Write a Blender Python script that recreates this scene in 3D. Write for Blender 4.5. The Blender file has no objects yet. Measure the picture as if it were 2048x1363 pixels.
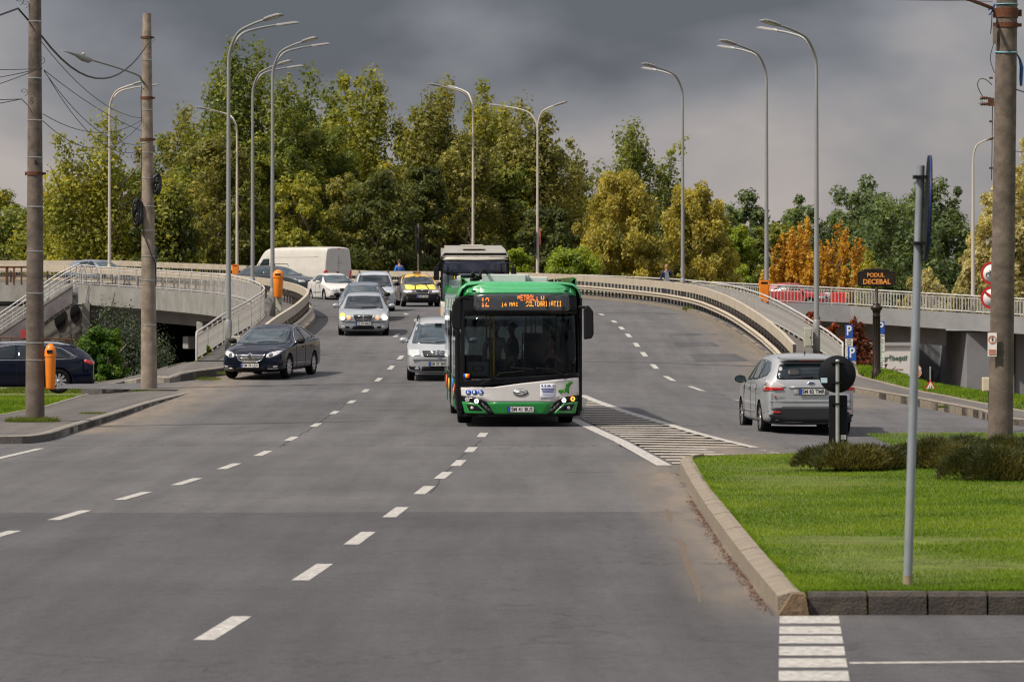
import bpy, bmesh, math, random
import numpy as np
from mathutils import Vector, Matrix
from mathutils.bvhtree import BVHTree
R = math.radians
random.seed(7)
rng = np.random.default_rng(7)
S = bpy.context.scene
COL = S.collection
# ------------------------------------------------------------ camera
F, CH, HY = 8000.0, 2.65, 593.0          # focal length in photo pixels, camera height, horizon row
cam_d = bpy.data.cameras.new('camera'); cam = bpy.data.objects.new('camera', cam_d); COL.objects.link(cam)
cam.location = (0, 0, CH); cam.rotation_euler = (R(90), 0, 0)
cam_d.sensor_width = 36; cam_d.lens = F / 2048 * 36; cam_d.shift_y = -(681.5 - HY) / 2048
cam_d.clip_start = 0.5; cam_d.clip_end = 6000
cam_d.dof.use_dof = True; cam_d.dof.focus_distance = 86; cam_d.dof.aperture_fstop = 6.3
S.cycles.filter_width = 1.2
S.camera = cam
# ------------------------------------------------------------ light
S.view_settings.view_transform = 'Standard'; S.view_settings.look = 'None'
S.view_settings.exposure = 0.0; S.view_settings.gamma = 1.0; S.view_settings.use_curve_mapping = False
SUN = Vector((-0.53, -0.30, 0.76)).normalized()
sd = bpy.data.lights.new('sun', 'SUN'); sun = bpy.data.objects.new('sun', sd); COL.objects.link(sun)
sd.energy = 5.0; sd.angle = R(2.0); sd.color = (1.0, 0.90, 0.76)
sun.rotation_euler = SUN.to_track_quat('Z', 'Y').to_euler(); sun.location = (-60, -20, 90)
W = bpy.data.worlds.new('World'); S.world = W; W.use_nodes = True
nt = W.node_tree; nt.nodes.clear()
def N(tree, typ, **kw):
    n = tree.nodes.new(typ)
    for k, v in kw.items():
        if k in n.inputs: n.inputs[k].default_value = v
        else: setattr(n, k, v)
    return n
out = N(nt, 'ShaderNodeOutputWorld')
sky = N(nt, 'ShaderNodeTexSky', sky_type='NISHITA', sun_disc=False)
sky.sun_elevation = math.asin(SUN.z); sky.sun_rotation = math.atan2(SUN.x, SUN.y)
bsky = N(nt, 'ShaderNodeBackground', Strength=0.07); nt.links.new(sky.outputs[0], bsky.inputs[0])
tc = N(nt, 'ShaderNodeTexCoord')
mp = N(nt, 'ShaderNodeMapping'); mp.inputs['Scale'].default_value = (1, 1, 1.7); nt.links.new(tc.outputs['Generated'], mp.inputs[0])
n1 = N(nt, 'ShaderNodeTexNoise', Scale=8.5, Detail=5.0, Roughness=0.46, Distortion=0.2); nt.links.new(mp.outputs[0], n1.inputs['Vector'])
mp.inputs['Location'].default_value = (11.17, 4.44, 20.37)
rmp = N(nt, 'ShaderNodeValToRGB'); e = rmp.color_ramp.elements
e[0].position = 0.35; e[0].color = (0.105, 0.112, 0.132, 1)
e[1].position = 0.63; e[1].color = (0.47, 0.42, 0.40, 1)
m = e.new(0.47); m.color = (0.225, 0.23, 0.255, 1)
spz = N(nt, 'ShaderNodeSeparateXYZ'); nt.links.new(tc.outputs['Generated'], spz.inputs[0])
zl_ = N(nt, 'ShaderNodeMapRange'); zl_.inputs[1].default_value = 0.0; zl_.inputs[2].default_value = .075; zl_.inputs[3].default_value = .055; zl_.inputs[4].default_value = -.035
nt.links.new(spz.outputs['Z'], zl_.inputs[0]); sm_ = N(nt, 'ShaderNodeMath', operation='ADD'); nt.links.new(n1.outputs['Fac'], sm_.inputs[0]); nt.links.new(zl_.outputs[0], sm_.inputs[1]); nt.links.new(sm_.outputs[0], rmp.inputs[0])
# overcast luminance distribution: (1 + 2 sin elevation) / 3, three times as bright at the zenith as at the horizon
sp = N(nt, 'ShaderNodeSeparateXYZ'); nt.links.new(tc.outputs['Generated'], sp.inputs[0])
ma = N(nt, 'ShaderNodeMath', operation='MULTIPLY_ADD'); ma.inputs[1].default_value = 2.8; ma.inputs[2].default_value = 0.92; ma.use_clamp = False
mx = N(nt, 'ShaderNodeMath', operation='MAXIMUM'); mx.inputs[1].default_value = 0.0
nt.links.new(sp.outputs['Z'], mx.inputs[0]); nt.links.new(mx.outputs[0], ma.inputs[0])
# the storm bank stands in the +Y half; the open half of the sky behind is evenly brighter, as the lit shade sides imply
ry = N(nt, 'ShaderNodeMapRange', interpolation_type='SMOOTHSTEP'); ry.inputs[1].default_value = .85; ry.inputs[2].default_value = -.25; ry.inputs[3].default_value = 1.0; ry.inputs[4].default_value = 1.1
nt.links.new(sp.outputs['Y'], ry.inputs[0]); mm2 = N(nt, 'ShaderNodeMath', operation='MULTIPLY'); nt.links.new(ma.outputs[0], mm2.inputs[0]); nt.links.new(ry.outputs[0], mm2.inputs[1])
bcl = N(nt, 'ShaderNodeBackground'); nt.links.new(rmp.outputs[0], bcl.inputs[0]); nt.links.new(mm2.outputs[0], bcl.inputs[1])
mixw = N(nt, 'ShaderNodeMixShader'); mixw.inputs[0].default_value = 0.93
nt.links.new(bsky.outputs[0], mixw.inputs[1]); nt.links.new(bcl.outputs[0], mixw.inputs[2]); nt.links.new(mixw.outputs[0], out.inputs[0])

# ------------------------------------------------------------ helpers
def at(px, py, Y): return Vector(((px - 1024) / F * Y, Y, CH - (py - HY) / F * Y))
def interp(t, tab):
    if t <= tab[0][0]: return tab[0][1]
    for (a, b), (c, d) in zip(tab, tab[1:]):
        if t <= c:
            u = (t - a) / (c - a); u = u
            return b + (d - b) * u
    return tab[-1][1]
ZR = [(80, 0), (92, .03), (100, .08), (107, .16), (114, .28), (120, .46), (127, .72), (134, 1.03), (140, 1.28), (146, 1.51), (152, 1.70), (158, 1.87), (165, 2.02),
      (175, 2.2), (185, 2.35), (200, 2.52), (215, 2.7), (235, 2.9), (270, 3.0), (400, 3.0)]
def sm(t): t = min(1, max(0, t)); return t * t * (3 - 2 * t)
def rz_(x, y):
    z = interp(y, ZR)
    if x > 3 and 60 < y < 125: z -= 0.20 * sm((x - 3) / 3.5) * sm((y - 62) / 14) * sm((125 - y) / 20)
    if y > 160: z += max(0, -x - 8) * .040 * sm((y - 160) / 25) * (1 if x > -24 else 0) + (.64 * sm((y - 160) / 25) if x <= -24 else 0)
    return z
def gp(px, py, dz=0.0):
    lo, hi = 8.0, 400.0
    Y = 10.0
    while Y < 400:
        X = (px - 1024) / F * Y
        if CH - (py - HY) / F * Y - dz <= rz_(X, Y): break
        Y += 0.1
    X = (px - 1024) / F * Y
    return Vector((X, Y, rz_(X, Y) + dz))
_mats = {}
def lin(c): return tuple((v / 12.92 if v <= .04045 else ((v + .055) / 1.055) ** 2.4) for v in c)
def mat(name, col, rough=.6, metal=0, var=0.0, vs=8.0, bump=0.0, bs=60.0, emit=None, coat=0, spec=.5, dirt=None, ds=3.0, amt=.5):
    """plain principled material with noise-driven colour variation, fine relief and optional dirt"""
    if name in _mats: return _mats[name]
    m_ = bpy.data.materials.new(name); m_.use_nodes = True; t = m_.node_tree; b = t.nodes['Principled BSDF']
    b.inputs['Base Color'].default_value = (*col, 1); b.inputs['Roughness'].default_value = rough; b.inputs['Metallic'].default_value = metal
    b.inputs['Coat Weight'].default_value = coat; b.inputs['Coat Roughness'].default_value = .04; b.inputs['Specular IOR Level'].default_value = spec
    tcn = N(t, 'ShaderNodeTexCoord'); last = None
    if var:
        nz = N(t, 'ShaderNodeTexNoise', Scale=vs, Detail=5.0, Roughness=.6); t.links.new(tcn.outputs['Object'], nz.inputs['Vector'])
        r_ = N(t, 'ShaderNodeValToRGB'); q = r_.color_ramp.elements
        q[0].position = .3; q[1].position = .7
        q[0].color = (*[c * (1 - var) for c in col], 1); q[1].color = (*[min(1, c * (1 + var)) for c in col], 1)
        t.links.new(nz.outputs['Fac'], r_.inputs[0]); t.links.new(r_.outputs[0], b.inputs['Base Color']); last = r_.outputs[0]
    if dirt:
        nz = N(t, 'ShaderNodeTexNoise', Scale=ds, Detail=6.0, Roughness=.65); t.links.new(tcn.outputs['Object'], nz.inputs['Vector'])
        r2 = N(t, 'ShaderNodeValToRGB'); q = r2.color_ramp.elements; q[0].position = .45; q[1].position = .72
        q[0].color = (0, 0, 0, 1); q[1].color = (amt, amt, amt, 1); t.links.new(nz.outputs['Fac'], r2.inputs[0])
        mx_ = N(t, 'ShaderNodeMix', data_type='RGBA'); mx_.inputs[6].default_value = (*col, 1); mx_.inputs[7].default_value = (*dirt, 1)
        if last: t.links.new(last, mx_.inputs[6])
        t.links.new(r2.outputs[0], mx_.inputs[0]); t.links.new(mx_.outputs[2], b.inputs['Base Color'])
    if bump:
        nb = N(t, 'ShaderNodeTexNoise', Scale=bs, Detail=4.0); t.links.new(tcn.outputs['Object'], nb.inputs['Vector'])
        bp = N(t, 'ShaderNodeBump', Strength=bump, Distance=.02); t.links.new(nb.outputs['Fac'], bp.inputs['Height']); t.links.new(bp.outputs[0], b.inputs['Normal'])
    if emit:
        b.inputs['Emission Color'].default_value = (*emit[0], 1); b.inputs['Emission Strength'].default_value = emit[1]
    _mats[name] = m_; return m_
class MB:
    def __init__(s): s.v = []; s.f = []; s.sm = []
    def add(s, vs, fs, smooth=False):
        o = len(s.v); s.v += [tuple(p) for p in vs]; s.f += [tuple(i + o for i in f) for f in fs]; s.sm += [smooth] * len(fs); return s
    def box(s, a, b):
        (x0, y0, z0), (x1, y1, z1) = a, b
        return s.add([(x0,y0,z0),(x1,y0,z0),(x1,y1,z0),(x0,y1,z0),(x0,y0,z1),(x1,y0,z1),(x1,y1,z1),(x0,y1,z1)],
                     [(0,3,2,1),(4,5,6,7),(0,1,5,4),(1,2,6,5),(2,3,7,6),(3,0,4,7)])
    def cbox(s, c, d, rz=0, ch=0.0):
        """box centred at c with size d, turned about z, with chamfered edges if ch"""
        hx, hy, hz = d[0] / 2, d[1] / 2, d[2] / 2
        M = Matrix.Rotation(rz, 3, 'Z'); c = Vector(c)
        if not ch:
            P = [(-hx,-hy,-hz),(hx,-hy,-hz),(hx,hy,-hz),(-hx,hy,-hz),(-hx,-hy,hz),(hx,-hy,hz),(hx,hy,hz),(-hx,hy,hz)]
            return s.add([c + M @ Vector(p) for p in P], [(0,3,2,1),(4,5,6,7),(0,1,5,4),(1,2,6,5),(2,3,7,6),(3,0,4,7)])
        bm = bmesh.new(); bmesh.ops.create_cube(bm, size=1)
        for v in bm.verts: v.co = Vector((v.co.x * d[0], v.co.y * d[1], v.co.z * d[2]))
        bmesh.ops.bevel(bm, geom=bm.edges[:], offset=ch, segments=2, affect='EDGES', profile=.5)
        bm.verts.index_update()
        s.add([c + M @ v.co for v in bm.verts], [[v.index for v in f.verts] for f in bm.faces], False); bm.free(); return s
    def tube(s, pts, r, n=8, cap=True):
        """tapered tube along points; r a number or a list"""
        pts = [Vector(p) for p in pts]; rs = r if isinstance(r, (list, tuple)) else [r] * len(pts)
        vs = []; up = None
        for i, p in enumerate(pts):
            d = (pts[min(i + 1, len(pts) - 1)] - pts[max(i - 1, 0)]).normalized()
            if up is None:
                a = Vector((0, 0, 1)) if abs(d.z) < .9 else Vector((1, 0, 0)); u = d.cross(a).normalized()
            else: u = (up - d * up.dot(d)).normalized()
            up = u; w = d.cross(u)
            for k in range(n):
                t = 2 * math.pi * k / n; vs.append(p + (u * math.cos(t) + w * math.sin(t)) * rs[i])
        fs = [(i*n+k, i*n+(k+1)%n, (i+1)*n+(k+1)%n, (i+1)*n+k) for i in range(len(pts)-1) for k in range(n)]
        s.add(vs, fs, True)
        if cap: s.add([vs[k] for k in range(n)], [tuple(range(n))[::-1]]); s.add([vs[-n+k] for k in range(n)], [tuple(range(n))])
        return s
    def prism(s, pts, d, origin=(0, 0, 0), ax=(1, 0, 0), ay=(0, 0, 1), flat=False):
        """outline in the plane (ax, ay) pushed by the vector d"""
        o, ax, ay, d = Vector(origin), Vector(ax), Vector(ay), Vector(d); n = len(pts)
        A = [o + ax * p[0] + ay * p[1] for p in pts]
        if flat: return s.add(A, [tuple(range(n))])
        B = [p + d for p in A]
        s.add(A + B, [tuple(range(n)), tuple(range(2 * n - 1, n - 1, -1))] + [(i, i + n, (i + 1) % n + n, (i + 1) % n) for i in range(n)])
        return s
    def lathe(s, prof, c=(0, 0, 0), axis='z', n=24):
        vs = []; c = Vector(c)
        for (r, h) in prof:
            for k in range(n):
                t = 2 * math.pi * k / n; a, b = r * math.cos(t), r * math.sin(t)
                vs.append(c + Vector((a, b, h) if axis == 'z' else ((h, a, b) if axis == 'x' else (a, h, b))))
        m = len(prof)
        return s.add(vs, [(i*n+k, i*n+(k+1)%n, (i+1)*n+(k+1)%n, (i+1)*n+k) for i in range(m-1) for k in range(n)], True)
    def mesh(s, name, off=None):
        me = bpy.data.meshes.new(name)
        vs = s.v if off is None else [(a - off[0], b - off[1], c - off[2]) for a, b, c in s.v]
        me.from_pydata(vs, [], s.f)
        if any(s.sm): me.polygons.foreach_set('use_smooth', s.sm)
        me.validate(); me.update(); return me
LAST = [None]
def put(name, me, m_=None, parent=None, **props):
    o = bpy.data.objects.new(name, me); COL.objects.link(o); LAST[0] = o
    if m_ is not None and me is not None and not me.materials: me.materials.append(m_)
    if parent is not None: o.parent = parent
    for k, v in props.items(): o[k] = v
    return o
def obj(name, mb, m_, parent=None, world=False, fix=False, **props):
    """one mesh object; world: vertices are in world coordinates and the parent is an unturned Empty"""
    off = None
    if world and parent is not None:
        off = parent.location if parent.parent is None else parent.location + parent.parent.location
    me = mb.mesh(name, off)
    if fix:
        bm = bmesh.new(); bm.from_mesh(me); bmesh.ops.recalc_face_normals(bm, faces=bm.faces); bm.to_mesh(me); bm.free()
    return put(name, me, m_, parent, **props)
def thing(name, label, cat, loc=(0, 0, 0), rz=0, group=None):
    o = bpy.data.objects.new(name, None); COL.objects.link(o); o.empty_display_size = .3
    o.location = loc; o.rotation_euler = (0, 0, rz); o['label'] = label; o['category'] = cat
    if group: o['group'] = group
    return o
def npmesh(name, V, Fc, smooth=False):
    me = bpy.data.meshes.new(name); V = np.asarray(V, dtype=np.float32); Fc = np.asarray(Fc, dtype=np.int32); k = Fc.shape[1]
    me.vertices.add(len(V)); me.vertices.foreach_set('co', V.ravel())
    me.loops.add(Fc.size); me.loops.foreach_set('vertex_index', Fc.ravel())
    me.polygons.add(len(Fc)); me.polygons.foreach_set('loop_start', np.arange(0, Fc.size, k, dtype=np.int32))
    me.polygons.foreach_set('loop_total', np.full(len(Fc), k, dtype=np.int32))
    me.update(calc_edges=True); return me
def text_mesh(s, size, m_, name='lettering', parent=None, loc=(0,0,0), rot=(R(90), 0, 0), align='CENTER', ext=.002, sx=1.0, bold=0.0, **pr):
    c = bpy.data.curves.new('t', 'FONT'); c.body = s; c.size = size; c.align_x = align; c.align_y = 'CENTER'; c.extrude = ext; c.offset = bold; c.resolution_u = 3
    o = bpy.data.objects.new('t', c); COL.objects.link(o); dg = bpy.context.evaluated_depsgraph_get()
    me = bpy.data.meshes.new_from_object(o.evaluated_get(dg)); bpy.data.objects.remove(o); bpy.data.curves.remove(c)
    me.materials.clear(); o = put(name, me, m_, parent, **pr); o.location = loc; o.rotation_euler = rot; o.scale = (sx, 1, 1); return o
def circ(n, r, cx=0, cy=0, ry=None, a0=0): return [(cx + r * math.cos(a0 + 2*math.pi*i/n), cy + (ry or r) * math.sin(a0 + 2*math.pi*i/n)) for i in range(n)]
def rrect(w, h, r, n=4, cx=0, cy=0):
    P = []
    for (sx, sy, a) in ((1, 1, 0), (-1, 1, 90), (-1, -1, 180), (1, -1, 270)):
        for i in range(n + 1):
            t = R(a + 90 * i / n); P.append((cx + sx * (w/2 - r) + r * math.cos(t), cy + sy * (h/2 - r) + r * math.sin(t)))
    return P
def offset_line(L, d):
    """shift a plan polyline sideways: + to the right of its direction"""
    out_ = []
    for i, p in enumerate(L):
        a, b = Vector(L[max(i-1, 0)][:2]), Vector(L[min(i+1, len(L)-1)][:2]); t = (b - a).normalized()
        out_.append((p[0] + t.y * d, p[1] - t.x * d))
    return out_
def resample(L, step):
    L = [Vector(p) for p in L]; out_ = [L[0].copy()]; acc = 0
    for a, b in zip(L, L[1:]):
        d = (b - a).length; t = step - acc
        while t <= d:
            out_.append(a + (b - a) * (t / d)); t += step
        acc = d - (t - step)
    return out_
def catmull(L, k=6):
    L = [Vector(p) for p in L]; out_ = []
    for i in range(len(L) - 1):
        p0, p1, p2, p3 = L[max(i-1, 0)], L[i], L[i+1], L[min(i+2, len(L)-1)]
        for j in range(k):
            t = j / k
            out_.append(.5 * ((2*p1) + (p2-p0)*t + (2*p0-5*p1+4*p2-p3)*t*t + (3*p1-p0-3*p2+p3)*t**3))
    out_.append(L[-1]); return out_
# ------------------------------------------------------------ materials of the place
def asphalt(name, base, tan=True):
    m_ = bpy.data.materials.new(name); m_.use_nodes = True; t = m_.node_tree; b = t.nodes['Principled BSDF']
    g = N(t, 'ShaderNodeNewGeometry'); L = t.links.new
    def noise(sc, det=4, rough=.6, scl=None):
        n = N(t, 'ShaderNodeTexNoise', Scale=sc, Detail=float(det), Roughness=rough)
        if scl:
            mm = N(t, 'ShaderNodeMapping'); mm.inputs['Scale'].default_value = scl; L(g.outputs['Position'], mm.inputs[0]); L(mm.outputs[0], n.inputs['Vector'])
        else: L(g.outputs['Position'], n.inputs['Vector'])
        return n.outputs['Fac']
    def ramp(f, p0, c0, p1, c1):
        r_ = N(t, 'ShaderNodeValToRGB'); q = r_.color_ramp.elements; q[0].position = p0; q[1].position = p1
        q[0].color = (*c0, 1) if isinstance(c0, tuple) else (c0, c0, c0, 1); q[1].color = (*c1, 1) if isinstance(c1, tuple) else (c1, c1, c1, 1)
        L(f, r_.inputs[0]); return r_.outputs[0]
    def mul(a, c, k=1.0):
        x = N(t, 'ShaderNodeMix', data_type='RGBA', blend_type='MULTIPLY'); x.inputs[0].default_value = k; L(a, x.inputs[6]); L(c, x.inputs[7]); return x.outputs[2]
    c = ramp(noise(.09, 3), .3, tuple(v * .86 for v in base), .7, tuple(v * 1.12 for v in base))
    c = mul(c, ramp(noise(1.0, 5, .6, (1.6, .10, 1)), .3, .76, .7, 1.13))        # wheel tracks along the road
    c = mul(c, ramp(noise(.35, 4, .6), .32, .88, .62, 1.07))
    c = mul(c, ramp(noise(48, 3, .7), .25, .50, .75, 1.48))                          # aggregate
    c = mul(c, ramp(noise(9, 4), .35, .86, .65, 1.09))
    c = mul(c, ramp(noise(2.2, 6, .72), .56, 1.0, .74, .72))                     # oil spots and patched blotches
    if tan:
        # pale sandy dust swept against the kerbs: distance from the lane centres in x
        sx_ = N(t, 'ShaderNodeSeparateXYZ'); L(g.outputs['Position'], sx_.inputs[0])
        def band(c0, w, y0, y1):
            a = N(t, 'ShaderNodeMath', operation='SUBTRACT'); L(sx_.outputs['X'], a.inputs[0]); a.inputs[1].default_value = c0
            ab = N(t, 'ShaderNodeMath', operation='ABSOLUTE'); L(a.outputs[0], ab.inputs[0])
            mr = N(t, 'ShaderNodeMapRange'); mr.inputs[1].default_value = 0.05; mr.inputs[2].default_value = w; mr.inputs[3].default_value = 1; mr.inputs[4].default_value = 0; L(ab.outputs[0], mr.inputs[0])
            m1 = N(t, 'ShaderNodeMapRange'); m1.inputs[1].default_value = y0; m1.inputs[2].default_value = y0 + 3; L(sx_.outputs['Y'], m1.inputs[0])
            m2 = N(t, 'ShaderNodeMapRange'); m2.inputs[1].default_value = y1 - 6; m2.inputs[2].default_value = y1; m2.inputs[3].default_value = 1; m2.inputs[4].default_value = 0; L(sx_.outputs['Y'], m2.inputs[0])
            p = N(t, 'ShaderNodeMath', operation='MULTIPLY'); L(mr.outputs[0], p.inputs[0]); L(m1.outputs[0], p.inputs[1])
            p2 = N(t, 'ShaderNodeMath', operation='MULTIPLY'); L(p.outputs[0], p2.inputs[0]); L(m2.outputs[0], p2.inputs[1]); return p2.outputs[0]
        tot = None
        for bb in ((2.3, .85, 32, 66), (8.2, 2.0, 98, 175), (-8.3, 1.5, 76, 150), (3.6, 1.6, 58, 80)):
            v = band(*bb)
            if tot is None: tot = v
            else:
                s_ = N(t, 'ShaderNodeMath', operation='MAXIMUM'); L(tot, s_.inputs[0]); L(v, s_.inputs[1]); tot = s_.outputs[0]
        nn = ramp(noise(1.0, 6, .65, (2.2, .35, 1)), .25, .15, .6, 1.0)
        p = N(t, 'ShaderNodeMath', operation='MULTIPLY'); L(tot, p.inputs[0]); L(nn, p.inputs[1])
        x = N(t, 'ShaderNodeMix', data_type='RGBA'); L(p.outputs[0], x.inputs[0]); L(c, x.inputs[6]); x.inputs[7].default_value = (.185, .152, .118, 1); c = x.outputs[2]
    # thin cracks
    vo = N(t, 'ShaderNodeTexVoronoi', feature='DISTANCE_TO_EDGE', Scale=.16); wn = N(t, 'ShaderNodeTexNoise', Scale=1.2, Detail=5.0)
    L(g.outputs['Position'], wn.inputs['Vector']); va = N(t, 'ShaderNodeVectorMath', operation='MULTIPLY_ADD'); L(wn.outputs['Color'], va.inputs[0]); va.inputs[1].default_value = (2.5, 2.5, 0); L(g.outputs['Position'], va.inputs[2])
    L(va.outputs[0], vo.inputs['Vector']); c = mul(c, ramp(vo.outputs['Distance'], .0, .55, .006, 1.0), .7)
    L(c, b.inputs['Base Color']); b.inputs['Roughness'].default_value = .86; b.inputs['Specular IOR Level'].default_value = .35
    bp = N(t, 'ShaderNodeBump', Strength=.5, Distance=.01); L(noise(90, 3), bp.inputs['Height']); L(bp.outputs[0], b.inputs['Normal'])
    return m_
M_ROAD = asphalt('worn_asphalt', (.099, .0975, .101))
M_ROAD2 = asphalt('side_asphalt', (.105, .100, .10), tan=False)
M_PAVE = asphalt('pavement_asphalt', (.112, .102, .096), tan=False)
M_CONC = mat('weathered_concrete', (.225, .225, .215), .9, var=.16, vs=1.2, bump=.4, bs=25, dirt=(.12, .105, .09), ds=.9, amt=.55)
M_CONCG = mat('grey_painted_concrete', (.235, .24, .25), .85, var=.10, vs=.7, bump=.25, bs=20, dirt=(.13, .125, .12), ds=.5, amt=.4)
M_CONCD = mat('shade_toned_concrete', (.15, .155, .17), .85, var=.12, vs=.6, bump=.2, bs=20)  # darker copy of the grey concrete, underpass shade put into its colour
M_KERB = mat('kerb_concrete', (.215, .182, .14), .9, var=.16, vs=5, bump=.6, bs=40, dirt=(.15, .12, .09), ds=9, amt=.4)
M_KERBD = mat('blackish_kerb_concrete', (.045, .038, .034), .85, var=.35, vs=6, bump=.6, bs=40, dirt=(.13, .10, .075), ds=7, amt=.4)  # nearly black tone over the whole front kerb row
M_KEND = mat('earth_stained_concrete', (.14, .095, .055), .9, var=.4, vs=12, bump=.6, bs=40)
M_KERBG = mat('grey_kerb_concrete', (.235, .215, .185), .9, var=.2, vs=5, bump=.6, bs=40, dirt=(.08, .065, .05), ds=3, amt=.5)
M_PAINT = mat('road_paint', (.43, .415, .39), .8, var=.18, vs=5, bump=.4, bs=90, dirt=(.13, .125, .12), ds=16, amt=1.0)
M_PAINTD = mat('dusty_road_paint', (.47, .42, .35), .8, var=.15, vs=4, bump=.3, bs=90, dirt=(.17, .15, .13), ds=6, amt=.8)
M_CREAM = mat('cream_barrier_paint', (.42, .37, .295), .6, var=.10, vs=2, bump=.15, bs=30, dirt=(.30, .22, .14), ds=2.5, amt=.6)
M_POST = mat('dark_post_steel', (.055, .045, .04), .75, var=.3, vs=6)
M_WHITE = mat('railing_paint', (.46, .455, .44), .55, var=.10, vs=4, dirt=(.20, .13, .08), ds=5, amt=.55)
M_SOIL = mat('bare_soil', (.10, .075, .05), .95, var=.3, vs=3, bump=.8, bs=10)
M_GRASSB = mat('grass_ground', (.085, .115, .008), .95, var=.35, vs=2.5, bump=.6, bs=40, dirt=(.09, .075, .02), ds=1.2, amt=.5)
M_GALV = mat('galvanised_steel', (.42, .425, .43), .45, .55, var=.12, vs=3, bump=.1, bs=20)
M_BLACK = mat('black_plastic', (.007, .007, .008), .6, spec=.25)
M_RUST = mat('rust', (.10, .035, .015), .9, var=.4, vs=20, bump=.4)

# ------------------------------------------------------------ terrain
EDGE_R = [(84, 20), (88, 14), (91, 12.6), (94, 11.9), (100, 11.5), (108, 10.9), (115, 10.3), (124, 10.4)]
def terr(x, y):
    z = -.30 if (y < 71 or (-10.9 < x < 11.05 and y < 135) or (x > -5 and y < 83)) else .0
    if x < -8.6 and 71 <= y < 71.9: z = -.3
    if x < -8.6 and y > 100:      # left: falls away behind the pavement towards the underpass
        z += -.30 * sm((y - 103) / 14) - 2.0 * sm((y - 128) / 50) * 1.0
    if x >= 9 and y > 100:        # right: low bank, then a drop to the underpass road
        z = -.45 + .54 * sm((x - interp(y, EDGE_R) + .25) / .9) + (.32 * sm((y - 111) / 8) * (1 - sm((x - 11.3) / .9))) - 3.4 * sm((x - 12.4) / 4.5) * sm((y - 100) / 25) - 3.4 * sm((y - 128) / 25) * (1 - sm((x - 12.4) / 4.5) * sm((y - 100) / 25))
    if x >= 9 and 80 < y <= 100: z = -.45 + .54 * sm((x - interp(y, EDGE_R) + .25) / .9) - 2.4 * sm((x - 14) / 5) * sm((y - 84) / 16)
    if -8.6 <= x < 9 and y > 118: z += -3 * sm((y - 118) / 50)
    if y > 235: z = -3.4
    return z
xs = sorted(set([-900, -500, -250, -120, -80, -60, -50, -40, -32] + [-28 + i * .8 for i in range(71)] + [32, 40, 50, 60, 80, 120, 250, 500, 900]))
ys = sorted(set([-60, 0, 20, 60] + [80 + i * 1.2 for i in range(140)] + [260, 300, 400, 600, 1000, 1800, 3000]))
V = [(x, y, terr(x, y)) for y in ys for x in xs]; nx = len(xs)
Fq = [(j*nx+i, j*nx+i+1, (j+1)*nx+i+1, (j+1)*nx+i) for j in range(len(ys)-1) for i in range(nx-1)]
o = put('ground', npmesh('ground', V, Fq), M_GRASSB); o['kind'] = 'structure'
o.data.materials.append(M_SOIL)
for p in o.data.polygons:
    if p.center.y > 137 or (p.center.x < -12.5 and 106 < p.center.y < 119): p.material_index = 1

# ------------------------------------------------------------ alignment of ramp and bridge (plan polylines)
RAIL_L = catmull([(-9.65, 122.5), (-9.55, 132), (-9.35, 143), (-9.55, 154), (-10.3, 164), (-11.3, 173), (-12.9, 182), (-15.4, 190.5), (-19.5, 198.5), (-25.5, 205.5), (-40, 214), (-75, 227)], 5)
RAIL_R = catmull([(9.75, 118), (9.78, 127), (9.6, 140), (9.35, 150), (8.9, 165), (8.1, 178), (7.0, 190), (5.5, 204), (3.3, 217), (-1, 228), (-8, 234), (-18, 239), (-34, 245), (-75, 258)], 5)
SW = 1.75
KERB_L = offset_line(RAIL_L, 2.0); KERB_R = offset_line(RAIL_R, -SW)
def strip(name, A, B, za, zb, m_, n=3, kind='structure', parent=None, skirt=0):
    """sheet between two plan polylines of equal count; za, zb are height functions"""
    mb = MB(); k = n + 1; vs = []
    for a, b in zip(A, B):
        for j in range(k):
            u = j / n; x = a[0] + (b[0] - a[0]) * u; y = a[1] + (b[1] - a[1]) * u
            vs.append((x, y, za(x, y) * (1 - u) + zb(x, y) * u))
    mb.add(vs, [(i*k+j, i*k+j+1, (i+1)*k+j+1, (i+1)*k+j) for i in range(len(A)-1) for j in range(n)])
    if skirt:
        for side in (0, n):
            P = [vs[i*k+side] for i in range(len(A))]; Q = [(p[0], p[1], p[2] - skirt) for p in P]; c = len(P)
            mb.add(P + Q, [(i, i+1, i+1+c, i+c) for i in range(c-1)])
    o = obj(name, mb, m_, parent, fix=True)
    if kind: o['kind'] = kind
    return o
# main road: junction sheet, then the ramp, then the bend
rows = []
y = 12.0
while y < 122.0:
    if y < 71.4: xl = -45
    elif y < 76: xl = -9.4
    elif y < 112: xl = -12.4 if y > 107 else -8.9
    else: xl = -8.0 - max(0, (118 - y)) * .25
    if y < 82.6: xr = 45
    else: xr = interp(y, [(82.6, 13.5), (90, 11.0), (103, 10.0), (112, 9.2), (118, 8.05), (124, 8.0)])
    rows.append((y, xl, xr)); y += 1.0
mb = MB(); k = 25; vs = []
for (y, xl, xr) in rows:
    for j in range(k):
        # dense in the middle
        xx = xl + (xr - xl) * j / (k - 1); vs.append((xx, y, rz_(xx, y)))
mb.add(vs, [(i*k+j, i*k+j+1, (i+1)*k+j+1, (i+1)*k+j) for i in range(len(rows)-1) for j in range(k-1)])
def arc_match(A, B, n):
    def res(L):
        L = [Vector(p) for p in L]; d = [0]
        for a, b in zip(L, L[1:]): d.append(d[-1] + (b - a).length)
        o_ = []
        for i in range(n):
            t = d[-1] * i / (n - 1); j = max(q for q in range(len(d)) if d[q] <= t + 1e-9); j = min(j, len(L) - 2)
            u = (t - d[j]) / (d[j+1] - d[j]); o_.append(L[j] + (L[j+1] - L[j]) * u)
        return o_
    return res(A), res(B)
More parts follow.
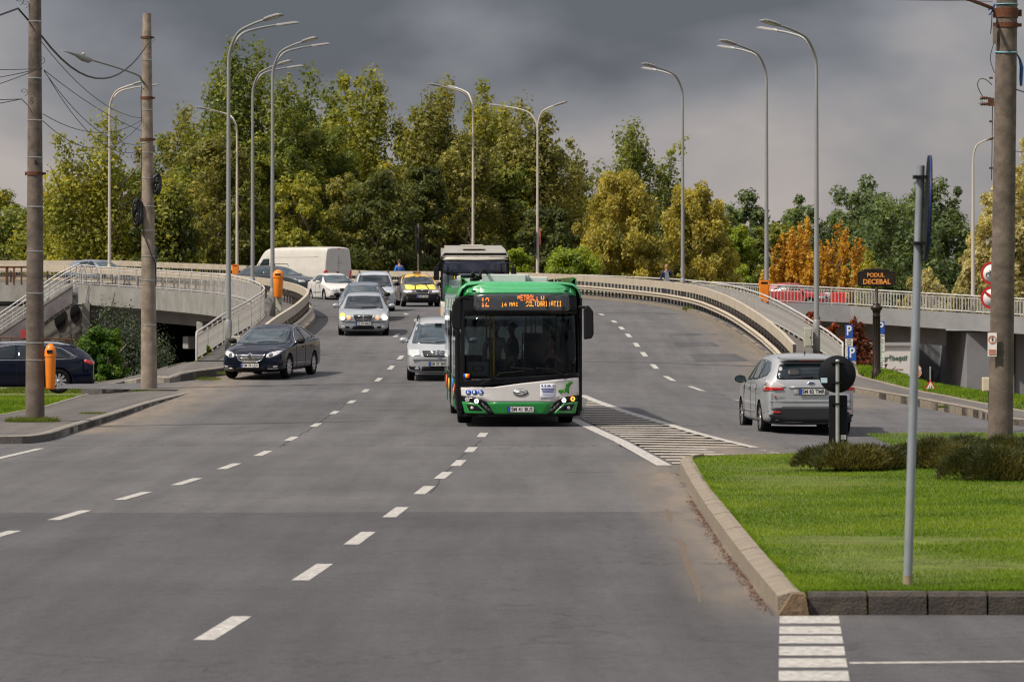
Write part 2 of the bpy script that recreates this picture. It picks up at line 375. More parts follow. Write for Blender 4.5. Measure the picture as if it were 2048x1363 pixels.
KL2 = [(-8.0, 121.0)] + [p for p in KERB_L if p[1] > 122.6]; KR2 = [(8.02, 121.0)] + [p for p in KERB_R if p[1] > 122.6]
A, B = arc_match(KL2, KR2, 60)
k2 = 13; vs = []
for a, b in zip(A, B):
    for j in range(k2):
        u = j / (k2 - 1); x_ = a[0] + (b[0] - a[0]) * u; y_ = a[1] + (b[1] - a[1]) * u; vs.append((x_, y_, rz_(x_, y_)))
mb.add(vs, [(i*k2+j, i*k2+j+1, (i+1)*k2+j+1, (i+1)*k2+j) for i in range(59) for j in range(k2-1)])
road = obj('road', mb, M_ROAD, fix=True); road['kind'] = 'structure'
for p in road.data.polygons: p.use_smooth = True

# ramp pavements with kerb step, deck slabs under them
o = strip('ramp_pavement', RAIL_L, KERB_L, lambda x, y: rz_(x, y) + .14, lambda x, y: rz_(x, y) + .15, M_PAVE)
o = strip('ramp_pavement', KERB_R, RAIL_R, lambda x, y: rz_(x, y) + .15, lambda x, y: rz_(x, y) + .14, M_PAVE)
def kerb_run(name, L, zf, h, w, m_, step=1.0, parent_name='kerb', side=1, stones=110, joint=.02, slope=.03):
    """row of single kerb stones along a plan polyline"""
    root = bpy.data.objects.new(parent_name, None); COL.objects.link(root); root.location = (L[0][0], L[0][1], 0); root['kind'] = 'structure'
    P = resample(L, step); Pw = offset_line(P, w * side)
    rest = MB(); i = 0
    for i in range(len(P) - 1):
        a, b = Vector((*P[i], 0)), Vector((*P[i+1], 0)); c, d = Vector((*Pw[i+1], 0)), Vector((*Pw[i], 0))
        t = (b - a).normalized() * joint / 2; jit = random.uniform(-.003, .003)
        q = [a + t, b - t, c - t, d + t]; mb = rest if i >= stones else MB()
        n_ = (d - a).normalized() * slope
        bot = [v.copy() for v in q]; top = [q[0] + n_, q[1] + n_, q[2], q[3]]
        for v in bot: v.z = zf(v.x, v.y) - .1
        for v in top: v.z = zf(v.x, v.y) + h + jit
        mid = [q[0], q[1]]; mid = [v.copy() for v in mid]
        for v in mid: v.z = zf(v.x, v.y) + h - .035 + jit
        vs = bot + top + mid
        mb.add(vs, [(0,3,2,1), (4,5,6,7), (1,2,6,5,9), (2,3,7,6), (3,0,8,4,7), (0,1,9,8), (8,9,5,4)])
        if mb is not rest: obj('kerb_stone', mb, m_, root, world=True, fix=True)
    if rest.f: obj('kerb_stone', rest, m_, root, world=True, fix=True)['kind'] = 'stuff'
    return root
kerb_run('kerb', [p for p in KERB_L if p[1] > 118 and p[0] > -16], rz_, .15, .15, M_KERB, 1.0, side=-1)
kerb_run('kerb', [p for p in KERB_R], rz_, .15, .15, M_KERB, 1.0, side=1)

# ------------------------------------------------------------ bridge (left branch) and its girders
def ribbon_solid(L, w0, w1, zt, zb, side):
    """solid band along a plan polyline between sideways offsets w0, w1"""
    mb = MB(); A = offset_line(L, w0 * side); B = offset_line(L, w1 * side); n = len(L); vs = []
    for (a, b, l) in zip(A, B, L):
        z = rz_(l[0], l[1]); vs += [(a[0], a[1], z + zt), (b[0], b[1], z + zt), (b[0], b[1], z + zb), (a[0], a[1], z + zb)]
    fs = []
    for i in range(n - 1):
        for j in range(4): fs.append((i*4+j, i*4+(j+1)%4, (i+1)*4+(j+1)%4, (i+1)*4+j))
    fs += [(0, 1, 2, 3), ((n-1)*4+3, (n-1)*4+2, (n-1)*4+1, (n-1)*4)]
    return mb.add(vs, fs)
br = thing('overpass_bridge', 'grey concrete overpass deck curving away left above the dark underpass', 'bridge', (-12, 190, 0))
LB_ = [p for p in RAIL_L if p[1] > 150]
obj('deck_edge', ribbon_solid(LB_, -.18, .5, .135, -.82, 1), M_CONC, br, world=True, fix=True)
obj('deck_slab', ribbon_solid([p for p in RAIL_L if p[1] > 158], .52, 6.0, -.75, -1.0, 1), M_CONCG, br, world=True, fix=True)
obj('girder', ribbon_solid([p for p in RAIL_L if p[1] > 158], 1.3, 1.9, -.46, -1.55, 1), M_CONCG, br, world=True, fix=True)
obj('girder', ribbon_solid([p for p in RAIL_L if p[1] > 158], 5.3, 5.9, -.46, -1.55, 1), M_CONCG, br, world=True, fix=True)
# ramp embankment walls
mb = MB()
for L_, s_ in ((RAIL_L, 1), ([p for p in RAIL_R if p[1] < 240], 1)):
    L_ = [p for p in L_ if p[1] < (158 if L_ is RAIL_L else 240)]
    P = []
    for p in L_: P += [(p[0], p[1], rz_(p[0], p[1]) + .12), (p[0], p[1], -4)]
    mb.add(P, [(2*i, 2*i+1, 2*i+3, 2*i+2) for i in range(len(L_)-1)])
    E = L_[-1] if L_[0][0] < 0 else None
    if E is not None: mb.add([(E[0], E[1], rz_(*E)+.1), (E[0], E[1], -4), (7, E[1] + 2, -4), (7, E[1] + 2, 1.8)], [(0, 1, 2, 3)])
wl = thing('ramp_wall', 'rough concrete retaining wall carrying the curved ramp up to the bridge', 'wall', (0, 150, 0))
obj('wall_face', mb, M_CONCG, wl, world=True)
# piers
def pier(p, w, d, zt, m_, par, rz=0):
    mb = MB(); mb.cbox((p[0], p[1], (zt - 4) / 2), (w, d, zt + 4), rz, .03); return obj('pier', mb, m_, par, world=True)
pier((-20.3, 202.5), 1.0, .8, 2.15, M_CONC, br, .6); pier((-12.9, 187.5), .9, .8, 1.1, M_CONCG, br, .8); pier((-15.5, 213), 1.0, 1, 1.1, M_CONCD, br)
mb = MB(); mb.cbox((-14.3, 189.5, 1.0), (1.15, .7, .95), .5, .05); obj('bearing_block', mb, M_CONC, br, world=True)
mb = MB(); mb.cbox((-12.5, 196.0, .42), (7.5, .7, .6), .45, .03); obj('pier_cap', mb, M_CONCG, br, world=True)
# shade-toned back of the underpass and abutment by the stairs
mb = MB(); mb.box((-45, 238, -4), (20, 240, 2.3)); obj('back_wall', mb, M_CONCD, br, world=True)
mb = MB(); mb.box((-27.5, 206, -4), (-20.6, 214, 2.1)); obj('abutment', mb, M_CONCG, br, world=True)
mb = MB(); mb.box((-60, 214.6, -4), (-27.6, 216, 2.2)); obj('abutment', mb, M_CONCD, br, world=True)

# right branch deck over the underpass
rb = thing('side_bridge', 'low grey concrete bridge deck with white railings over the dark underpass at right', 'bridge', (20, 230, 0))
def z_rb(px): return interp(px, [(1380, 2.55), (1700, 2.12), (1850, 1.85), (2048, 1.52), (2300, 1.1)])
RBY = lambda px: interp(px, [(1380, 236), (1700, 234), (2048, 226), (2300, 222)])
RBP = [(px, (px - 1024) / F * RBY(px), RBY(px), z_rb(px)) for px in range(1380, 2320, 20)]
def rb_solid(y0, y1, zt, zb, p0=1380, p1=2320):
    mb = MB(); vs = []; P = [p for p in RBP if p0 <= p[0] <= p1]
    for (px, x, y, z) in P: vs += [(x, y + y0, z + zt), (x, y + y1, z + zt), (x, y + y1, z + zb), (x, y + y0, z + zb)]
    fs = [(i*4+j, i*4+(j+1)%4, (i+1)*4+(j+1)%4, (i+1)*4+j) for i in range(len(P)-1) for j in range(4)]
    fs += [(0, 1, 2, 3), ((len(P)-1)*4+3, (len(P)-1)*4+2, (len(P)-1)*4+1, (len(P)-1)*4)]
    return mb.add(vs, fs)
obj('deck_edge', rb_solid(-.2, .45, 0, -.98), M_CONCG, rb, world=True, fix=True)
obj('deck_slab', rb_solid(.5, 11, -.08, -.6), M_CONCG, rb, world=True, fix=True)
obj('girder', rb_solid(2.2, 2.9, -.6, -1.95, 1380, 1900), M_CONC, rb, world=True, fix=True)
obj('girder', rb_solid(6.5, 7.2, -.6, -1.9, 1380, 1900), M_CONCG, rb, world=True, fix=True)
xa = (1932 - 1024) / F * 229
mb = MB(); mb.box((xa, 228.6, -5), (xa + 16, 262, .62)); obj('abutment', mb, mat('abutment_paint', (.20, .205, .22), .85, var=.08, vs=.6, bump=.2, bs=20, dirt=(.12,.11,.10), ds=.5, amt=.4), rb, world=True)
xb = (2031 - 1024) / F * 228
mb = MB(); mb.box((xb, 228.45, -5), (xb + .05, 228.64, .55)); obj('expansion_joint', mb, M_BLACK, rb, world=True)
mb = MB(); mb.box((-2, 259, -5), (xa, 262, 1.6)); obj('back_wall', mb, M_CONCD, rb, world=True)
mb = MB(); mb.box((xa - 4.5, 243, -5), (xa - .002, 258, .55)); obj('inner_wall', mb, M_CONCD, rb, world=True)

# ------------------------------------------------------------ pavements beside the junction
def slab(name, pts, h, m_, thick=.3, zf=None, parent=None, kind='structure'):
    """flat paved area: pts is a plan outline"""
    me = bpy.data.meshes.new(name); bm = bmesh.new()
    zf = zf or (lambda x, y: rz_(x, y))
    from mathutils.geometry import tessellate_polygon
    vs = [bm.verts.new((p[0], p[1], 0)) for p in pts]
    for tr in tessellate_polygon([[Vector((p[0], p[1], 0)) for p in pts]]):
        a, b, c = (Vector(pts[i]) for i in tr); ar = (b.x-a.x)*(c.y-a.y) - (c.x-a.x)*(b.y-a.y)
        if abs(ar) < 1e-6: continue
        tr = tr if ar > 0 else tr[::-1]
        try: bm.faces.new([vs[i] for i in tr])
        except ValueError: pass
    xs_ = [p[0] for p in pts]; ys_ = [p[1] for p in pts]
    y = math.ceil(min(ys_)) + .5
    while y < max(ys_):
        bmesh.ops.bisect_plane(bm, geom=bm.verts[:] + bm.edges[:] + bm.faces[:], plane_co=(0, y, 0), plane_no=(0, 1, 0)); y += 2.0
    r_ = bmesh.ops.extrude_face_region(bm, geom=bm.faces[:]); up = [g for g in r_['geom'] if isinstance(g, bmesh.types.BMVert)]
    us = set(up)
    for v in bm.verts: v.co.z = zf(v.co.x, v.co.y) + (h if v in us else h - thick)
    bmesh.ops.recalc_face_normals(bm, faces=bm.faces); bm.to_mesh(me); bm.free()
    o = put(name, me, m_, parent)
    if kind: o['kind'] = kind
    return o
def G2(px, py, dz=0):
    p = gp(px, py, dz); return (p.x, p.y)
# near left pavement (a tongue between main road and side street)
KA = catmull([(-45, 71.6), (-14, 71.7), (-9.6, 72.0)] + [G2(80, 884), G2(150, 864), G2(235, 836), G2(300, 812), G2(360, 792), G2(405, 778)], 4)
tip = [G2(413, 772, .0), G2(400, 766, .13), G2(345, 764.5, .13)]
back = [G2(262, 771.5, .14), G2(182, 779, .14), G2(160, 787, .14), G2(95, 811, .14), G2(0, 830, .14), (-12.4, 80.2), (-16, 76.6), (-45, 74)]
slab('pavement', [tuple(p) for p in KA] + tip + back, .13, M_PAVE, zf=lambda x, y: 0 if x < -8 else rz_(x, y))
kerb_run('kerb', [p for p in KA if p[0] > -16], lambda x, y: 0.0, .145, .17, M_KERBG, .8, side=-1, slope=.07)
# kerb stones returning round the tongue and its rear edges
kerb_run('kerb', catmull([KA[-1], tip[0], tip[1], tip[2]], 4), lambda x, y: 0.0, .14, .14, M_KERBG, .5, side=-1)
kerb_run('kerb', [(-16, 76.6), (-12.4, 80.2), G2(0, 830, .14), G2(95, 811, .14), G2(160, 787, .14), G2(182, 779, .14)], lambda x, y: 0.0, .155, .10, M_KERBG, 1.0, side=-1)
# pavement climbing beside the ramp, from the side street to the railing
pa = [(-12.2, 113.4), (-11.6, 113.2), (-11.0, 114.0), (-10.3, 113.3), (-9.6, 112.3), (-9.5, 114.7), (-9.25, 116.4), (-8.5, 118.9), (-7.95, 120.5), (-7.68, 122.45)]
pb = [(-9.7, 122.45), (-10.0, 121.6), (-10.7, 120.4), (-11.6, 121.5), (-12.4, 117.5)]
zp2 = lambda x, y: rz_(x, y) * sm((x + 12) / 2.1)
slab('pavement', pa + pb, .12, M_PAVE, zf=zp2)
kerb_run('kerb', catmull(pa, 4), zp2, .15, .16, M_KERBG, .8, side=-1, slope=.05)
kerb_run('kerb', pb[::-1], zp2, .14, .09, M_KERBG, 1.0, side=1)
# side street with the passing estate car
slab('side_street', [(-60, 107.2), (-13.6, 108.0), (-11.2, 109.5), (-10.4, 112), (-12.2, 117.5), (-60, 118)], -.10, M_ROAD2, thick=.1, zf=lambda x, y: -.02 - .12 * sm((y - 104) / 8) * sm((-x - 10) / 2))
# right pavement
kr = catmull([(40, 79.5), (16, 80.6), G2(2048, 852), G2(1960, 832), G2(1880, 816), G2(1800, 801), G2(1712, 786), (8.5, 112.5), (8.06, 117.0), (8.04, 117.95)], 4)
krb = [(9.93, 117.95), (9.98, 123), (10.45, 123), G2(1711, 751, .14), G2(1760, 764, .14), G2(1807, 776, .14), G2(1880, 790, .14), G2(1972, 808, .14), G2(2048, 823, .14), (14, 91), (20, 88), (40, 87)]
slab('pavement', [tuple(p) for p in kr] + krb, .14, M_PAVE)
kerb_run('kerb', [p for p in kr if p[0] < 16], rz_, .155, .18, M_KERB, .8, side=1, slope=.08)
kerb_run('kerb', [p for p in krb if p[0] < 18][::-1], rz_, .16, .09, M_KERB, 1.0, side=1)

# ------------------------------------------------------------ grass island
ISL = [(2.22, 33.4), (2.24, 38), (2.27, 42), (2.36, 50), (2.5, 58), (2.6, 61.8), (2.85, 62.9), (3.8, 63.3), (4.8, 63.7), (5.3, 65.3), (6.3, 65.9), (12, 66.4), (22, 66.9)]
ISLf = [(22, 33.4)]
LH = lambda x, y: .15 + .03 * math.sin(x * .9 + y * .35) * .5 + .05 * sm((x - 3.0) / 3) * sm((62 - y) / 10)
slab('lawn', [(p[0] + .16, p[1] + (.15 if i == 0 else 0)) for i, p in enumerate(ISL)] + [(22, 33.55)], 0.0, M_GRASSB, thick=.2, zf=LH)
kerb_run('kerb', catmull(ISL[:7], 5), lambda x, y: 0, .185, .19, M_KERB, .5, side=1, slope=.12, joint=.007)
kerb_run('kerb', catmull(ISL[6:], 5), lambda x, y: rz_(x, y), .16, .15, M_KERB, .5, side=1)
kr2 = kerb_run('kerb', [(2.46, 33.3), (13, 33.3)], lambda x, y: 0, .19, .17, M_KERBD, .5, side=-1, joint=.022, slope=.02)
mb = MB(); mb.prism([(2.2, -.02), (2.47, -.02), (2.44, .18), (2.33, .185)], (0, .35, 0), (0, 33.22, 0)); obj('kerb_stone', mb, M_KEND, kr2, world=True, fix=True)

# ------------------------------------------------------------ road markings (children of the road sheet)
def mark(name, pts, m_, h=.006, n=4):
    """painted strip given by corner pairs [(xl,yl),(xr,yr)] at both ends"""
    (a, b), (c, d) = pts; mb = MB(); vs = []
    for i in range(n + 1):
        t = i / n
        for p, q in ((a, c), (b, d)):
            x = p[0] + (q[0] - p[0]) * t; y = p[1] + (q[1] - p[1]) * t; vs.append((x, y, rz_(x, y) + h))
    mb.add(vs, [(2*i, 2*i+1, 2*i+3, 2*i+2) for i in range(n)]); return obj(name, mb, m_, road, fix=False)
def dash(cx, cy, dirx, L=2.1, w=.15):
    p = gp(cx, cy); d = Vector((dirx, 1, 0)).normalized(); h = d * L / 2
    a, c = p - h, p + h
    mark('lane_dash', (((a.x - w/2, a.y), (a.x + w/2, a.y)), ((c.x - w/2, c.y), (c.x + w/2, c.y))), M_PAINT)
def dash_line(P, L=2.1, w=.15, first=None):
    g = [gp(*p) for p in P]
    for i, p in enumerate(P):
        a, b = g[max(i-1, 0)], g[min(i+1, len(P)-1)]; dash(p[0], p[1], (b.x - a.x) / (b.y - a.y), L, w)
dash_line([(-10, 1073), (140, 1031), (267, 991.5), (374, 963), (459, 932.5), (526, 907), (583, 877.5), (632, 850), (669, 825), (703, 803.5), (731, 781.5), (757, 759.5), (782, 735), (801, 715)], 2.15)
dash_line([(447, 1257), (626, 1144), (720, 1077), (792, 1024), (849, 980), (887, 951), (917, 926), (942, 899), (965, 870)], 2.3, .165)
dash_line([(1392, 777), (1339, 757), (1309, 733), (1288, 708.5), (1273, 689.5), (1257, 671), (1243, 656), (1228, 643), (1203, 629)], 2.4, .16)
dash_line([(793, 671), (832, 640), (812, 628)], 2.2, .15)
def line(P, w, name='edge_line', m_=None, h=.006):
    for a, b in zip(P, P[1:]):
        a_, b_ = gp(*a), gp(*b); n_ = max(2, int((b_ - a_).length / 3))
        mark(name, (((a_.x - w/2, a_.y), (a_.x + w/2, a_.y)), ((b_.x - w/2, b_.y), (b_.x + w/2, b_.y))), m_ or M_PAINT, n=n_, h=h)
line([(1328, 931), (1240, 882), (1146, 838)], .24, m_=M_PAINT)
line([(1600, 913), (1390, 865), (1250, 823), (1163, 790)], .22)
line([(1468, 799), (1500, 804)], .15); line([(1705, 858), (1740, 862)], .12); line([(1805, 881), (1862, 890)], .12)
line([(-30, 923), (82, 897)], .14)
mark('edge_line', (((2.44, 28.85), (2.44, 28.98)), ((5.6, 29.15), (5.6, 29.28))), M_PAINT)
# hatch stripes
left = [gp(1328, 931), gp(1240, 882), gp(1146, 838)]; right = [gp(1610, 914), gp(1390, 865), gp(1250, 823), gp(1163, 790)]
def xat(L, y):
    for a, b in zip(L, L[1:]):
        if a.y <= y <= b.y: return a.x + (b.x - a.x) * (y - a.y) / (b.y - a.y)
    return None
y = 63.4
while y < 100:
    xl = xat(left, y) if y < left[-1].y else interp(y, [(left[-1].y, left[-1].x), (101, 1.75)]); xr = xat(right, y + .3)
    if xl is None: y += .2; continue
    if xr is None: xr = right[0].x - .5 if y < right[0].y else None
    if xr is None or xr - xl < .35: break
    sl = .12 * (xr - xl)
    mark('hatch_stripe', (((xl + .18, y), (xr - .12, y + sl)), ((xl + .18, y + .42), (xr - .12, y + .42 + sl))), M_PAINTD, n=2, h=.0105)
    y += 1.22
# broken wide bars of the crossing street
for i, (y0, y1) in enumerate([(1232, 1247), (1253, 1268), (1272, 1287), (1293, 1311), (1317, 1335), (1342, 1362), (1369, 1392)]):
    Y0, Y1 = 8000 * CH / (y0 - HY), 8000 * CH / (y1 - HY)
    xl = lambda Y: 1.84 + (Y - 27.6) * .068; mark('crossing_bar', (((xl(Y1), Y1), (xl(Y1) + .49, Y1)), ((xl(Y0), Y0), (xl(Y0) + .49, Y0))), M_PAINT, n=2)
# repair patches and sealed crack lines in the asphalt
mk_d = mat('bitumen_seal', (.035, .034, .036), .6, var=.3, vs=9); mk_p = asphalt('patched_asphalt', (.075, .074, .078), tan=False)
def crack(P, w, m_=mk_d):
    mb = MB(); vs = []
    P = [gp(*p) for p in P]; Q = []
    for a, b in zip(P, P[1:]):
        for i in range(8): Q.append(a + (b - a) * i / 8 + Vector((random.uniform(-.03, .03), random.uniform(-.08, .08), 0)))
    Q.append(P[-1])
    for i, p in enumerate(Q):
        ww = w * random.uniform(.3, 1); d = (Q[min(i+1, len(Q)-1)] - Q[max(i-1, 0)]).normalized(); n_ = Vector((-d.y, d.x, 0)) * ww / 2
        for q in (p - n_, p + n_): vs.append((q.x, q.y, rz_(q.x, q.y) + .004))
    mb.add(vs, [(2*i, 2*i+1, 2*i+3, 2*i+2) for i in range(len(Q)-1)]); obj('asphalt_crack', mb, m_, road)
crack([(1165, 723), (1300, 725), (1400, 729), (1512, 732)], .22); crack([(775, 718), (800, 719), (808, 720)], .14)
crack([(1170, 744), (1330, 733)], .05); crack([(1210, 625), (1260, 626)], .35); crack([(1300, 626), (1350, 628)], .35)
crack([(1140, 944), (1225, 945)], .05); crack([(960, 880), (900, 935), (860, 985)], .03); crack([(700, 800), (620, 858), (560, 893)], .03)
crack([(640, 718), (700, 721), (775, 719)], .05)
def patch(P, m_):
    mb = MB(); g = [gp(*p) for p in P]; mb.add([(p.x, p.y, rz_(p.x, p.y) + .003) for p in g], [tuple(range(len(g)))]); obj('asphalt_patch', mb, m_, road)
patch([(1350, 693), (1338, 667), (1402, 667), (1440, 693)], mk_p); patch([(1392, 723), (1378, 708), (1470, 708), (1500, 722)], mk_p)
# darker resurfaced strip across the street in front
mb = MB(); vs = []
for j in range(13):
    x = -12 + j * 1.6; vs += [(x, 12, .003), (x, 49.2 + .10 * math.sin(j), .003)]
mb.add([v for v in vs], [(2*i, 2*i+2, 2*i+3, 2*i+1) for i in range(12)]); 
o = obj('asphalt_patch', mb, asphalt('resurfaced_asphalt', (.071, .070, .074), tan=True), road)
# fallen leaves and dirt along the island kerb
mb = MB()
for i in range(900):
    y = random.uniform(33.6, 52) if random.random() < .8 else random.uniform(33, 62); x = interp(y, [(33, 2.18), (42, 2.24), (50, 2.33), (60, 2.5)]) - abs(random.gauss(0, .045)) - .012
    s_ = random.uniform(.006, .02); a = random.uniform(0, 6.28); z = .008 + random.uniform(0, .01); c_, d_ = math.cos(a) * s_, math.sin(a) * s_
    mb.add([(x - c_, y - d_, z), (x + d_, y - c_, z + .006), (x + c_, y + d_, z), (x - d_, y + c_, z + .004)], [(0, 1, 2, 3)])
o = obj('leaf_litter', mb, mat('dry_leaves', (.13, .045, .018), .9, var=.5, vs=30)); o['kind'] = 'stuff'
m_mud = mat('dried_mud', (.105, .078, .055), .95, var=.3, vs=20)
for P, w in (([(1333, 1018), (1338, 1030), (1341, 1044)], (.03, .07, .02)), ([(1340, 1074), (1362, 1084), (1368, 1106), (1380, 1140), (1395, 1175), (1400, 1204)], (.02, .08, .075, .07, .06, .02))):
    g = catmull([tuple(gp(*p)) for p in P], 5); mb = MB(); vs = []
    for i, p in enumerate(g):
        k = i / (len(g) - 1) * (len(w) - 1); j = min(int(k), len(w) - 2); ww = (w[j] + (w[j+1] - w[j]) * (k - j)) * (1 + .2 * math.sin(i * 2.1)); vs += [(p.x - ww / 2, p.y, p.z + .0045), (p.x + ww / 2, p.y, p.z + .0045)]
    mb.add(vs, [(2*i, 2*i+1, 2*i+3, 2*i+2) for i in range(len(g)-1)]); obj('mud_streak', mb, m_mud, road)
# ------------------------------------------------------------ railings
def zrail(tab):      # top-of-rail heights over the pavement
    return lambda x, y: rz_(x, y) + interp(y, tab)
def railing(label, L, ztop, zbot, group, root_loc, post=1.9, bal=.13, single_to=0, cap_start=True, cap_end=False, m_=None, gap=.12, br=.010, wide=1.0):
    m_ = m_ or M_WHITE
    root = thing('railing', label, 'railing', root_loc, 0, group)
    L = [Vector((p[0], p[1])) for p in L]
    T = resample(L, .6)
    top = [Vector((p.x, p.y, ztop(p.x, p.y))) for p in T]
    if cap_start:
        p = T[0]; d = (T[0] - T[1]).normalized(); z0, z1 = zbot(p.x, p.y), ztop(p.x, p.y)
        top = [Vector((p.x + d.x * .14, p.y + d.y * .14, z0)), Vector((p.x + d.x * .14, p.y + d.y * .14, z1 - .12)), Vector((p.x + d.x * .09, p.y + d.y * .09, z1 - .03))] + top
    obj('handrail', MB().tube(top, .034 * wide, 8), m_, root, world=True)
    for fr, r in ((.86, .016), (.10, .018)):
        obj('rail', MB().tube([Vector((p.x, p.y, zbot(p.x, p.y) + (ztop(p.x, p.y) - zbot(p.x, p.y)) * fr)) for p in T], r * wide, 4), m_, root, world=True)
    P = resample(L, post); me = None; k = 0
    for i, p in enumerate(P):
        h = ztop(p.x, p.y) - zbot(p.x, p.y)
        if me is None: me = MB().cbox((0, 0, h / 2), (.05, .05, h)).mesh('post')
        q = put('post', me, m_, root); q.location = Vector((p.x, p.y, zbot(p.x, p.y))) - root.location
        if k >= 290: break
        k += 1
    B = resample(L, bal); rest = MB(); me = None; n = 0
    for i, p in enumerate(B):
        z0 = zbot(p.x, p.y); h = ztop(p.x, p.y) - z0; a, b = h * .10, h * .86
        if p.y < single_to and n < 290:
            if me is None: me = MB().cbox((0, 0, (a + b) / 2), (.022, .022, b - a)).mesh('baluster')
            q = put('baluster', me, m_, root); q.location = Vector((p.x, p.y, z0)) - root.location; n += 1
        else: rest.cbox((p.x, p.y, z0 + (a + b) / 2), (br * 2 * wide, br * 2 * wide, b - a))
    if rest.f: obj('balusters', rest, m_, root, world=True)['kind'] = 'stuff'
    return root
zb_ = lambda x, y: rz_(x, y) + .145
hl = lambda x, y: rz_(x, y) + .15 + interp(y, [(122, .86), (130, .95), (145, 1.0), (200, .95)])
hr = lambda x, y: rz_(x, y) + .15 + interp(y, [(118, .80), (127, .84), (140, .90), (150, .96), (235, .95)])
RG = 'white painted bridge railings'
railing('white steel railing with close balusters climbing the ramp between lamp posts and dark car', [p for p in RAIL_L if p[1] < 164], hl, zb_, RG, (-9.6, 122.5, .6), single_to=150, bal=.15)
railing('dull white railing on the overpass deck above the dark underpass beside the stairs', [p for p in RAIL_L if 163 < p[1] < 202.7], hl, zb_, RG, (-12, 180, 2.4), cap_start=False, bal=.17)
railing('long curved white railing behind the cream crash barrier ending at the parking signs', RAIL_R, hr, zb_, RG, (9.7, 118, .6), single_to=150, bal=.17)
# railing of the side bridge
rbx = [(p[1], p[2] - .1) for p in RBP if p[0] >= 1400]
zt_ = lambda x, y: 0
def z_side(x, y): 
    px = x / y * F + 1024; return z_rb(px)
railing('bright white railing of the low side bridge with irregular balusters above grey fascia', rbx, lambda x, y: z_side(x, y) + 1.0, z_side, RG, (rbx[0][0], rbx[0][1], 2.2), cap_start=False, bal=.20, post=2.6, br=.016, wide=1.3)
rbx2 = [(p[1], p[2] + 10.5) for p in RBP if p[0] >= 1400]
railing('far white railing on the opposite edge of the side bridge', rbx2, lambda x, y: z_side(x, y) + 1.0, z_side, RG, (rbx2[0][0], rbx2[0][1], 2.2), cap_start=False, bal=.22, post=2.6, br=.015, wide=1.2)

# ------------------------------------------------------------ crash barriers: deep upper beam, corrugated lower beam, dark posts
def barrier(label, L, htop, loc, y_single=400, post=1.33, beam=.34, lo=(.52, .22), flip=1, seg=4.0, low_off=.16, tail=True):
    root = thing('crash_barrier', label, 'barrier', loc, 0, 'cream steel crash barriers along the bridge road')
    L = [Vector((p[0], p[1])) for p in L]; P = resample(L, .5); k = int(seg / .5)
    ht = lambda p: rz_(p.x, p.y) + htop(p.y)
    for i in range(0, len(P) - 1, k):
        Q = P[i:i + k + 1]
        if len(Q) < 2: continue
        A = offset_line(Q, .05); B = offset_line(Q, -.05); vs = []; n = len(Q)
        if i + k + 1 < len(P):     # small joint between the panels
            pass
        for a, b, q in zip(A, B, Q):
            z = ht(q); vs += [(a[0], a[1], z - .02), (b[0], b[1], z - .02), (b[0], b[1], z - beam), (a[0], a[1], z - beam)]
        fs = [(j*4+c, j*4+(c+1)%4, (j+1)*4+(c+1)%4, (j+1)*4+c) for j in range(n-1) for c in range(4)] + [(0,1,2,3), ((n-1)*4+3, (n-1)*4+2, (n-1)*4+1, (n-1)*4)]
        obj('upper_beam', MB().add(vs, fs), M_CREAM, root, world=True, fix=True)
        # W-shaped lower beam on the road side
        prof = [(0, 0), (.05, .02), (.075, .055), (.02, .09), (.02, .12), (.075, .155), (.05, .19), (0, .21)]
        prof = [(a * 1.2, b * lo[1] / .21) for a, b in prof]
        vs = []; m = len(prof)
        offs = [offset_line(Q, flip * (low_off + a)) for a, b in prof]; back = offset_line(Q, flip * (low_off - .02))
        for j, q in enumerate(Q):
            z = ht(q) - lo[0] - lo[1] - .02
            for (a, b), o_ in zip(prof, offs): vs.append((o_[j][0], o_[j][1], z + b))
        obj('guard_rail', MB().add(vs, [(j*m+c, j*m+c+1, (j+1)*m+c+1, (j+1)*m+c) for j in range(n-1) for c in range(m-1)], True), M_CREAM, root, world=True)
    me = None
    for q in resample(L, post)[:280]:
        h = ht(q) - .03 - zb_(q.x, q.y)
        if me is None: me = MB().cbox((0, 0, .5), (.09, .07, 1.0)).cbox((.0, 0, .42), (.10, .30, .09)).mesh('post')
        o = put('post', me, M_POST, root); o.location = Vector((q.x, q.y, zb_(q.x, q.y))) - root.location; o.scale = (1, 1, h)
    return root
barrier('cream double crash barrier sweeping round the outside of the bend behind the buses', [p for p in offset_line(RAIL_R, -1.42) if p[1] > 117], lambda y: interp(y, [(117, .92), (122, .96), (130, 1.05), (150, 1.12), (185, 1.12), (215, 1.2), (235, 1.3)]), (8.4, 118, .5), flip=-1)
barrier('cream double crash barrier curling round the inside of the bend left of the grey cars', [p for p in offset_line(RAIL_L, 1.68) if p[1] > 121], lambda y: interp(y, [(121, .9), (130, 1.0), (150, 1.08), (240, 1.08)]), (-8.2, 122, .7), flip=1)
# back barrier on the far side of the left branch is the continuation of the long one
# switch boxes strapped at the lamp posts
def gbox(label, p, d, m_, rz=0, lid=True, strap=None, cat='box'):
    t = thing('switch_box', label, cat, p, rz)
    obj('body', MB().cbox((0, 0, d[2] / 2), d, 0, .012), m_, t)
    obj('door', MB().cbox((0, -d[1] / 2 - .004, d[2] / 2), (d[0] * .84, .012, d[2] * .86), 0, .003), m_, t)
    obj('latch', MB().cbox((d[0] * .3, -d[1] / 2 - .018, d[2] * .5), (.02, .02, .05)), M_BLACK, t)
    return t
M_BOXG = mat('greygreen_enamel', (.42, .43, .36), .5, var=.05, dirt=(.2, .17, .12), ds=6, amt=.4)

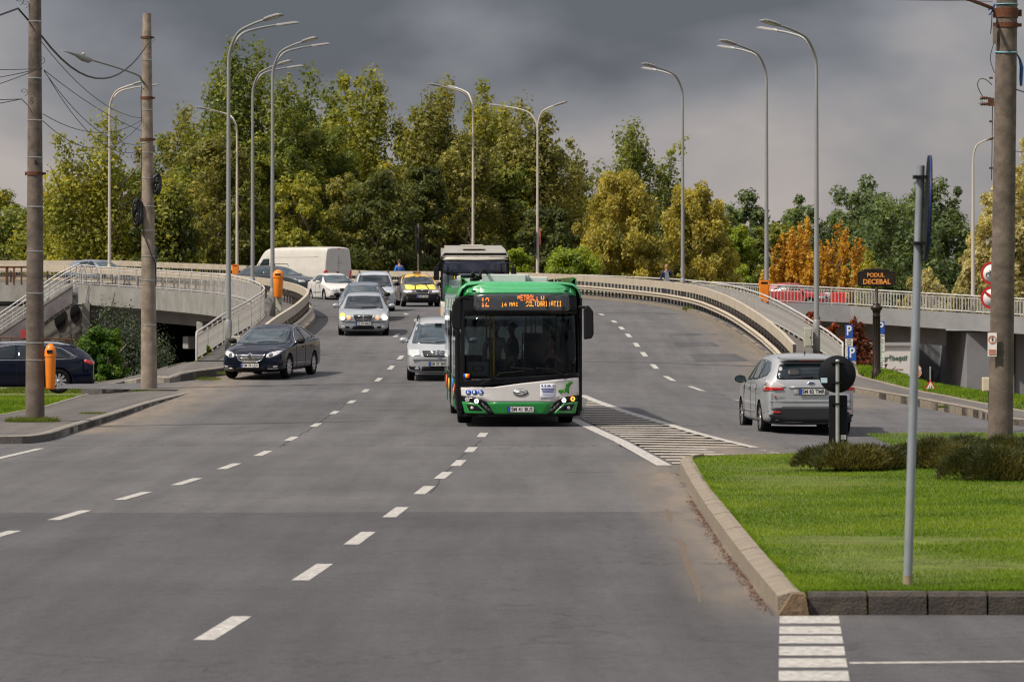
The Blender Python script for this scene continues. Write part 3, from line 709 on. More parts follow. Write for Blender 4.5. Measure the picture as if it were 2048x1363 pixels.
# ------------------------------------------------------------ lamp posts
M_LAMP = mat('lamp_post_paint', (.27, .275, .28), .5, .2, var=.08, vs=1.5)
M_LAMPW = mat('warm_lamp_post_paint', (.50, .46, .39), .5, .1, var=.08, vs=1.5)
M_HEAD = mat('luminaire_shell', (.26, .255, .25), .5, .3)
M_LENS = mat('luminaire_lens', (.42, .40, .33), .3)
def lamp(label, px, Y, ytop, arms, m_=None, base_z=None, r=.092, X=None, head=1.0):
    X = (px - 1024) / F * Y if X is None else X
    z0 = base_z if base_z is not None else rz_(X, Y) + .15
    zt = CH - (ytop - HY) / F * Y; H = zt - z0; m_ = m_ or M_LAMP
    t = thing('street_lamp', label, 'street lamp', (X, Y, z0), 0, 'street lamps along the ramp and the bridge')
    mb = MB(); n = 10
    mb.tube([(0, 0, H * i / n * .86) for i in range(n + 1)], [r * (1 - .42 * i / n) for i in range(n + 1)], 14)
    obj('pole', mb, m_, t)
    obj('base', MB().lathe([(r * 1.0, 1.05), (r * 1.25, 1.0), (r * 1.25, 0), (0, 0)], n=14), m_, t)
    obj('access_door', MB().cbox((0, -r * 1.22, .62), (.10, .02, .34), 0, .004), m_, t)
    for (dx, dy) in arms:
        P = catmull([(0, 0, H * .84), (dx * .03, dy * .03, H * .90), (dx * .22, dy * .22, H * .955), (dx * .55, dy * .55, H * .978), (dx * .86, dy * .86, H * .99)], 5)
        a = obj('arm', MB().tube(P, [.055 - .02 * i / (len(P) - 1) for i in range(len(P))], 16), m_, t)
        d = (P[-1] - P[-3]).normalized(); side = Vector((-d.y, d.x, 0)).normalized(); up = d.cross(side) * (-1 if d.cross(side).z < 0 else 1)
        o_ = P[-1]; l = .80 * head; w = .19 * head
        def pt(u, v, h): return o_ + d * (u * l) + side * (v * w) + up * h
        mb = MB(); top = []; bot = []
        ol = [(-.12, .25), (.1, .8), (.45, 1), (.85, .85), (1, .5)]
        ring = [(u, v) for u, v in ol] + [(u, -v) for u, v in ol[::-1]]; k = len(ring)
        mb.add([pt(u, v, -.035) for u, v in ring] + [pt(u, v, .0) for u, v in ring] + [pt(.12 + (u - .12) * .8, v * .6, .05) for u, v in ring],
               [tuple(range(k))[::-1]] + [(i + s * k, (i+1) % k + s * k, (i+1) % k + (s+1) * k, i + (s+1) * k) for s in (0, 1) for i in range(k)] + [tuple(range(2*k, 3*k))])
        hd = obj('lamp_head', mb, M_HEAD, t, fix=True)
        lens = [(.2, .6), (.9, .6), (.9, -.6), (.2, -.6)]
        obj('lens', MB().prism([(0, 0)], (0,0,0)) if 0 else MB().add([pt(u, v, -.037) for u, v in lens] + [pt(u, v, -.045) for u, v in lens], [(0,1,2,3), (7,6,5,4), (0,4,5,1), (1,5,6,2), (2,6,7,3), (3,7,4,0)]), M_LENS, hd)
    return t
RT = [(1.45, -1.5), (1.75, 1.5)]; LT = [(-1.5, -1.5), (-1.4, 1.5)]
l1 = lamp('double lamp post at the lower end of the ramp railing behind the dark car', 457, 127, 38, RT)
l3 = lamp('double lamp post carrying an orange bin with hooded top on the railing side', 545, 154, 82, RT)
l2 = lamp('slimmer double lamp post standing between the two front lamp posts of the ramp', 510, 175, 127, RT, X=-11.35)
l4 = lamp('cream double lamp post with its arms to the left above a small orange bin', 474, 236, 217, [(-1.9, -1.3), (-1.6, 1.3)], M_LAMPW, X=(474-1024)/F*236)
l5 = lamp('thin double lamp post rising beside the grey car on the overpass', 219, 206, 166, [(1.6, -1.1), (2.0, 1.3)], M_LAMPW)
r1 = lamp('tallest double lamp post at the foot of the curved railing near the parking signs', 1633, 127, 49, LT)
r2 = lamp('double lamp post with an orange bin strapped at railing height before the yellow trees', 1533, 153, 87, LT)
r3 = lamp('double lamp post beside the woman in the navy jacket', 1362, 180, 132, LT, X=7.68)
l6 = lamp('cream double lamp post rising behind the roof of the cream bus', 946, 231, 170, [(-2.2, -1.4), (-1.1, 1.4)], M_LAMPW)
r4 = lamp('lamp post with two opposite arms and a black sign plate on its shaft', 1075, 229, 208, [(-2.3, .4), (1.15, -.6)], M_LAMPW)
lamp('cream lamp post standing on the low side bridge in front of pale trees', 1946, 228.5, 276, [(.9, -.8), (1.0, .9)], M_LAMPW, base_z=1.68, r=.12)
# black sign plate and red sticker on the far post
obj('sign_plate', MB().cbox((-.17, -.16, 2.75), (.05, .30, 1.5), 0, .015), M_BLACK, r4)
obj('sticker', MB().cbox((.13, -.13, 3.1), (.10, .012, .95)), mat('faded_red_sticker', (.40, .10, .05), .6), r4)
gbox('grey switch box on the lamp post behind the dark car', (-8.75, 126.9, .93), (.30, .22, .48), M_BOXG)
gbox('pale switch box strapped to the tallest lamp post at right', (9.38, 126.8, 1.05), (.24, .20, .62), M_BOXG)
gbox('small grey switch box low on the lamp post with the hooded orange bin', (-8.96, 153.8, 2.05), (.24, .2, .7), M_BOXG)
gbox('small grey box under the orange bin of the lamp post before the yellow trees', (9.5, 152.8, 2.1), (.22, .2, .45), M_BOXG)
# ------------------------------------------------------------ orange litter bins
M_BIN = mat('orange_bin_plastic', (.83, .23, .012), .45, var=.10, vs=3, dirt=(.35, .12, .03), ds=4, amt=.35)
def litter_bin(label, p, rz=0, h=.85, w=.40, d=.32, round_=False):
    t = thing('litter_bin', label, 'litter bin', p, rz, 'orange litter bins')
    if round_:
        obj('body', MB().lathe([(0, 0), (w*.34, 0), (w*.38, .03), (w*.46, h*.72)], n=20), M_BIN, t)
        obj('lid', MB().lathe([(w*.50, h*.72), (w*.50, h*.78), (w*.47, h*.86), (w*.34, h*.95), (w*.15, h*.995), (0, h)], n=20), M_BIN, t)
        obj('opening', MB().cbox((0, -w * .43, h * .83), (w * .5, .06, h * .07), 0, .01), M_BLACK, t)
    else:
        mb = MB(); P = []
        for z, s in ((0, .78), (.03, .84), (h * .78, 1.0)):
            P.append([(x * s, y * s, z) for x, y in rrect(w, d, .05, 3)])
        k = len(P[0]); mb.add(sum(P, []), [tuple(range(k))[::-1]] + [(i + s*k, (i+1)%k + s*k, (i+1)%k + (s+1)*k, i + (s+1)*k) for s in (0, 1) for i in range(k)], False)
        obj('body', mb, M_BIN, t)
        arch = [(-w/2 - .012, h * .78), (w/2 + .012, h * .78)] + [((w/2 + .012) * math.cos(a) ** .6 if math.cos(a) > 0 else -(w/2+.012) * (-math.cos(a)) ** .6, h * .78 + h * .22 * math.sin(a) ** .8) for a in [math.pi * i / 14 for i in range(1, 14)]]
        obj('lid', MB().prism(arch, (0, d * .96, 0), (0, -d * .48, 0)), M_BIN, t, fix=True)
        obj('opening', MB().prism(rrect(w * .66, h * .09, .02, 3, 0, h * .875), (0, -.006, 0), (0, -d * .48 - .001, 0)), M_BLACK, t, fix=True)
    obj('bracket', MB().cbox((0, d * .52, h * .55), (.12, .1, .04)), M_GALV, t)
    return t
litter_bin('tall round orange bin fixed to the concrete pole in front of the dark estate car', (-9.33, 80.85, .78), 0, .92, .24, .2, True)
litter_bin('orange hooded bin hanging on the lamp post of the white ramp railing', (-8.98, 153.55, 2.62), 0, 1.06, .42, .34, True)
litter_bin('orange bin with slot hanging from the lamp post before the yellow trees', (9.62, 152.62, 2.42), 0, .86, .40, .3)
litter_bin('distant orange bin seen above the far cream barrier', (-16.22, 234.6, 3.95), 0, .60, .40, .3)
M_CPOLE = mat('old_pole_concrete', (.25, .205, .165), .92, var=.30, vs=4, bump=.5, bs=70, dirt=(.09, .065, .05), ds=2.5, amt=.7)
M_CPOLE2 = mat('dark_pole_concrete', (.135, .108, .088), .92, var=.45, vs=4.5, bump=.5, bs=70, dirt=(.045, .036, .03), ds=2.2, amt=.8)
M_WIRE = mat('wire', (.03, .028, .03), .6); M_STRAP = mat('steel_strap', (.50, .52, .53), .35, .8); M_CABLE = mat('black_cable', (.012, .012, .013), .5)
def hang(a, b, sag, r, n=14, name='cable', par=None, m_=None):
    a, b = Vector(a), Vector(b); P = [a + (b - a) * (i / n) - Vector((0, 0, sag * 4 * (i / n) * (1 - i / n))) for i in range(n + 1)]
    return obj(name, MB().tube(P, r, 6), m_ or M_WIRE, par, world=par is not None)
def cpole(label, x, y, z, H, r0, r1, lean=(0, 0), m_=None, straps=(), rust=(), wraps=()):
    t = thing('concrete_pole', label, 'utility pole', (x, y, z), 0, 'concrete utility poles')
    C = lambda h: Vector((lean[0] * h / H, lean[1] * h / H, h)); rr = lambda h: r0 + (r1 - r0) * h / H
    n = 24; obj('shaft', MB().tube([C(H * i / n) for i in range(n + 1)], [rr(H * i / n) * random.uniform(.995, 1.005) for i in range(n + 1)], 28), m_ or M_CPOLE, t)
    for h in straps: obj('steel_strap', MB().tube([C(h - .012), C(h + .012)], rr(h) + .008, 28), M_STRAP, t)
    for h, w in rust: 
        c = C(h); obj('clamp', MB().tube([C(h - w/2), C(h + w/2)], rr(h) + .016, 28).cbox((c.x - rr(h) - .02, c.y, h), (.05, .07, w)).cbox((c.x + rr(h) + .03, c.y, h), (.07, .06, w * .7)), M_RUST, t)
    return t, C, rr
p1, C1, rr1 = cpole('dark weathered concrete pole with an orange bin and grass at its foot', -9.66, 81, .0 + .12, 9.6, .196, .118, (0, 0), M_CPOLE2, (6.95, 6.1, 5.35, 4.35, 3.45, 2.6, 1.6, 1.25, 8.1), ((5.02, .07), ))
p2, C2, rr2 = cpole('lighter concrete pole with two black cable coils and a curved lamp arm', -9.8, 108, .14, 10.15, .225, .115, (-.06, 0), M_CPOLE, (8.9, 7.55, 5.7, 4.95, 4.3, 3.6, 2.95, 1.75, 6.4), ((9.5, .06), (7.9 - .03, .07), (6.75, .07)))
p3, C3, rr3 = cpole('thick concrete pole rising out of the hedge with a blue ribbon and warning sticker', 7.32, 60, .17, 7.3, .188, .155, (.11, 0), M_CPOLE2, (), ((6.73, .14), (6.55, .07)))
# dark stained tone of the poles is in the material; ties on pole 2
W1 = lambda h, s=1: Vector((p1.location.x + C1(h).x + s * (rr1(h) + .01), 81, p1.location.z + h))
W2 = lambda h, s=1: Vector((p2.location.x + C2(h).x + s * (rr2(h) + .01), 108, p2.location.z + h))
def wire_thing(label, a, b, sag, r, group='overhead cables at left', cat='cable'):
    o = hang(a, b, sag, r); o['label'] = label; o['category'] = cat; o['group'] = group; return o
def atv(px, py, Y): return at(px, py, Y)
wire_thing('thick twisted cable sagging between the two concrete poles at top', at(83, 72, 81), at(300, 80, 107.8), .95, .022)
wire_thing('thin wire falling from the first concrete pole above the others', at(83, 84, 81), at(283, 236, 107.8), .35, .008)
wire_thing('thin wire sagging lowest before the trees between the poles', at(88, 140, 81), at(284, 300, 107.8), .62, .008)
wire_thing('thin middle wire sagging between the poles', at(88, 142, 81), at(300, 284, 107.8), .55, .008)
wire_thing('straight thin wire from the hook of the first pole', at(88, 140, 81), at(284, 262, 107.8), .12, .008)
wire_thing('short sagging wire leaving the first pole above its rust stain', at(86, 228, 81), at(283, 240, 107.8), .36, .008)
wire_thing('short sagging wire leaving the first pole at its rust stain', at(86, 242, 81), at(283, 246, 107.8), .62, .008)
wire_thing('thick cable leaving the picture from the top of the first pole', at(56, 40, 81), at(36, 17, 80.5), .0, .02)
wire_thing('thick cable running out to the left from the bracket by the first pole', at(36, 17, 80.5), at(-60, 52, 76), .0, .02)
wire_thing('upper thin wire running out to the left from the first pole', at(84, 137, 81), at(-80, 138, 74), .02, .008)
wire_thing('second thin wire running out to the left from the first pole', at(84, 136, 81), at(-80, 166, 73), .03, .008)
wire_thing('third thin wire running out to the left from the first pole', at(82, 136, 81), at(-80, 192, 72), .03, .008)
wire_thing('lower wire tied to the first pole by a hook', at(55, 210, 81), at(43, 198, 80.6), .0, .008)
wire_thing('pair wire leaving left from the lower hook', at(43, 198, 80.6), at(-80, 197, 74), .02, .009)
wire_thing('slanting wire leaving left from the lower hook', at(43, 198, 80.6), at(-80, 217, 73), .02, .009)
# hooks
def curl(px, py, Y, s=.05, par=None):
    c = at(px, py, Y); P = [c + Vector((s * math.sin(a) * (1 + a * .12), 0, s * (1 - math.cos(a)) + a * .012)) for a in [i * .6 for i in range(12)]]
    return obj('tie_wire', MB().tube(P, .006, 5), M_WIRE, par, world=True)
curl(84, 128, 81, .05, p1); curl(40, 10, 80.6, .06, p1); curl(50, 192, 80.8, .05, p1); curl(52, 16, 80.9, .05, p1); curl(304, 84, 107.8, .06, p2)
for s_ in range(5): obj('stencilled_number', MB().cbox((.02 + .03 * (s_ % 3), -rr1(5.25) - .001, 5.22 + .05 * (s_ // 3)), (.018, .006, .036)), M_BLACK, p1)
# cable down pole 2, coils and blue cable
obj('cable', MB().tube([W2(6.5, -1), W2(5.6, -1), W2(4.9, -1), (W2(4.3, 0).x - .1, 107.78, 4.3), (W2(3.7, 0).x + .12, 107.78, 3.75), W2(3.4, 1), W2(2.8, 1)], .014, 6), M_CABLE, p2, world=True)
obj('cable', MB().tube([W2(8.8, -.2), W2(8.2, -1), W2(7.9, -1.15), W2(7.6, -1.1), W2(7.2, -1)], .01, 6), M_CABLE, p2, world=True)
obj('blue_conduit', MB().tube([W2(3.9, 1.05), W2(3.4, 1.05), W2(2.9, 1.02)], .014, 6), mat('blue_cable', (.03, .10, .30), .5), p2, world=True)
def coil(label, c, rx, rz, n, seed):
    random.seed(seed); mb = MB()
    for k in range(n):
        ox, oy, sc = random.uniform(-.05, .05), random.uniform(-.10, .08), random.uniform(.3, 1.05)
        mb.tube([(c[0] + ox + rx * sc * math.cos(a), c[1] + oy + .05 * math.sin(2 * a), c[2] + rz * sc * math.sin(a) + random.uniform(-.012, .012)) for a in [math.pi * 2 * i / 22 for i in range(23)]], .032, 6, cap=False)
    o = obj('cable_coil', mb, M_CABLE); o['label'] = label; o['category'] = 'cable coil'; o['group'] = 'black cable coils on the concrete pole'
    return o
coil('black cable coil tied on the right side of the lighter pole', (W2(5.45).x + .07, 107.9, at(0, 368, 108).z), .075, .28, 22, 3)
coil('black cable coil hanging on the left side of the lighter pole', (W2(4.6, -1).x - .08, 107.8, at(0, 425, 108).z), .085, .36, 20, 4)
random.seed(11)
# lamp arm on pole 2
a0 = at(283, 160, 107.9); P = catmull([a0 + Vector((.06, 0, -.22)), a0, at(275, 150, 107.4), at(240, 137, 106.6), at(184, 120, 105)], 5)
obj('lamp_arm', MB().tube(P, .028, 8), M_LAMP, p2, world=True)
h0, h1 = at(184, 121, 105), at(122, 101, 103.6); d = (h1 - h0); sd_ = Vector((0, 1, 0)); mb = MB(); vs = []; prof = [(0, .03, -.02, .04), (.12, .07, -.10, .07), (.35, .13, -.10, .08), (.55, .13, -.03, .06), (.8, .10, -.005, .03), (1, .03, 0, .015)]
for u, w, lo_, hi_ in prof:
    c = h0 + d * u; vs += [c + sd_ * w + Vector((0,0,0)), c + sd_ * w * .5 + Vector((0, 0, hi_)), c - sd_ * w * .5 + Vector((0, 0, hi_)), c - sd_ * w, c - sd_ * w * .6 + Vector((0, 0, lo_)), c + sd_ * w * .6 + Vector((0, 0, lo_))]
mb.add(vs, [(i*6+j, i*6+(j+1)%6, (i+1)*6+(j+1)%6, (i+1)*6+j) for i in range(5) for j in range(6)] + [tuple(range(6)), tuple(range(35, 29, -1))], True)
hd = obj('lamp_head', mb, M_HEAD, p2, world=True, fix=True); obj('photocell', MB().lathe([(0, .05), (.04, .05), (.04, 0), (0, 0)], c=h0 + d * .28 + Vector((0, 0, .08)) - p2.location), M_BOXG, hd)
# pole 3 details
T3 = Vector(p3.location)
def L3(px, py, dy=0): return at(px, py, 60 + dy) - T3
M_BLUEW = mat('blue_ribbon', (.01, .07, .22), .6, var=.3, vs=30)
obj('blue_wire', MB().tube([C3(6.15 + (.02 * math.sin(a))) + Vector((math.cos(a) * (rr3(6.1) + .012), math.sin(a) * (rr3(6.1) + .012), 0)) for a in [i * .45 for i in range(15)]], .011, 6), mat('pale_blue_wire', (.18, .38, .50), .5), p3)
obj('blue_wire', MB().tube([C3(6.86) + Vector((math.cos(a) * (rr3(6.8) + .012), math.sin(a) * (rr3(6.8) + .012), 0)) for a in [i * .45 for i in range(15)]], .009, 6), _mats['pale_blue_wire'], p3)
obj('ribbon', MB().tube([L3(2034, 108), L3(2040, 120), L3(2043, 135), L3(2042, 155), L3(2042, 172)], [.01, .02, .03, .028, .02], 5), M_BLUEW, p3)
obj('ribbon', MB().tube([L3(1976, 20), L3(1986, 14), L3(1990, 8), L3(1984, 24), L3(1978, 30)], .014, 5), M_BLUEW, p3)
obj('strain_arm', MB().tube([L3(1925, -6, -1.2), L3(1960, 7, -.4), L3(1983, 16)], .03, 8), mat('rusty_tube', (.14, .06, .045), .8, var=.3), p3)
obj('wire', MB().tube([L3(1984, 28), L3(1983, 50), L3(1981, 68)], .008, 5), M_WIRE, p3)
obj('wire', MB().tube(catmull([L3(1988, 86), L3(1981, 110), L3(1982, 126), L3(1989, 146)], 4), .006, 5), M_WIRE, p3)
obj('wire', MB().tube(catmull([L3(1984, 170), L3(1973, 160), L3(1961, 158), L3(1955, 168), L3(1959, 182), L3(1966, 194)], 5), .007, 5), M_WIRE, p3)
obj('wire', MB().tube([L3(1985, 210), L3(1984, 300), L3(1983, 360)], .007, 5), M_WIRE, p3)
for (x, y) in ((1970, 196), (1970, 208)):
    c = L3(x, y); obj('insulator', MB().lathe([(0, -.07), (.022, -.07), (.03, -.04), (.016, -.03), (.034, -.01), (.016, 0), (.03, .03), (.012, .04), (.012, .09), (0, .09)], c=c, axis='x', n=10), mat('brown_porcelain', (.10, .05, .035), .25), p3)
for y in (156, 204, 243, 278, 336): c = L3(1982, y); obj('bracket', MB().cbox(c, (.05 if y != 204 else .09, .05, .03 if y != 204 else .12)), M_RUST, p3)
obj('wire', MB().tube([L3(1958, 198), L3(1966, 202), L3(1957, 208)], .004, 4), M_WIRE, p3)
obj('plate', MB().cbox(L3(1989, 70, -.12), (.05, .06, .26)), M_CPOLE, p3)
wire_thing('thin wire crossing the top edge of the sky at right', at(1690, -2, 66), at(1985, 3, 60), .0, .006, 'overhead cables at right')
wire_thing('thin wire leaving right from the thick pole', at(2030, 178, 60), at(2120, 200, 58), .02, .010, 'overhead cables at right')
wire_thing('faint wire leaving right from the thick pole lower down', at(2028, 302, 60), at(2120, 308, 58), .01, .006, 'overhead cables at right')
# danger sticker on pole 3
M_WP = mat('white_sign_face', (.72, .70, .68), .45, dirt=(.45, .42, .38), ds=8, amt=.4); M_RED = mat('red_sign_face', (.55, .02, .015), .4); M_BLUE = mat('blue_sign_face', (.02, .085, .42), .4); M_INK = mat('black_ink', (.012, .012, .015), .6)
M_PINK = mat('faded_red_print', (.50, .17, .12), .6, var=.2, vs=20)
st = thing('warning_sticker', 'peeling warning sticker with a lightning bolt in a faded red ring on the thick pole', 'sticker', at(1985, 688, 59.78), 0)
def ring(r0, r1, y, n=28):
    mb = MB(); A = circ(n, r0); B = circ(n, r1); vs = [(a, y, b) for a, b in A] + [(a, y, b) for a, b in B] + [(a, y + .004, b) for a, b in A] + [(a, y + .004, b) for a, b in B]
    return mb.add(vs, [(i, (i+1)%n, (i+1)%n+n, i+n) for i in range(n)] + [(i+n, (i+1)%n+n, (i+1)%n+3*n, i+3*n) for i in range(n)])
obj('sheet', MB().add([(-.072, -.0, -.18), (.06, -.022, -.18), (.062, -.022, .17), (-.070, 0, .17), (-.072, .01, -.18), (.06, -.01, -.18), (.062, -.01, .17), (-.07, .01, .17)], [(0,1,2,3), (7,6,5,4), (0,4,5,1), (1,5,6,2), (2,6,7,3), (3,7,4,0)]), M_WP, st)
o = obj('red_ring', ring(.045, .062, 0), M_PINK, st); o.location = (-.006, -.018, .07); o.rotation_euler = (0, 0, -.16)
o = obj('lightning_bolt', MB().prism([(.012, .045), (-.02, .0), (-.002, .002), (-.012, -.045), (.022, .008), (.004, .006)], (0, .003, 0)), M_INK, st); o.location = (-.006, -.020, .07)
o = obj('lettering', MB().cbox((0, 0, 0), (.105, .003, .028)).cbox((0, 0, -.045), (.105, .003, .034)), M_PINK, st); o.location = (-.006, -.019, -.09); o.rotation_euler = (0, 0, -.16)

# ------------------------------------------------------------ signs
M_SBACK = mat('dark_sign_back', (.007, .008, .012), .7, spec=.2)
def round_back(px, py, Y, rpx, label):
    c = at(px, py, Y); z0 = .19; r = rpx / F * Y
    t = thing('round_sign', label, 'traffic sign', (c.x, Y, z0)); h = c.z - z0
    obj('post', MB().tube([(0, 0, 0), (0, 0, h + r * .72)], .031, 14), M_GALV, t)
    obj('cap', MB().lathe([(.033, 0), (.033, .02), (0, .024)], c=(0, 0, h + r * .72), n=14), M_GALV, t)
    obj('disc', MB().lathe([(0, .05), (r, .05), (r + .004, .055), (r + .004, .072), (r, .078), (0, .078)], c=(0, 0, h), axis='y', n=48), M_SBACK, t, fix=True)
    for dz in (.62, -.45): obj('clamp', MB().cbox((0, -.0, h + r * dz), (.085, .095, .03)).cbox((0, .04, h + r * dz), (.20, .02, .02)), M_BLACK, t)
    obj('sticker', MB().cbox((-r * .72, .044, h - r * .33), (.105, .004, .08)), mat('pale_blue_sticker', (.45, .62, .72), .4), t)
    b = obj('lower_board', MB().prism(rrect(.30, .92, .03, 3, 0, 0), (0, .025, 0), (0.015, .05, h - r - .50)), M_SBACK, t, fix=True)
    obj('sticker', MB().cbox((.10, .045, h - r - .72), (.085, .004, .075)), M_WP, b)
    obj('clamp', MB().cbox((0, 0, h - r - .18), (.09, .095, .03)).cbox((0, .04, h - r - .18), (.18, .02, .015)), M_BLACK, t)
    return t
round_back(1675, 748, 64.8, 37, 'black back of a round sign above a narrow board before the silver people carrier')
# foreground post with a sign seen edge on
t = thing('edge_on_sign', 'tall grey steel post on the lawn with a blue-edged sign seen edge-on', 'traffic sign', (3.41, 34.5, .16))
hp = 3.62; lean = .115
obj('post', MB().tube([(0, 0, -.05), (lean, 0, hp)], [.040, .036], 20), mat('blue_grey_galvanised', (.27, .30, .33), .5, .35, var=.15, vs=4), t)
obj('post_foot', MB().tube([(0, 0, -.02), (.003, 0, .09)], .0415, 20), mat('earthy_steel', (.26, .21, .13), .8, var=.3), t)
r_ = .45; cz = hp - .37; cx = lean + .062
obj('panel', MB().lathe([(0, -.014), (r_, -.014), (r_ + .008, -.018), (r_ + .008, .012), (r_, .014), (0, .014)], c=(0, 0, 0), axis='x', n=48), M_SBACK, t, fix=True)
pn = LAST[0]; pn.location = (cx, -.02, cz); pn.rotation_euler = (0, R(2.0), R(-3.6))
obj('edge_band', MB().tube([(0.0, (r_ + .006) * math.cos(a), (r_ + .006) * math.sin(a)) for a in [math.pi * (i / 30 - .0) * 2 for i in range(31)]], .006, 6), mat('blue_edge', (.006, .03, .20), .4), pn)
for dz in (.27, -.30): obj('clamp', MB().cbox((cx - .05, -.01, cz + dz), (.11, .10, .028)).cbox((lean - .05, -.01, cz + dz), (.03, .12, .03)), M_BLACK, t)
# no-entry style discs partly behind the thick pole
sg = thing('prohibition_sign', 'red-ringed bicycle prohibition sign above a trailer prohibition sign behind the thick pole', 'traffic sign', at(1984, 640, 82) - Vector((0, 0, 0)))
sg.location.z = .14
zz = lambda py: at(0, py, 82).z - .14
obj('post', MB().tube([(0, .05, 0), (0, .05, zz(520))], .03, 10), M_GALV, sg)
def disc_sign(zc, label_name, r=.236):
    d_ = obj(label_name, MB().lathe([(0, 0), (r * .86, 0), (r * .86, .012), (0, .012)], axis='y', n=48), M_WP, sg, fix=True); d_.location = (0, -.02, zc)
    obj('red_ring', ring(r * .82, r, -.006, 48), M_RED, d_); obj('sign_back', MB().lathe([(0, .014), (r, .014), (r, .022), (0, .022)], axis='y', n=48), M_SBACK, d_, fix=True); return d_
d1 = disc_sign(zz(546), 'bicycle_disc'); d2 = disc_sign(zz(595), 'trailer_disc')
mb = MB()
for cx_ in (-.11, .11):
    mb.tube([(cx_ + .075 * math.cos(a), -.008, -.05 + .075 * math.sin(a)) for a in [i * math.pi / 10 for i in range(21)]], .006, 5, cap=False)
for a, b in (((-.11, -.05), (-.02, -.05)), ((-.02, -.05), (.06, .06)), ((.06, .06), (-.07, .06)), ((-.07, .06), (-.02, -.05)), ((-.11, -.05), (-.07, .06)), ((.11, -.05), (.05, .09)), ((.05, .09), (.09, .10)), ((-.09, .08), (-.05, .08))): mb.tube([(a[0], -.008, a[1]), (b[0], -.008, b[1])], .005, 5)
obj('bicycle_symbol', mb, M_INK, d1).scale = (.7, 1, .7)
obj('trailer_symbol', MB().prism([(-.16, .07), (-.08, .05), (-.03, .02), (-.07, .0), (-.14, .02)], (0, .004, 0), (0.03, -.008, .02)), M_INK, d2)
obj('red_bar', MB().cbox((0, 0, 0), (.42, .006, .045)), M_RED, d2); LAST[0].rotation_euler = (0, R(40), 0); LAST[0].location = (0, -.012, 0)
# PODUL DECEBAL ornate sign
ps = thing('bridge_name_sign', 'ornate black bridge name sign with amber letters PODUL DECEBAL on a fluted column', 'sign', at(1753, 745, 118))
ps.location.z = .34
M_IRON = mat('brown_black_iron', (.018, .013, .010), .45, .3, var=.3, vs=8, dirt=(.08, .035, .015), ds=10, amt=.5); M_AMB = mat('amber_letters', (.78, .30, .07), .5)
zq = lambda py: at(0, py, 118).z - .34
ft = zq(612)
obj('column', MB().lathe([(0, -.6), (.15, -.6), (.15, .12), (.115, .18), (.105, ft * .55), (.095, ft - .32), (.13, ft - .30), (.10, ft - .26), (.13, ft - .12), (.17, ft - .10), (.17, ft), (.10, ft + .03), (.12, ft + .06), (.05, ft + .10), (.045, zq(572)), (0, zq(572))], n=20), M_IRON, ps)
for i in range(10):
    a = 2 * math.pi * i / 10; obj('flute', MB().tube([(.107 * math.cos(a), .107 * math.sin(a), .2), (.100 * math.cos(a), .100 * math.sin(a), ft - .32)], .014, 5), M_IRON, ps)
bh = (572 - 542) * 118 / F; bw = 76 * 118 / F; cz = (zq(542) + zq(572)) / 2
bd = obj('board', MB().prism(rrect(bw, bh, .07, 4, 0, cz), (0, .10, 0), (0, -.05, 0)), M_IRON, ps, fix=True)
obj('board_trim', MB().cbox((0, 0, cz + bh / 2 + .03), (bw * .68, .08, .06), 0, .01).cbox((0, 0, cz + bh / 2 + .065), (bw * .3, .06, .03), 0, .01), M_IRON, ps)
fr = [(x, z) for x, z in rrect(bw - .05, bh - .05, .05, 4, 0, cz)]; obj('border', MB().tube([(x, -.052, z) for x, z in fr + fr[:1]], .007, 4), M_IRON, bd)
text_mesh('PODUL', .165, M_AMB, parent=bd, loc=(-.03, -.058, cz + .10), sx=.95, bold=.004, ext=.004); text_mesh('DECEBAL', .20, M_AMB, parent=bd, loc=(0, -.058, cz - .095), sx=.98, bold=.005, ext=.004)
# parking signs
def psign(label, px, ytop, Y, zbase, extra, w=.24, pw=0, xoff=0):
    c = at(px, ytop, Y); t = thing('parking_sign', label, 'parking sign', (c.x, Y, zbase), 0, 'blue parking signs beyond the railing'); H = c.z - zbase
    obj('post', MB().tube([(0, .03, -.3), (0, .03, H)], .025, 10), M_GALV, t)
    s_ = w; pl = obj('plate', MB().prism(rrect(s_, s_ * 1.75, .02, 3, 0, H - s_ * .875), (0, .015, 0)), M_BLUE, t, fix=True)
    text_mesh('P', s_ * 1.75, mat('white_letter', (.8, .8, .8), .5), parent=pl, loc=(0, -.004, H - s_ * .82), sx=.78, bold=.008, ext=.003)
    z = H - s_ * 1.75 - .02
    for k, hh in enumerate(extra):
        q = obj('lower_plate', MB().prism(rrect(s_, hh, .012, 3, 0, z - hh / 2), (0, .012, 0)), M_WP, t, fix=True)
        mb = MB()
        for j in range(int(hh / .07)):
            ww = random.uniform(.3, .75) * s_; mb.cbox((random.uniform(-.02, .02), -.003, z - .045 - j * .07), (ww, .003, .022))
        if mb.f: obj('print', mb, M_INK if k % 2 == 0 else mat('green_print', (.05, .25, .12), .6), q)
        z -= hh + .015
    return t
psign('upper blue parking sign above stacked information plates nearest the railing end', 1698, 649, 128, -.4, (.24, .95), .245)
psign('lower blue parking sign right beside the black round sign', 1704, 692, 122, -.1, (.30, .3), .255)
psign('blue parking sign half hidden behind the ornate black column', 1762, 642, 131, -1.5, (.30, .55, .35), .235)
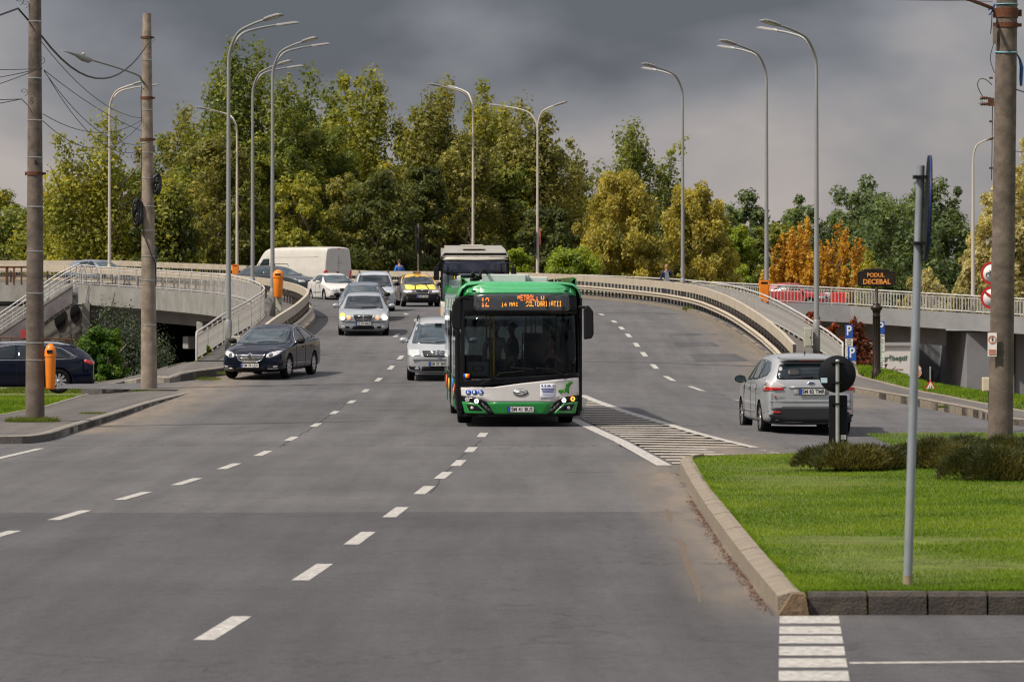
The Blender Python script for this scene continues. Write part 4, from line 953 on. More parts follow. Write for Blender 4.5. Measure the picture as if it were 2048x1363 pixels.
# billboard in the underpass
bb = thing('billboard', 'white billboard reading grăbești? with grey frame in the underpass', 'billboard', at(1790, 780, 170)); bb.location.z = -3.5
c = at(1778, 737, 170); W_, H_ = 80 * 170 / F, 92 * 170 / F; zc = c.z + 3.5; M_BF = mat('billboard_frame', (.35, .35, .34), .6)
obj('panel', MB().cbox((-.25, .04, zc - .0), (W_ + .4, .06, H_)), mat('billboard_paper', (.62, .60, .58), .6, var=.05, vs=3), bb)
obj('frame', MB().cbox((-.25, .0, zc + H_ / 2 + .07), (W_ + .6, .16, .14)).cbox((W_ / 2 - .01, .0, zc), (.10, .16, H_ + .2)).cbox((-W_ / 2 - .5, .0, zc), (.10, .16, H_ + .2)), M_BF, bb)
obj('leg', MB().cbox((-W_ / 2 + .2, .1, (zc - H_ / 2) / 2), (.15, .15, zc - H_ / 2)), M_BF, bb); obj('leg', MB().cbox((W_ / 2 - .2, .1, (zc - H_ / 2) / 2), (.15, .15, zc - H_ / 2)), M_BF, bb)
mg = mat('green_grey_letters', (.07, .12, .09), .6); mr = mat('red_grey_letters', (.28, .14, .12), .6)
q = lambda px, py: ((px - 1790) * 170 / F, -.0, at(0, py, 170).z + 3.5)
for (s_, px, py, sz, mm) in (('e gr\u0103be\u0219ti?', 1786, 716, .27, mg), ('autoservice', 1792, 738, .13, mr), ('RIT', 1795, 757, .62, mat('grey_letters', (.25, .26, .26), .6))):
    text_mesh(s_, sz, mm, parent=bb, loc=q(px, py), bold=.01 if mm is mg else 0, ext=.004)
# small signs behind the grass bank
rs = thing('round_sign', 'small white round sign with orange mark on a thin post behind the grass bank', 'traffic sign', (at(1833, 0, 112).x, 112, -.35))
h = at(0, 742, 112).z + .35
obj('post', MB().tube([(-.02, .03, 0), (-.02, .03, h + .2)], .025, 10), M_CPOLE, rs)
obj('disc', MB().lathe([(0, 0), (.17, 0), (.18, .008), (.17, .02), (0, .02)], c=(.0, 0, h), axis='y', n=32), M_WP, rs, fix=True).scale = (.8, 1, 1)
obj('orange_mark', MB().cbox((.03, -.004, h - .02), (.09, .004, .12)), mat('orange_print', (.75, .25, .05), .6), rs)
obj('rim', MB().tube([(.145 * math.cos(a), -.004, h + .18 * math.sin(a)) for a in [i * math.pi / 16 - math.pi / 2 for i in range(17)]], .008, 5), _mats['orange_print'], rs)
ts = thing('triangle_sign', 'red and white two-way traffic triangle under a dark inverted triangle back', 'traffic sign', (at(1861, 0, 110).x, 110, -.35))
h = at(0, 782, 110).z + .35; s_ = 27 * 110 / F
obj('post', MB().tube([(0, .05, 0), (0, .05, h + .68)], .022, 10), M_GALV, ts)
def tri(w, h_, r=.03, inv=False):
    P = [(-w / 2, 0), (w / 2, 0), (0, h_)]; o_ = []
    for i, p in enumerate(P):
        a, b = Vector(P[i-1]), Vector(P[(i+1) % 3]); p = Vector(p)
        for d_ in ((a - p).normalized(), ((a - p).normalized() + (b - p).normalized()) * .33, (b - p).normalized()): o_.append(p + d_ * r)
    return [(p[0], -p[1] if inv else p[1]) for p in o_]
obj('inverted_back', MB().prism(tri(.56, .46, .03, True), (0, .02, 0), (.01, .08, h + .60)), M_SBACK, ts, fix=True)
tp = obj('triangle_plate', MB().prism(tri(.38, .335), (0, .02, 0), (0, 0, h)), M_RED, ts, fix=True)
obj('white_field', MB().prism(tri(.255, .225, .012), (0, .004, 0), (0, -.006, h + .042)), M_WP, tp, fix=True)
for sx_, up in ((-.03, -1), (.03, 1)):
    obj('arrow', MB().prism([(sx_ - .006, h + .06), (sx_ + .006, h + .06), (sx_ + .006, h + .14), (sx_ - .006, h + .14)], (0, .003, 0), (0, -.010, 0)).prism([(sx_ - .018, h + (.13 if up > 0 else .075)), (sx_ + .018, h + (.13 if up > 0 else .075)), (sx_, h + (.165 if up > 0 else .04))], (0, .003, 0), (0, -.010, 0)), M_INK, tp, fix=True)
# power box right of the bank
gb = gbox('pale yellow electricity box on a thin leg left of the thick pole', (at(1973, 0, 92).x, 92, at(0, 782, 92).z), (.20, .16, .32), mat('cream_enamel', (.55, .50, .36), .5, dirt=(.5, .30, .05), ds=9, amt=.5))
obj('leg', MB().tube([(.06, 0, 0), (.06, 0, -.8)], .02, 8), M_BLACK, gb)
# sign pole beyond the barrier above the yellow taxi
tt = thing('sign_mast', 'slim mast with dark signs seen edge-on behind the man in the blue jacket', 'traffic sign', (at(835, 0, 236).x, 236, 3.0)); h = at(0, 447, 236).z - 3
obj('post', MB().tube([(.05, 0, 0), (.05, 0, h)], .045, 10), M_CPOLE, tt)
for (y0, y1) in ((451, 466), (470, 503)): a, b = at(0, y0, 236).z - 3, at(0, y1, 236).z - 3; obj('sign_plate', MB().cbox((-.07, 0, (a + b) / 2), (.05, .6, a - b), .15, .01), M_SBACK, tt)
obj('sign_plate', MB().cbox((.11, 0, at(0, 500, 236).z - 3), (.04, .5, 2.0), .15, .01), M_SBACK, tt)

# ------------------------------------------------------------ stairs at left climbing to the bridge
sr = thing("stairs", "concrete stairs with steel handrails climbing to the bridge at the left edge", "stairs", at(100, 600, 198))
sx0, sz0, Ys = at(141, 0, 198).x, at(0, 577, 198).z, 198.0
dx = (141 - (-40)) / F * Ys; dzv = (700 - 577) / F * Ys; n = 17
for i in range(n):
    x1 = sx0 - dx * i / n; x0 = sx0 - dx * (i + 1) / n; z = sz0 - dzv * i / n
    obj('step', MB().box((x0, Ys + .1, z - dzv / n - .14), (x1 - .003, Ys + 2.4, z - dzv / n)), M_CONC, sr, world=True)
def stringer(y, m_, w=.2, dz=0):
    up = .10; dn = -1.2
    P = [(sx0 + .1, sz0 + up + dz), (sx0 + .1, sz0 + dn * .6 + dz), (sx0 - .9, sz0 - 1.35 + dz), (sx0 - dx, sz0 - dzv + dn + dz), (sx0 - dx, sz0 - dzv + up + dz)]
    return obj('stringer', MB().prism(P, (0, w, 0), (0, y, 0)), m_, sr, world=True, fix=True)
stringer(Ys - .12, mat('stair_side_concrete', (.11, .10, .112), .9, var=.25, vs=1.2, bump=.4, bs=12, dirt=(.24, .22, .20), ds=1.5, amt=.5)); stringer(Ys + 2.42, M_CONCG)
obj('stair_curb', MB().prism([(sx0 + .1, sz0 + .22), (sx0 + .1, sz0 + .105), (sx0 - dx, sz0 - dzv + .105), (sx0 - dx, sz0 - dzv + .22)], (0, .24, 0), (0, Ys - .14, 0)), M_CONC, sr, world=True, fix=True)
M_HR = mat('handrail_steel', (.40, .41, .42), .45, .3, dirt=(.2, .12, .08), ds=5, amt=.4)
for y in (Ys - .02, Ys + 2.5):
    for hgt, r in ((1.15, .035), (.72, .018), (.35, .018)):
        obj('handrail', MB().tube([(sx0 - dx, y, sz0 - dzv + hgt), (sx0 - .6, y, sz0 + hgt - dzv * .6 / dx), (sx0 + .35, y, sz0 + hgt + .05), (sx0 + 1.15, y, sz0 + hgt * .95)], r, 6), M_HR, sr, world=True)
    for i in range(0, n + 1, 2):
        x = sx0 - dx * i / n; z = sz0 - dzv * i / n; obj('post', MB().tube([(x, y, z), (x, y, z + 1.15)], .022, 6), M_HR, sr, world=True)
for k, x in enumerate((.25, .45, .75, 1.05)):
    P = [(sx0 + x, Ys, sz0), (sx0 + x, Ys, sz0 + .9), (sx0 + x + .12, Ys, sz0 + 1.12), (sx0 + x + .26, Ys, sz0 + .9), (sx0 + x + .28, Ys, sz0)]
    obj('hoop', MB().tube(catmull(P, 3), .022, 6), M_HR, sr, world=True)
# stained wall and column under the stairs
M_STAIN = mat('stained_wall_concrete', (.21, .205, .195), .9, var=.3, vs=.9, bump=.3, bs=12, dirt=(.06, .045, .035), ds=.7, amt=.8)
sw_ = thing('stair_wall', 'stained concrete wall under the stairs beside the dark underpass', 'wall', (-23, 201, 0))
obj('wall_face', MB().box((-31, 201.2, -4), (at(172, 0, 201).x, 201.6, at(0, 612, 201).z)), M_STAIN, sw_, world=True)
obj('wall_column', MB().box((at(163, 0, 200).x, 200.3, -4), (at(178, 0, 200).x, 201.1, at(0, 606, 200).z)), M_CONC, sw_, world=True)
q9 = at(120, 636, 201.1); obj('vent_hole', MB().prism(circ(20, .30, q9.x, q9.z, .62), (0, .06, 0), (0, 201.14, 0)).prism(circ(20, .25, q9.x + .75, q9.z + .25, .5), (0, .06, 0), (0, 201.14, 0)), M_BLACK, sw_, world=True, fix=True)
# low rusty fence
rf = thing('low_fence', 'low rusty fence rail standing before the stair wall', 'fence', (-20, 172, 0))
zf_ = lambda py: at(0, py, 172).z
obj('rail', MB().tube([(at(-30, 0, 172).x, 172, zf_(675)), (at(150, 0, 172).x, 172, zf_(678))], .03, 6), M_RUST, rf, world=True)
for px in (0, 23, 60, 92, 130, 150): x = at(px, 0, 172).x; obj('post', MB().tube([(x, 172, -2), (x, 172, zf_(675))], .025, 6), M_RUST, rf, world=True)
obj('panel', MB().cbox((at(47, 0, 173).x, 173, at(0, 668, 173).z), (.24, .05, .4)), mat('red_graffiti', (.35, .03, .03), .6), rf, world=True)
# brown railing at the far left end of the overpass
br2 = thing('rusty_railing', 'brown rusty railing at the left end of the overpass above the stairs', 'railing', (-24, 204, 3))
zz_ = lambda py: at(0, py, 203).z
obj('handrail', MB().cbox(((at(-30, 0, 203).x + at(52, 0, 203).x) / 2, 203, zz_(534)), (2.2, .08, .10)), M_RUST, br2, world=True)
for px in (-8, 14, 28, 43): obj('post', MB().cbox((at(px, 0, 203).x, 203, zz_(552)), (.14 if px == 14 else .08, .08, .9)), M_RUST, br2, world=True)
# ------------------------------------------------------------ cars: one continuous lofted body, then panels, lamps and glass laid on it
# local frame: front towards -y, x across, z up, origin on the ground at the middle
M_GLASS = mat('car_glass', (.008, .014, .018), .05, spec=.45)
M_GLASSL = mat('pale_reflecting_glass', (.028, .045, .055), .06, spec=.6, var=.7, vs=1.6)
M_TYRE = mat('tyre_rubber', (.008, .008, .009), .9, spec=.15); M_RIM = mat('alloy_rim', (.50, .50, .51), .35, .8); M_CHROME = mat('chrome', (.75, .75, .76), .15, 1.0)
M_LIGHT = mat('headlamp_glass', (.55, .56, .57), .12, .2, coat=1, var=.25, vs=18); M_TRIM = mat('grey_black_trim', (.011, .011, .012), .6, spec=.25)
M_TAIL = mat('red_lamp', (.50, .012, .008), .15, coat=1, var=.3, vs=25); M_AMBER = mat('amber_lamp', (.75, .25, .02), .2, coat=1)
M_PLATE = mat('plate_white', (.66, .66, .64), .4); M_PBLUE = mat('plate_blue', (.01, .06, .40), .4); M_WELL = mat('wheel_well', (.006, .006, .007), .9)
M_AMBON = mat('lit_amber_lamp', (.8, .3, .03), .3, emit=((1, .42, .05), 1.6)); M_LON = mat('lit_headlamp', (.9, .9, .85), .2, emit=((1, .93, .75), 2.2)); M_REDON = mat('brake_lamp', (.42, .008, .008), .25)
def paint(name, col, metal=.4, rough=.28, dirt=None):
    dirt = dirt or (tuple(c * .5 + .045 for c in col) if max(col) > .2 else None)
    return mat(name, col, rough, metal, spec=.5 if max(col) > .03 else .25, coat=.6 if max(col) > .03 else .2, var=.04, vs=1.5, dirt=dirt, ds=2.5, amt=.35)
STY = {   # y, bottom, half width low, belt z, half width belt, top z, half width top   (fractions of L/2, H and W/2 applied later)
 'fastback': [(-1.0,.22,.72,.40,.66,.45,.52),(-.955,.14,.90,.45,.84,.515,.70),(-.83,.12,.985,.52,.94,.60,.78),(-.60,.12,1.0,.595,.98,.655,.82),(-.40,.12,1.0,.63,.985,.71,.80),(-.12,.12,1.0,.645,.98,.915,.70),(.06,.12,1.0,.655,.98,.985,.655),(.30,.12,1.0,.67,.975,1.0,.645),(.55,.12,1.0,.69,.965,.945,.62),(.80,.13,.985,.705,.94,.80,.66),(.93,.16,.94,.70,.89,.735,.70),(1.0,.24,.80,.62,.76,.67,.62)],
 'saloon': [(-1.0,.20,.78,.42,.74,.47,.58),(-.96,.13,.93,.47,.88,.53,.72),(-.85,.12,.99,.53,.95,.595,.78),(-.60,.12,1.0,.60,.98,.66,.80),(-.38,.12,1.0,.635,.98,.71,.79),(-.16,.12,1.0,.65,.975,.93,.69),(.0,.12,1.0,.66,.975,.985,.66),(.24,.12,1.0,.665,.97,1.0,.65),(.42,.12,1.0,.67,.965,.955,.65),(.60,.13,.995,.68,.96,.745,.72),(.85,.14,.97,.68,.93,.715,.76),(.96,.17,.92,.66,.88,.69,.70),(1.0,.25,.84,.60,.80,.63,.62)],
 'mpv': [(-1.0,.20,.76,.38,.72,.42,.56),(-.955,.13,.92,.43,.88,.48,.74),(-.84,.12,.985,.50,.95,.56,.80),(-.66,.12,1.0,.565,.985,.62,.84),(-.50,.12,1.0,.60,.99,.70,.82),(-.20,.12,1.0,.615,.985,.92,.74),(.0,.12,1.0,.625,.98,.985,.70),(.30,.12,1.0,.635,.975,1.0,.69),(.60,.12,1.0,.65,.97,.985,.68),(.82,.13,.99,.66,.95,.95,.66),(.93,.15,.96,.66,.93,.83,.70),(.985,.17,.93,.62,.90,.70,.76),(1.0,.20,.88,.52,.86,.58,.76)],
 'estate': [(-1.0,.20,.76,.42,.72,.47,.56),(-.955,.13,.92,.47,.88,.53,.72),(-.84,.12,.985,.53,.95,.60,.78),(-.62,.12,1.0,.60,.985,.66,.82),(-.42,.12,1.0,.635,.985,.71,.80),(-.16,.12,1.0,.65,.98,.92,.71),(.02,.12,1.0,.66,.975,.985,.67),(.30,.12,1.0,.665,.97,1.0,.66),(.60,.12,1.0,.67,.965,.98,.65),(.78,.13,.99,.68,.95,.94,.64),(.90,.15,.96,.68,.92,.80,.68),(.97,.17,.92,.64,.88,.70,.72),(1.0,.22,.86,.54,.82,.60,.70)],
 'van': [(-1.0,.14,.80,.32,.76,.36,.60),(-.965,.10,.93,.36,.90,.42,.78),(-.86,.09,.99,.42,.96,.50,.86),(-.76,.09,1.0,.48,.985,.58,.86),(-.60,.09,1.0,.50,.99,.90,.80),(-.50,.09,1.0,.52,.99,.97,.82),(-.40,.09,1.0,.55,.99,.995,.86),(.2,.09,1.0,.55,.99,1.0,.87),(.93,.09,1.0,.55,.99,1.0,.87),(.985,.09,1.0,.55,.985,.985,.86),(1.0,.10,.985,.55,.97,.96,.85)],
 'bluff': [(-1.0,.20,.80,.44,.78,.50,.62),(-.96,.12,.94,.48,.92,.55,.80),(-.84,.12,.99,.53,.97,.60,.86),(-.62,.12,1.0,.58,.985,.64,.87),(-.48,.12,1.0,.60,.985,.70,.85),(-.22,.12,1.0,.61,.98,.93,.78),(-.04,.12,1.0,.61,.98,.985,.75),(.3,.12,1.0,.62,.975,1.0,.75),(.7,.12,1.0,.63,.97,.99,.74),(.90,.12,1.0,.63,.96,.95,.73),(.975,.14,.98,.63,.94,.80,.76),(1.0,.18,.95,.58,.91,.66,.78)],
}
_bodies = {}
def body_mesh(key, sty, L, Wd, H, axles, rw):
    if key in _bodies: return _bodies[key]
    st = STY[sty]; bm = bmesh.new(); rings = []
    cr = bm.edges.layers.float.new('crease_edge')
    for (y, zb, ws, zl, wl, zt, wt) in st:
        y, zb, zl, zt = y * L / 2, zb * H, zl * H, zt * H; ws, wl, wt = ws * Wd / 2, wl * Wd / 2, wt * Wd / 2
        P = [(0, zb), (ws * .86, zb), (ws * .975, zb + .07 * H), (ws, zb + (zl - zb) * .55), (wl, zl), (wt + (wl - wt) * .06, zt - min(.035 * H, (zt - zl) * .5)), (wt * .78, zt), (0, zt + .012 * H)]
        full = P + [(-a, b) for a, b in P[-2:0:-1]]
        rings.append([bm.verts.new((a, y, b)) for a, b in full])
    n = len(rings[0])
    for A, B in zip(rings, rings[1:]):
        for j in range(n): bm.faces.new((A[j], A[(j+1) % n], B[(j+1) % n], B[j]))
    for Rg in (rings[0], rings[-1]):
        m_ = 7; prev = None
        for j in range(1, m_):
            a, b = Rg[j], Rg[n - j]
            if prev is None: bm.faces.new((Rg[0], a, b))
            else: bm.faces.new((prev[0], a, b, prev[1]))
            prev = (a, b)
        bm.faces.new((prev[0], Rg[m_], prev[1]))
    bm.edges.ensure_lookup_table()
    for e_ in bm.edges:     # sharper shoulder and sill
        idx = []
        for v in e_.verts:
            for Rg in rings:
                if v in Rg: idx.append(Rg.index(v)); break
        if len(idx) == 2 and idx[0] == idx[1] and idx[0] in (4, n - 4): e_[cr] = .55
        if len(idx) == 2 and idx[0] == idx[1] and idx[0] in (2, n - 2): e_[cr] = .4
        if len(idx) == 2 and idx[0] == idx[1] and idx[0] in (5, n - 5): e_[cr] = .3
    bmesh.ops.recalc_face_normals(bm, faces=bm.faces)
    me = bpy.data.meshes.new('cage'); bm.to_mesh(me); bm.free()
    o = bpy.data.objects.new('cage', me); COL.objects.link(o)
    s_ = o.modifiers.new('s', 'SUBSURF'); s_.levels = 3; s_.render_levels = 3
    # wheel arches
    cut = MB()
    for a in axles:
        for sx in (-1, 1):
            c = MB(); k = 28
            ring0 = [(sx * (Wd / 2 - .30), a + (rw + .045) * math.cos(t), rw * .98 + (rw + .045) * math.sin(t)) for t in [2*math.pi*i/k for i in range(k)]]
            ring1 = [(sx * (Wd / 2 + .2), y_, z_) for _, y_, z_ in ring0]
            cut.add(ring0 + ring1, [tuple(range(k))[::-1], tuple(range(k, 2*k))] + [(i, (i+1) % k, (i+1) % k + k, i + k) for i in range(k)])
    cme = cut.mesh('cut'); b2 = bmesh.new(); b2.from_mesh(cme); bmesh.ops.recalc_face_normals(b2, faces=b2.faces); b2.to_mesh(cme); b2.free()
    me.materials.append(M_TRIM); cme.materials.append(M_TRIM)
    co = bpy.data.objects.new('cut', cme); COL.objects.link(co)
    b_ = o.modifiers.new('b', 'BOOLEAN'); b_.object = co; b_.operation = 'DIFFERENCE'; b_.solver = 'EXACT'
    dg = bpy.context.evaluated_depsgraph_get(); out_ = bpy.data.meshes.new_from_object(o.evaluated_get(dg))
    # wells get their own dark slot
    out_.materials.clear(); out_.materials.append(None); out_.materials.append(M_WELL)
    for p in out_.polygons:
        c = p.center; p.material_index = 0; p.use_smooth = True
        for a in axles:
            if abs(((c.y - a) ** 2 + (c.z - rw * .98) ** 2) ** .5 - (rw + .045)) < .02 and abs(c.x) < Wd / 2 - .03 and abs(p.normal.x) < .5: p.material_index = 1; p.use_smooth = False
            if ((c.y - a) ** 2 + (c.z - rw * .98) ** 2) ** .5 < (rw + .04) and abs(abs(c.x) - (Wd / 2 - .30)) < .02: p.material_index = 1
    bpy.data.objects.remove(o); bpy.data.objects.remove(co)
    b3 = bmesh.new(); b3.from_mesh(out_); bvh = BVHTree.FromBMesh(b3); b3.free()
    _bodies[key] = (out_, bvh); return _bodies[key]
def lay(bvh, outline, axis, off=.006, rings=4, skirt=.02, center=None, near=None):
    """outline laid on the body. axis 'f' front (x,z), 'b' back (x,z), 'l'/'r' sides (y,z) at -x/+x, 't' top (x,y)"""
    n = len(outline); cx = sum(p[0] for p in outline) / n; cy = sum(p[1] for p in outline) / n
    if center: cx, cy = center
    D = {'f': (Vector((0, 1, 0)), lambda a, b: Vector((a, -6, b))), 'b': (Vector((0, -1, 0)), lambda a, b: Vector((a, 6, b))),
         'l': (Vector((1, 0, 0)), lambda a, b: Vector((-3, a, b))), 'r': (Vector((-1, 0, 0)), lambda a, b: Vector((3, a, b))), 't': (Vector((0, 0, -1)), lambda a, b: Vector((a, b, 5)))}[axis]
    d, mk = D
    def hit(a, b):
        h = bvh.ray_cast(mk(a, b), d)
        if h[0] is None:
            h = bvh.find_nearest(mk(a, b) + d * 4)
            return None
        nn = h[1]; nn = nn if nn.dot(d) < 0 else -nn
        return h[0] + nn * off
    vs = []; c0 = hit(cx, cy); 
    if c0 is None: c0 = mk(cx, cy) + d * 3
    vs.append(c0); last = [c0] * n
    for r_ in range(1, rings + 1):
        t = r_ / rings; cur = []
        for i, (a, b) in enumerate(outline):
            p = hit(cx + (a - cx) * t, cy + (b - cy) * t)
            if p is None or (p - last[i]).dot(d) > .55: 
                p = last[i] + (mk(cx + (a - cx) * t, cy + (b - cy) * t) - mk(cx + (a - cx) * (t - 1 / rings), cy + (b - cy) * (t - 1 / rings))) * (.3 if p is not None else .6)
            cur.append(p)
        vs += cur; last = cur
    fs = [(0, 1 + i, 1 + (i + 1) % n) for i in range(n)]
    for r_ in range(rings - 1):
        o_ = 1 + r_ * n
        fs += [(o_ + i, o_ + n + i, o_ + n + (i+1) % n, o_ + (i+1) % n) for i in range(n)]
    o_ = 1 + (rings - 1) * n; k = len(vs); vs += [p + d * skirt for p in last]
    fs += [(o_ + i, k + i, k + (i+1) % n, o_ + (i+1) % n) for i in range(n)]
    return MB().add(vs, fs, True)
def dense(P, k=5):
    o_ = []
    for a, b in zip(P, P[1:] + P[:1]):
        for i in range(k): o_.append((a[0] + (b[0] - a[0]) * i / k, a[1] + (b[1] - a[1]) * i / k))
    return o_
def smooth_poly(P, r=.25, k=4):
    """outline with rounded corners"""
    o_ = []; n = len(P)
    for i in range(n):
        a, p, b = Vector(P[i-1]), Vector(P[i]), Vector(P[(i+1) % n]); s, e_ = p + (a - p) * r, p + (b - p) * r
        for j in range(k + 1):
            t = j / k; q = s * (1-t)**2 + p * 2*t*(1-t) + e_ * t*t; o_.append((q.x, q.y))
    return dense(o_, 2)
_wheels = {}
def wheel_meshes(r, w, spokes, key, rim=M_RIM if False else None):
    if key in _wheels: return _wheels[key]
    ty = MB().lathe([(r*.66, -w*.42), (r*.80, -w*.5), (r*.94, -w*.47), (r, -w*.30), (r, w*.30), (r*.94, w*.47), (r*.80, w*.5), (r*.66, w*.42), (r*.62, 0), (r*.66, -w*.42)], axis='x', n=36).mesh('tyre')
    m_ = MB(); m_.lathe([(r*.67, -w*.46), (r*.60, -w*.44), (r*.58, -w*.1), (0, -w*.1)], axis='x', n=32)
    rimm = m_.mesh('rim'); sp = MB()
    for i in range(spokes):
        a = 2 * math.pi * i / spokes; c, s_ = math.cos(a), math.sin(a); t1, t2 = .05 * r + .35 * r / spokes * .5, .07 * r + .55 * r / spokes * .5
        P = []
        for (rr_, t_) in ((r * .12, t1), (r * .62, t2)):
            for sg_ in (-1, 1): P.append((rr_ * c - sg_ * t_ * s_, rr_ * s_ + sg_ * t_ * c))
        q = [P[0], P[1], P[3], P[2]]
        sp.add([(-w*.40, a_, b_) for a_, b_ in q[:2]] + [(-w*.45, a_, b_) for a_, b_ in q[2:]] + [(-w*.2, a_, b_) for a_, b_ in q], [(0,1,2,3), (0,4,5,1), (1,5,6,2), (2,6,7,3), (3,7,4,0)])
    sp.lathe([(0, -w*.46), (r*.13, -w*.46), (r*.15, -w*.40), (r*.15, -w*.2)], axis='x', n=16)
    spm = sp.mesh('spokes'); _wheels[key] = (ty, rimm, spm); return _wheels[key]
def add_wheels(t, L, Wd, axles, r, w=.215, spokes=10, steer=0, rim_m=None, key=None):
    ty, rimm, spm = wheel_meshes(r, w, spokes, key or (r, w, spokes)); rim_m = rim_m or M_RIM
    ty, rimm, spm = ty.copy(), rimm.copy(), spm.copy(); ty.materials.append(M_TYRE); rimm.materials.append(M_TRIM); spm.materials.append(rim_m)
    for i, a in enumerate(axles):
        for sx in (-1, 1):
            q = put('wheel', ty, None, t); q.location = (sx * (Wd / 2 - w / 2 - .015), a, r); q.rotation_euler = (random.uniform(0, 6) * 0, 0, (math.pi if sx > 0 else 0) + (steer if i == 0 else 0))
            put('rim', rimm, None, q); s_ = put('spokes', spm, None, q); s_.rotation_euler = (random.uniform(0, 6.2), 0, 0)
M_PTXT = mat('plate_ink', (.02, .02, .02), .6)
def plate(t, text, y, z, back=False, w=.52, off=0, x=0, tilt=0):
    s_ = 1 if back else -1
    p = obj('number_plate', MB().prism(rrect(w, .112, .01, 2), (0, -s_ * .018, 0), (0, s_ * .018, 0)), M_PLATE, t, fix=True); p.location = (x, y, z); p.rotation_euler = (tilt, 0, 0)
    bl = -s_ * -1
    bx = (-w / 2 + .025) * (-s_) 
    obj('country_band', MB().cbox((bx, s_ * .020, 0), (.046, .004, .104)), M_PBLUE, p)
    fr = [(a, b) for a, b in rrect(w + .01, .12, .01, 2)]; obj('plate_frame', MB().tube([(a, s_ * .016, b) for a, b in fr + fr[:1]], .006, 4), M_TRIM, p)
    text_mesh(text, .105, M_PTXT, parent=p, loc=(.022 * (-s_), s_ * .0205, -.002), rot=(R(90), 0, math.pi if back else 0), sx=.92, bold=.0015)
def mirror(t, x, y, z, m_, s=1.0):
    sg_ = 1 if x > 0 else -1; mb = MB(); bm = bmesh.new(); bmesh.ops.create_icosphere(bm, subdivisions=2, radius=1); 
    for v in bm.verts: v.co = Vector((v.co.x * .125 * s, v.co.y * .07 * s, v.co.z * .085 * s)); v.co.y = min(v.co.y, .035)
    bm.verts.index_update(); mb.add([v.co.copy() for v in bm.verts], [[v.index for v in f.verts] for f in bm.faces], True); bm.free()
    q = obj('mirror', mb, m_, t); q.location = (x, y, z)
    obj('mirror_arm', MB().tube([(-sg_ * .06, 0, -.03), (-sg_ * .20, .0, -.07)], .025, 6), M_TRIM, q)
    obj('mirror_glass', MB().cbox((0, .037, 0), (.19 * s, .004, .12 * s), 0), M_GLASSL, q)
def car(label, cat, sty, L, Wd, H, pm, loc, yaw, axles, rw=.33, name='car', windows=None, front=None, back=None, spokes=10, steer=0, mirrors=True, group=None, pitch=0, seam=True, rim_m=None, body_slots=None):
    t = thing(name, label, cat, loc, yaw, group or None); t.rotation_euler = (pitch, 0, yaw)
    me, bvh = body_mesh((sty, L, Wd, H, tuple(axles), rw), sty, L, Wd, H, axles, rw); me = me.copy(); me.materials[0] = pm
    obj_body = put('body', me, None, t); add_wheels(t, L, Wd, axles, rw, spokes=spokes, steer=steer, rim_m=rim_m)
    hw, hl_ = Wd / 2, L / 2
    def lay_on(nm, P, ax, m_, par=t, **kw): return obj(nm, lay(bvh, P, ax, **kw), m_, par)
    t_ = (t, lay_on, bvh, hw, hl_, H); S_ = windows or {}
    ws = S_.get('front')      # (half width bottom, z bottom, half width top, z top)
    if ws:
        wb, z0, wt, z1 = ws; P = smooth_poly([(-wb, z0), (0, z0 - .015), (wb, z0), (wt, z1), (0, z1 + .02), (-wt, z1)], .08)
        lay_on('windscreen', P, 'f', S_.get('gm', M_GLASS), rings=7)
        if S_.get('wipers', True): obj('wiper', MB().tube([lay(bvh, [(wb * u, z0 + .02 + v)] * 3, 'f', off=.02, rings=1).v[1] for u, v in ((-.1, 0), (.3, .02), (.75, .012))], .010, 4), M_BLACK, t)
    wr = S_.get('rear')
    if wr: wb, z0, wt, z1 = wr; lay_on('rear_window', smooth_poly([(-wb, z0), (wb, z0), (wt, z1), (-wt, z1)], .12), 'b', S_.get('gmr', M_GLASS), rings=7)
    for P in S_.get('side', []):
        for ax in ('l', 'r'): lay_on('side_window', smooth_poly(P, .12), ax, S_.get('gms', M_GLASS), off=.006, rings=5)
    if S_.get('chrome'):
        P = S_['chrome']
        for ax in ('l', 'r'):
            mb = lay(bvh, P + P[-2:0:-1], ax, off=.012, rings=1); k = len(P); pts = [mb.v[1 + i] for i in range(k)]
            obj('window_trim', MB().tube(pts, .010, 5), M_CHROME, t)
    if seam:
        for yy in S_.get('doors', []):
            for ax in ('l', 'r'):
                P = [(yy, H * .20 + (H * .62 - H * .20) * i / 10) for i in range(11)]; mb = lay(bvh, P + P[-2:0:-1], ax, off=.002, rings=1); pts = [mb.v[1 + i] for i in range(11)]
                obj('door_gap', MB().tube(pts, .005, 4), M_TRIM, t)
        for yy in S_.get('handles', []):
            for sx, ax in ((-1, 'l'), (1, 'r')):
                p = lay(bvh, [(yy, H * .575)] * 3, ax, off=.02, rings=1).v[1]; obj('door_handle', MB().cbox((p[0], p[1], p[2]), (.03, .20, .035), 0, .008), pm, t)
    if mirrors:
        my = S_.get('mirror', (-.30 * L / 2 - .05, H * .66))
        for sx in (-1, 1): mirror(t, sx * (hw + .09), my[0], my[1], S_.get('mm', pm))
    if front: front(*t_)
    if back: back(*t_)
    return t
def oval(cx, cz, rx, rz, n=20): return [(cx + rx * math.cos(2*math.pi*i/n), cz + rz * math.sin(2*math.pi*i/n)) for i in range(n)]
def both(P): return P, [(-a, b) for a, b in P][::-1]
def seat_heads(t, M): pass
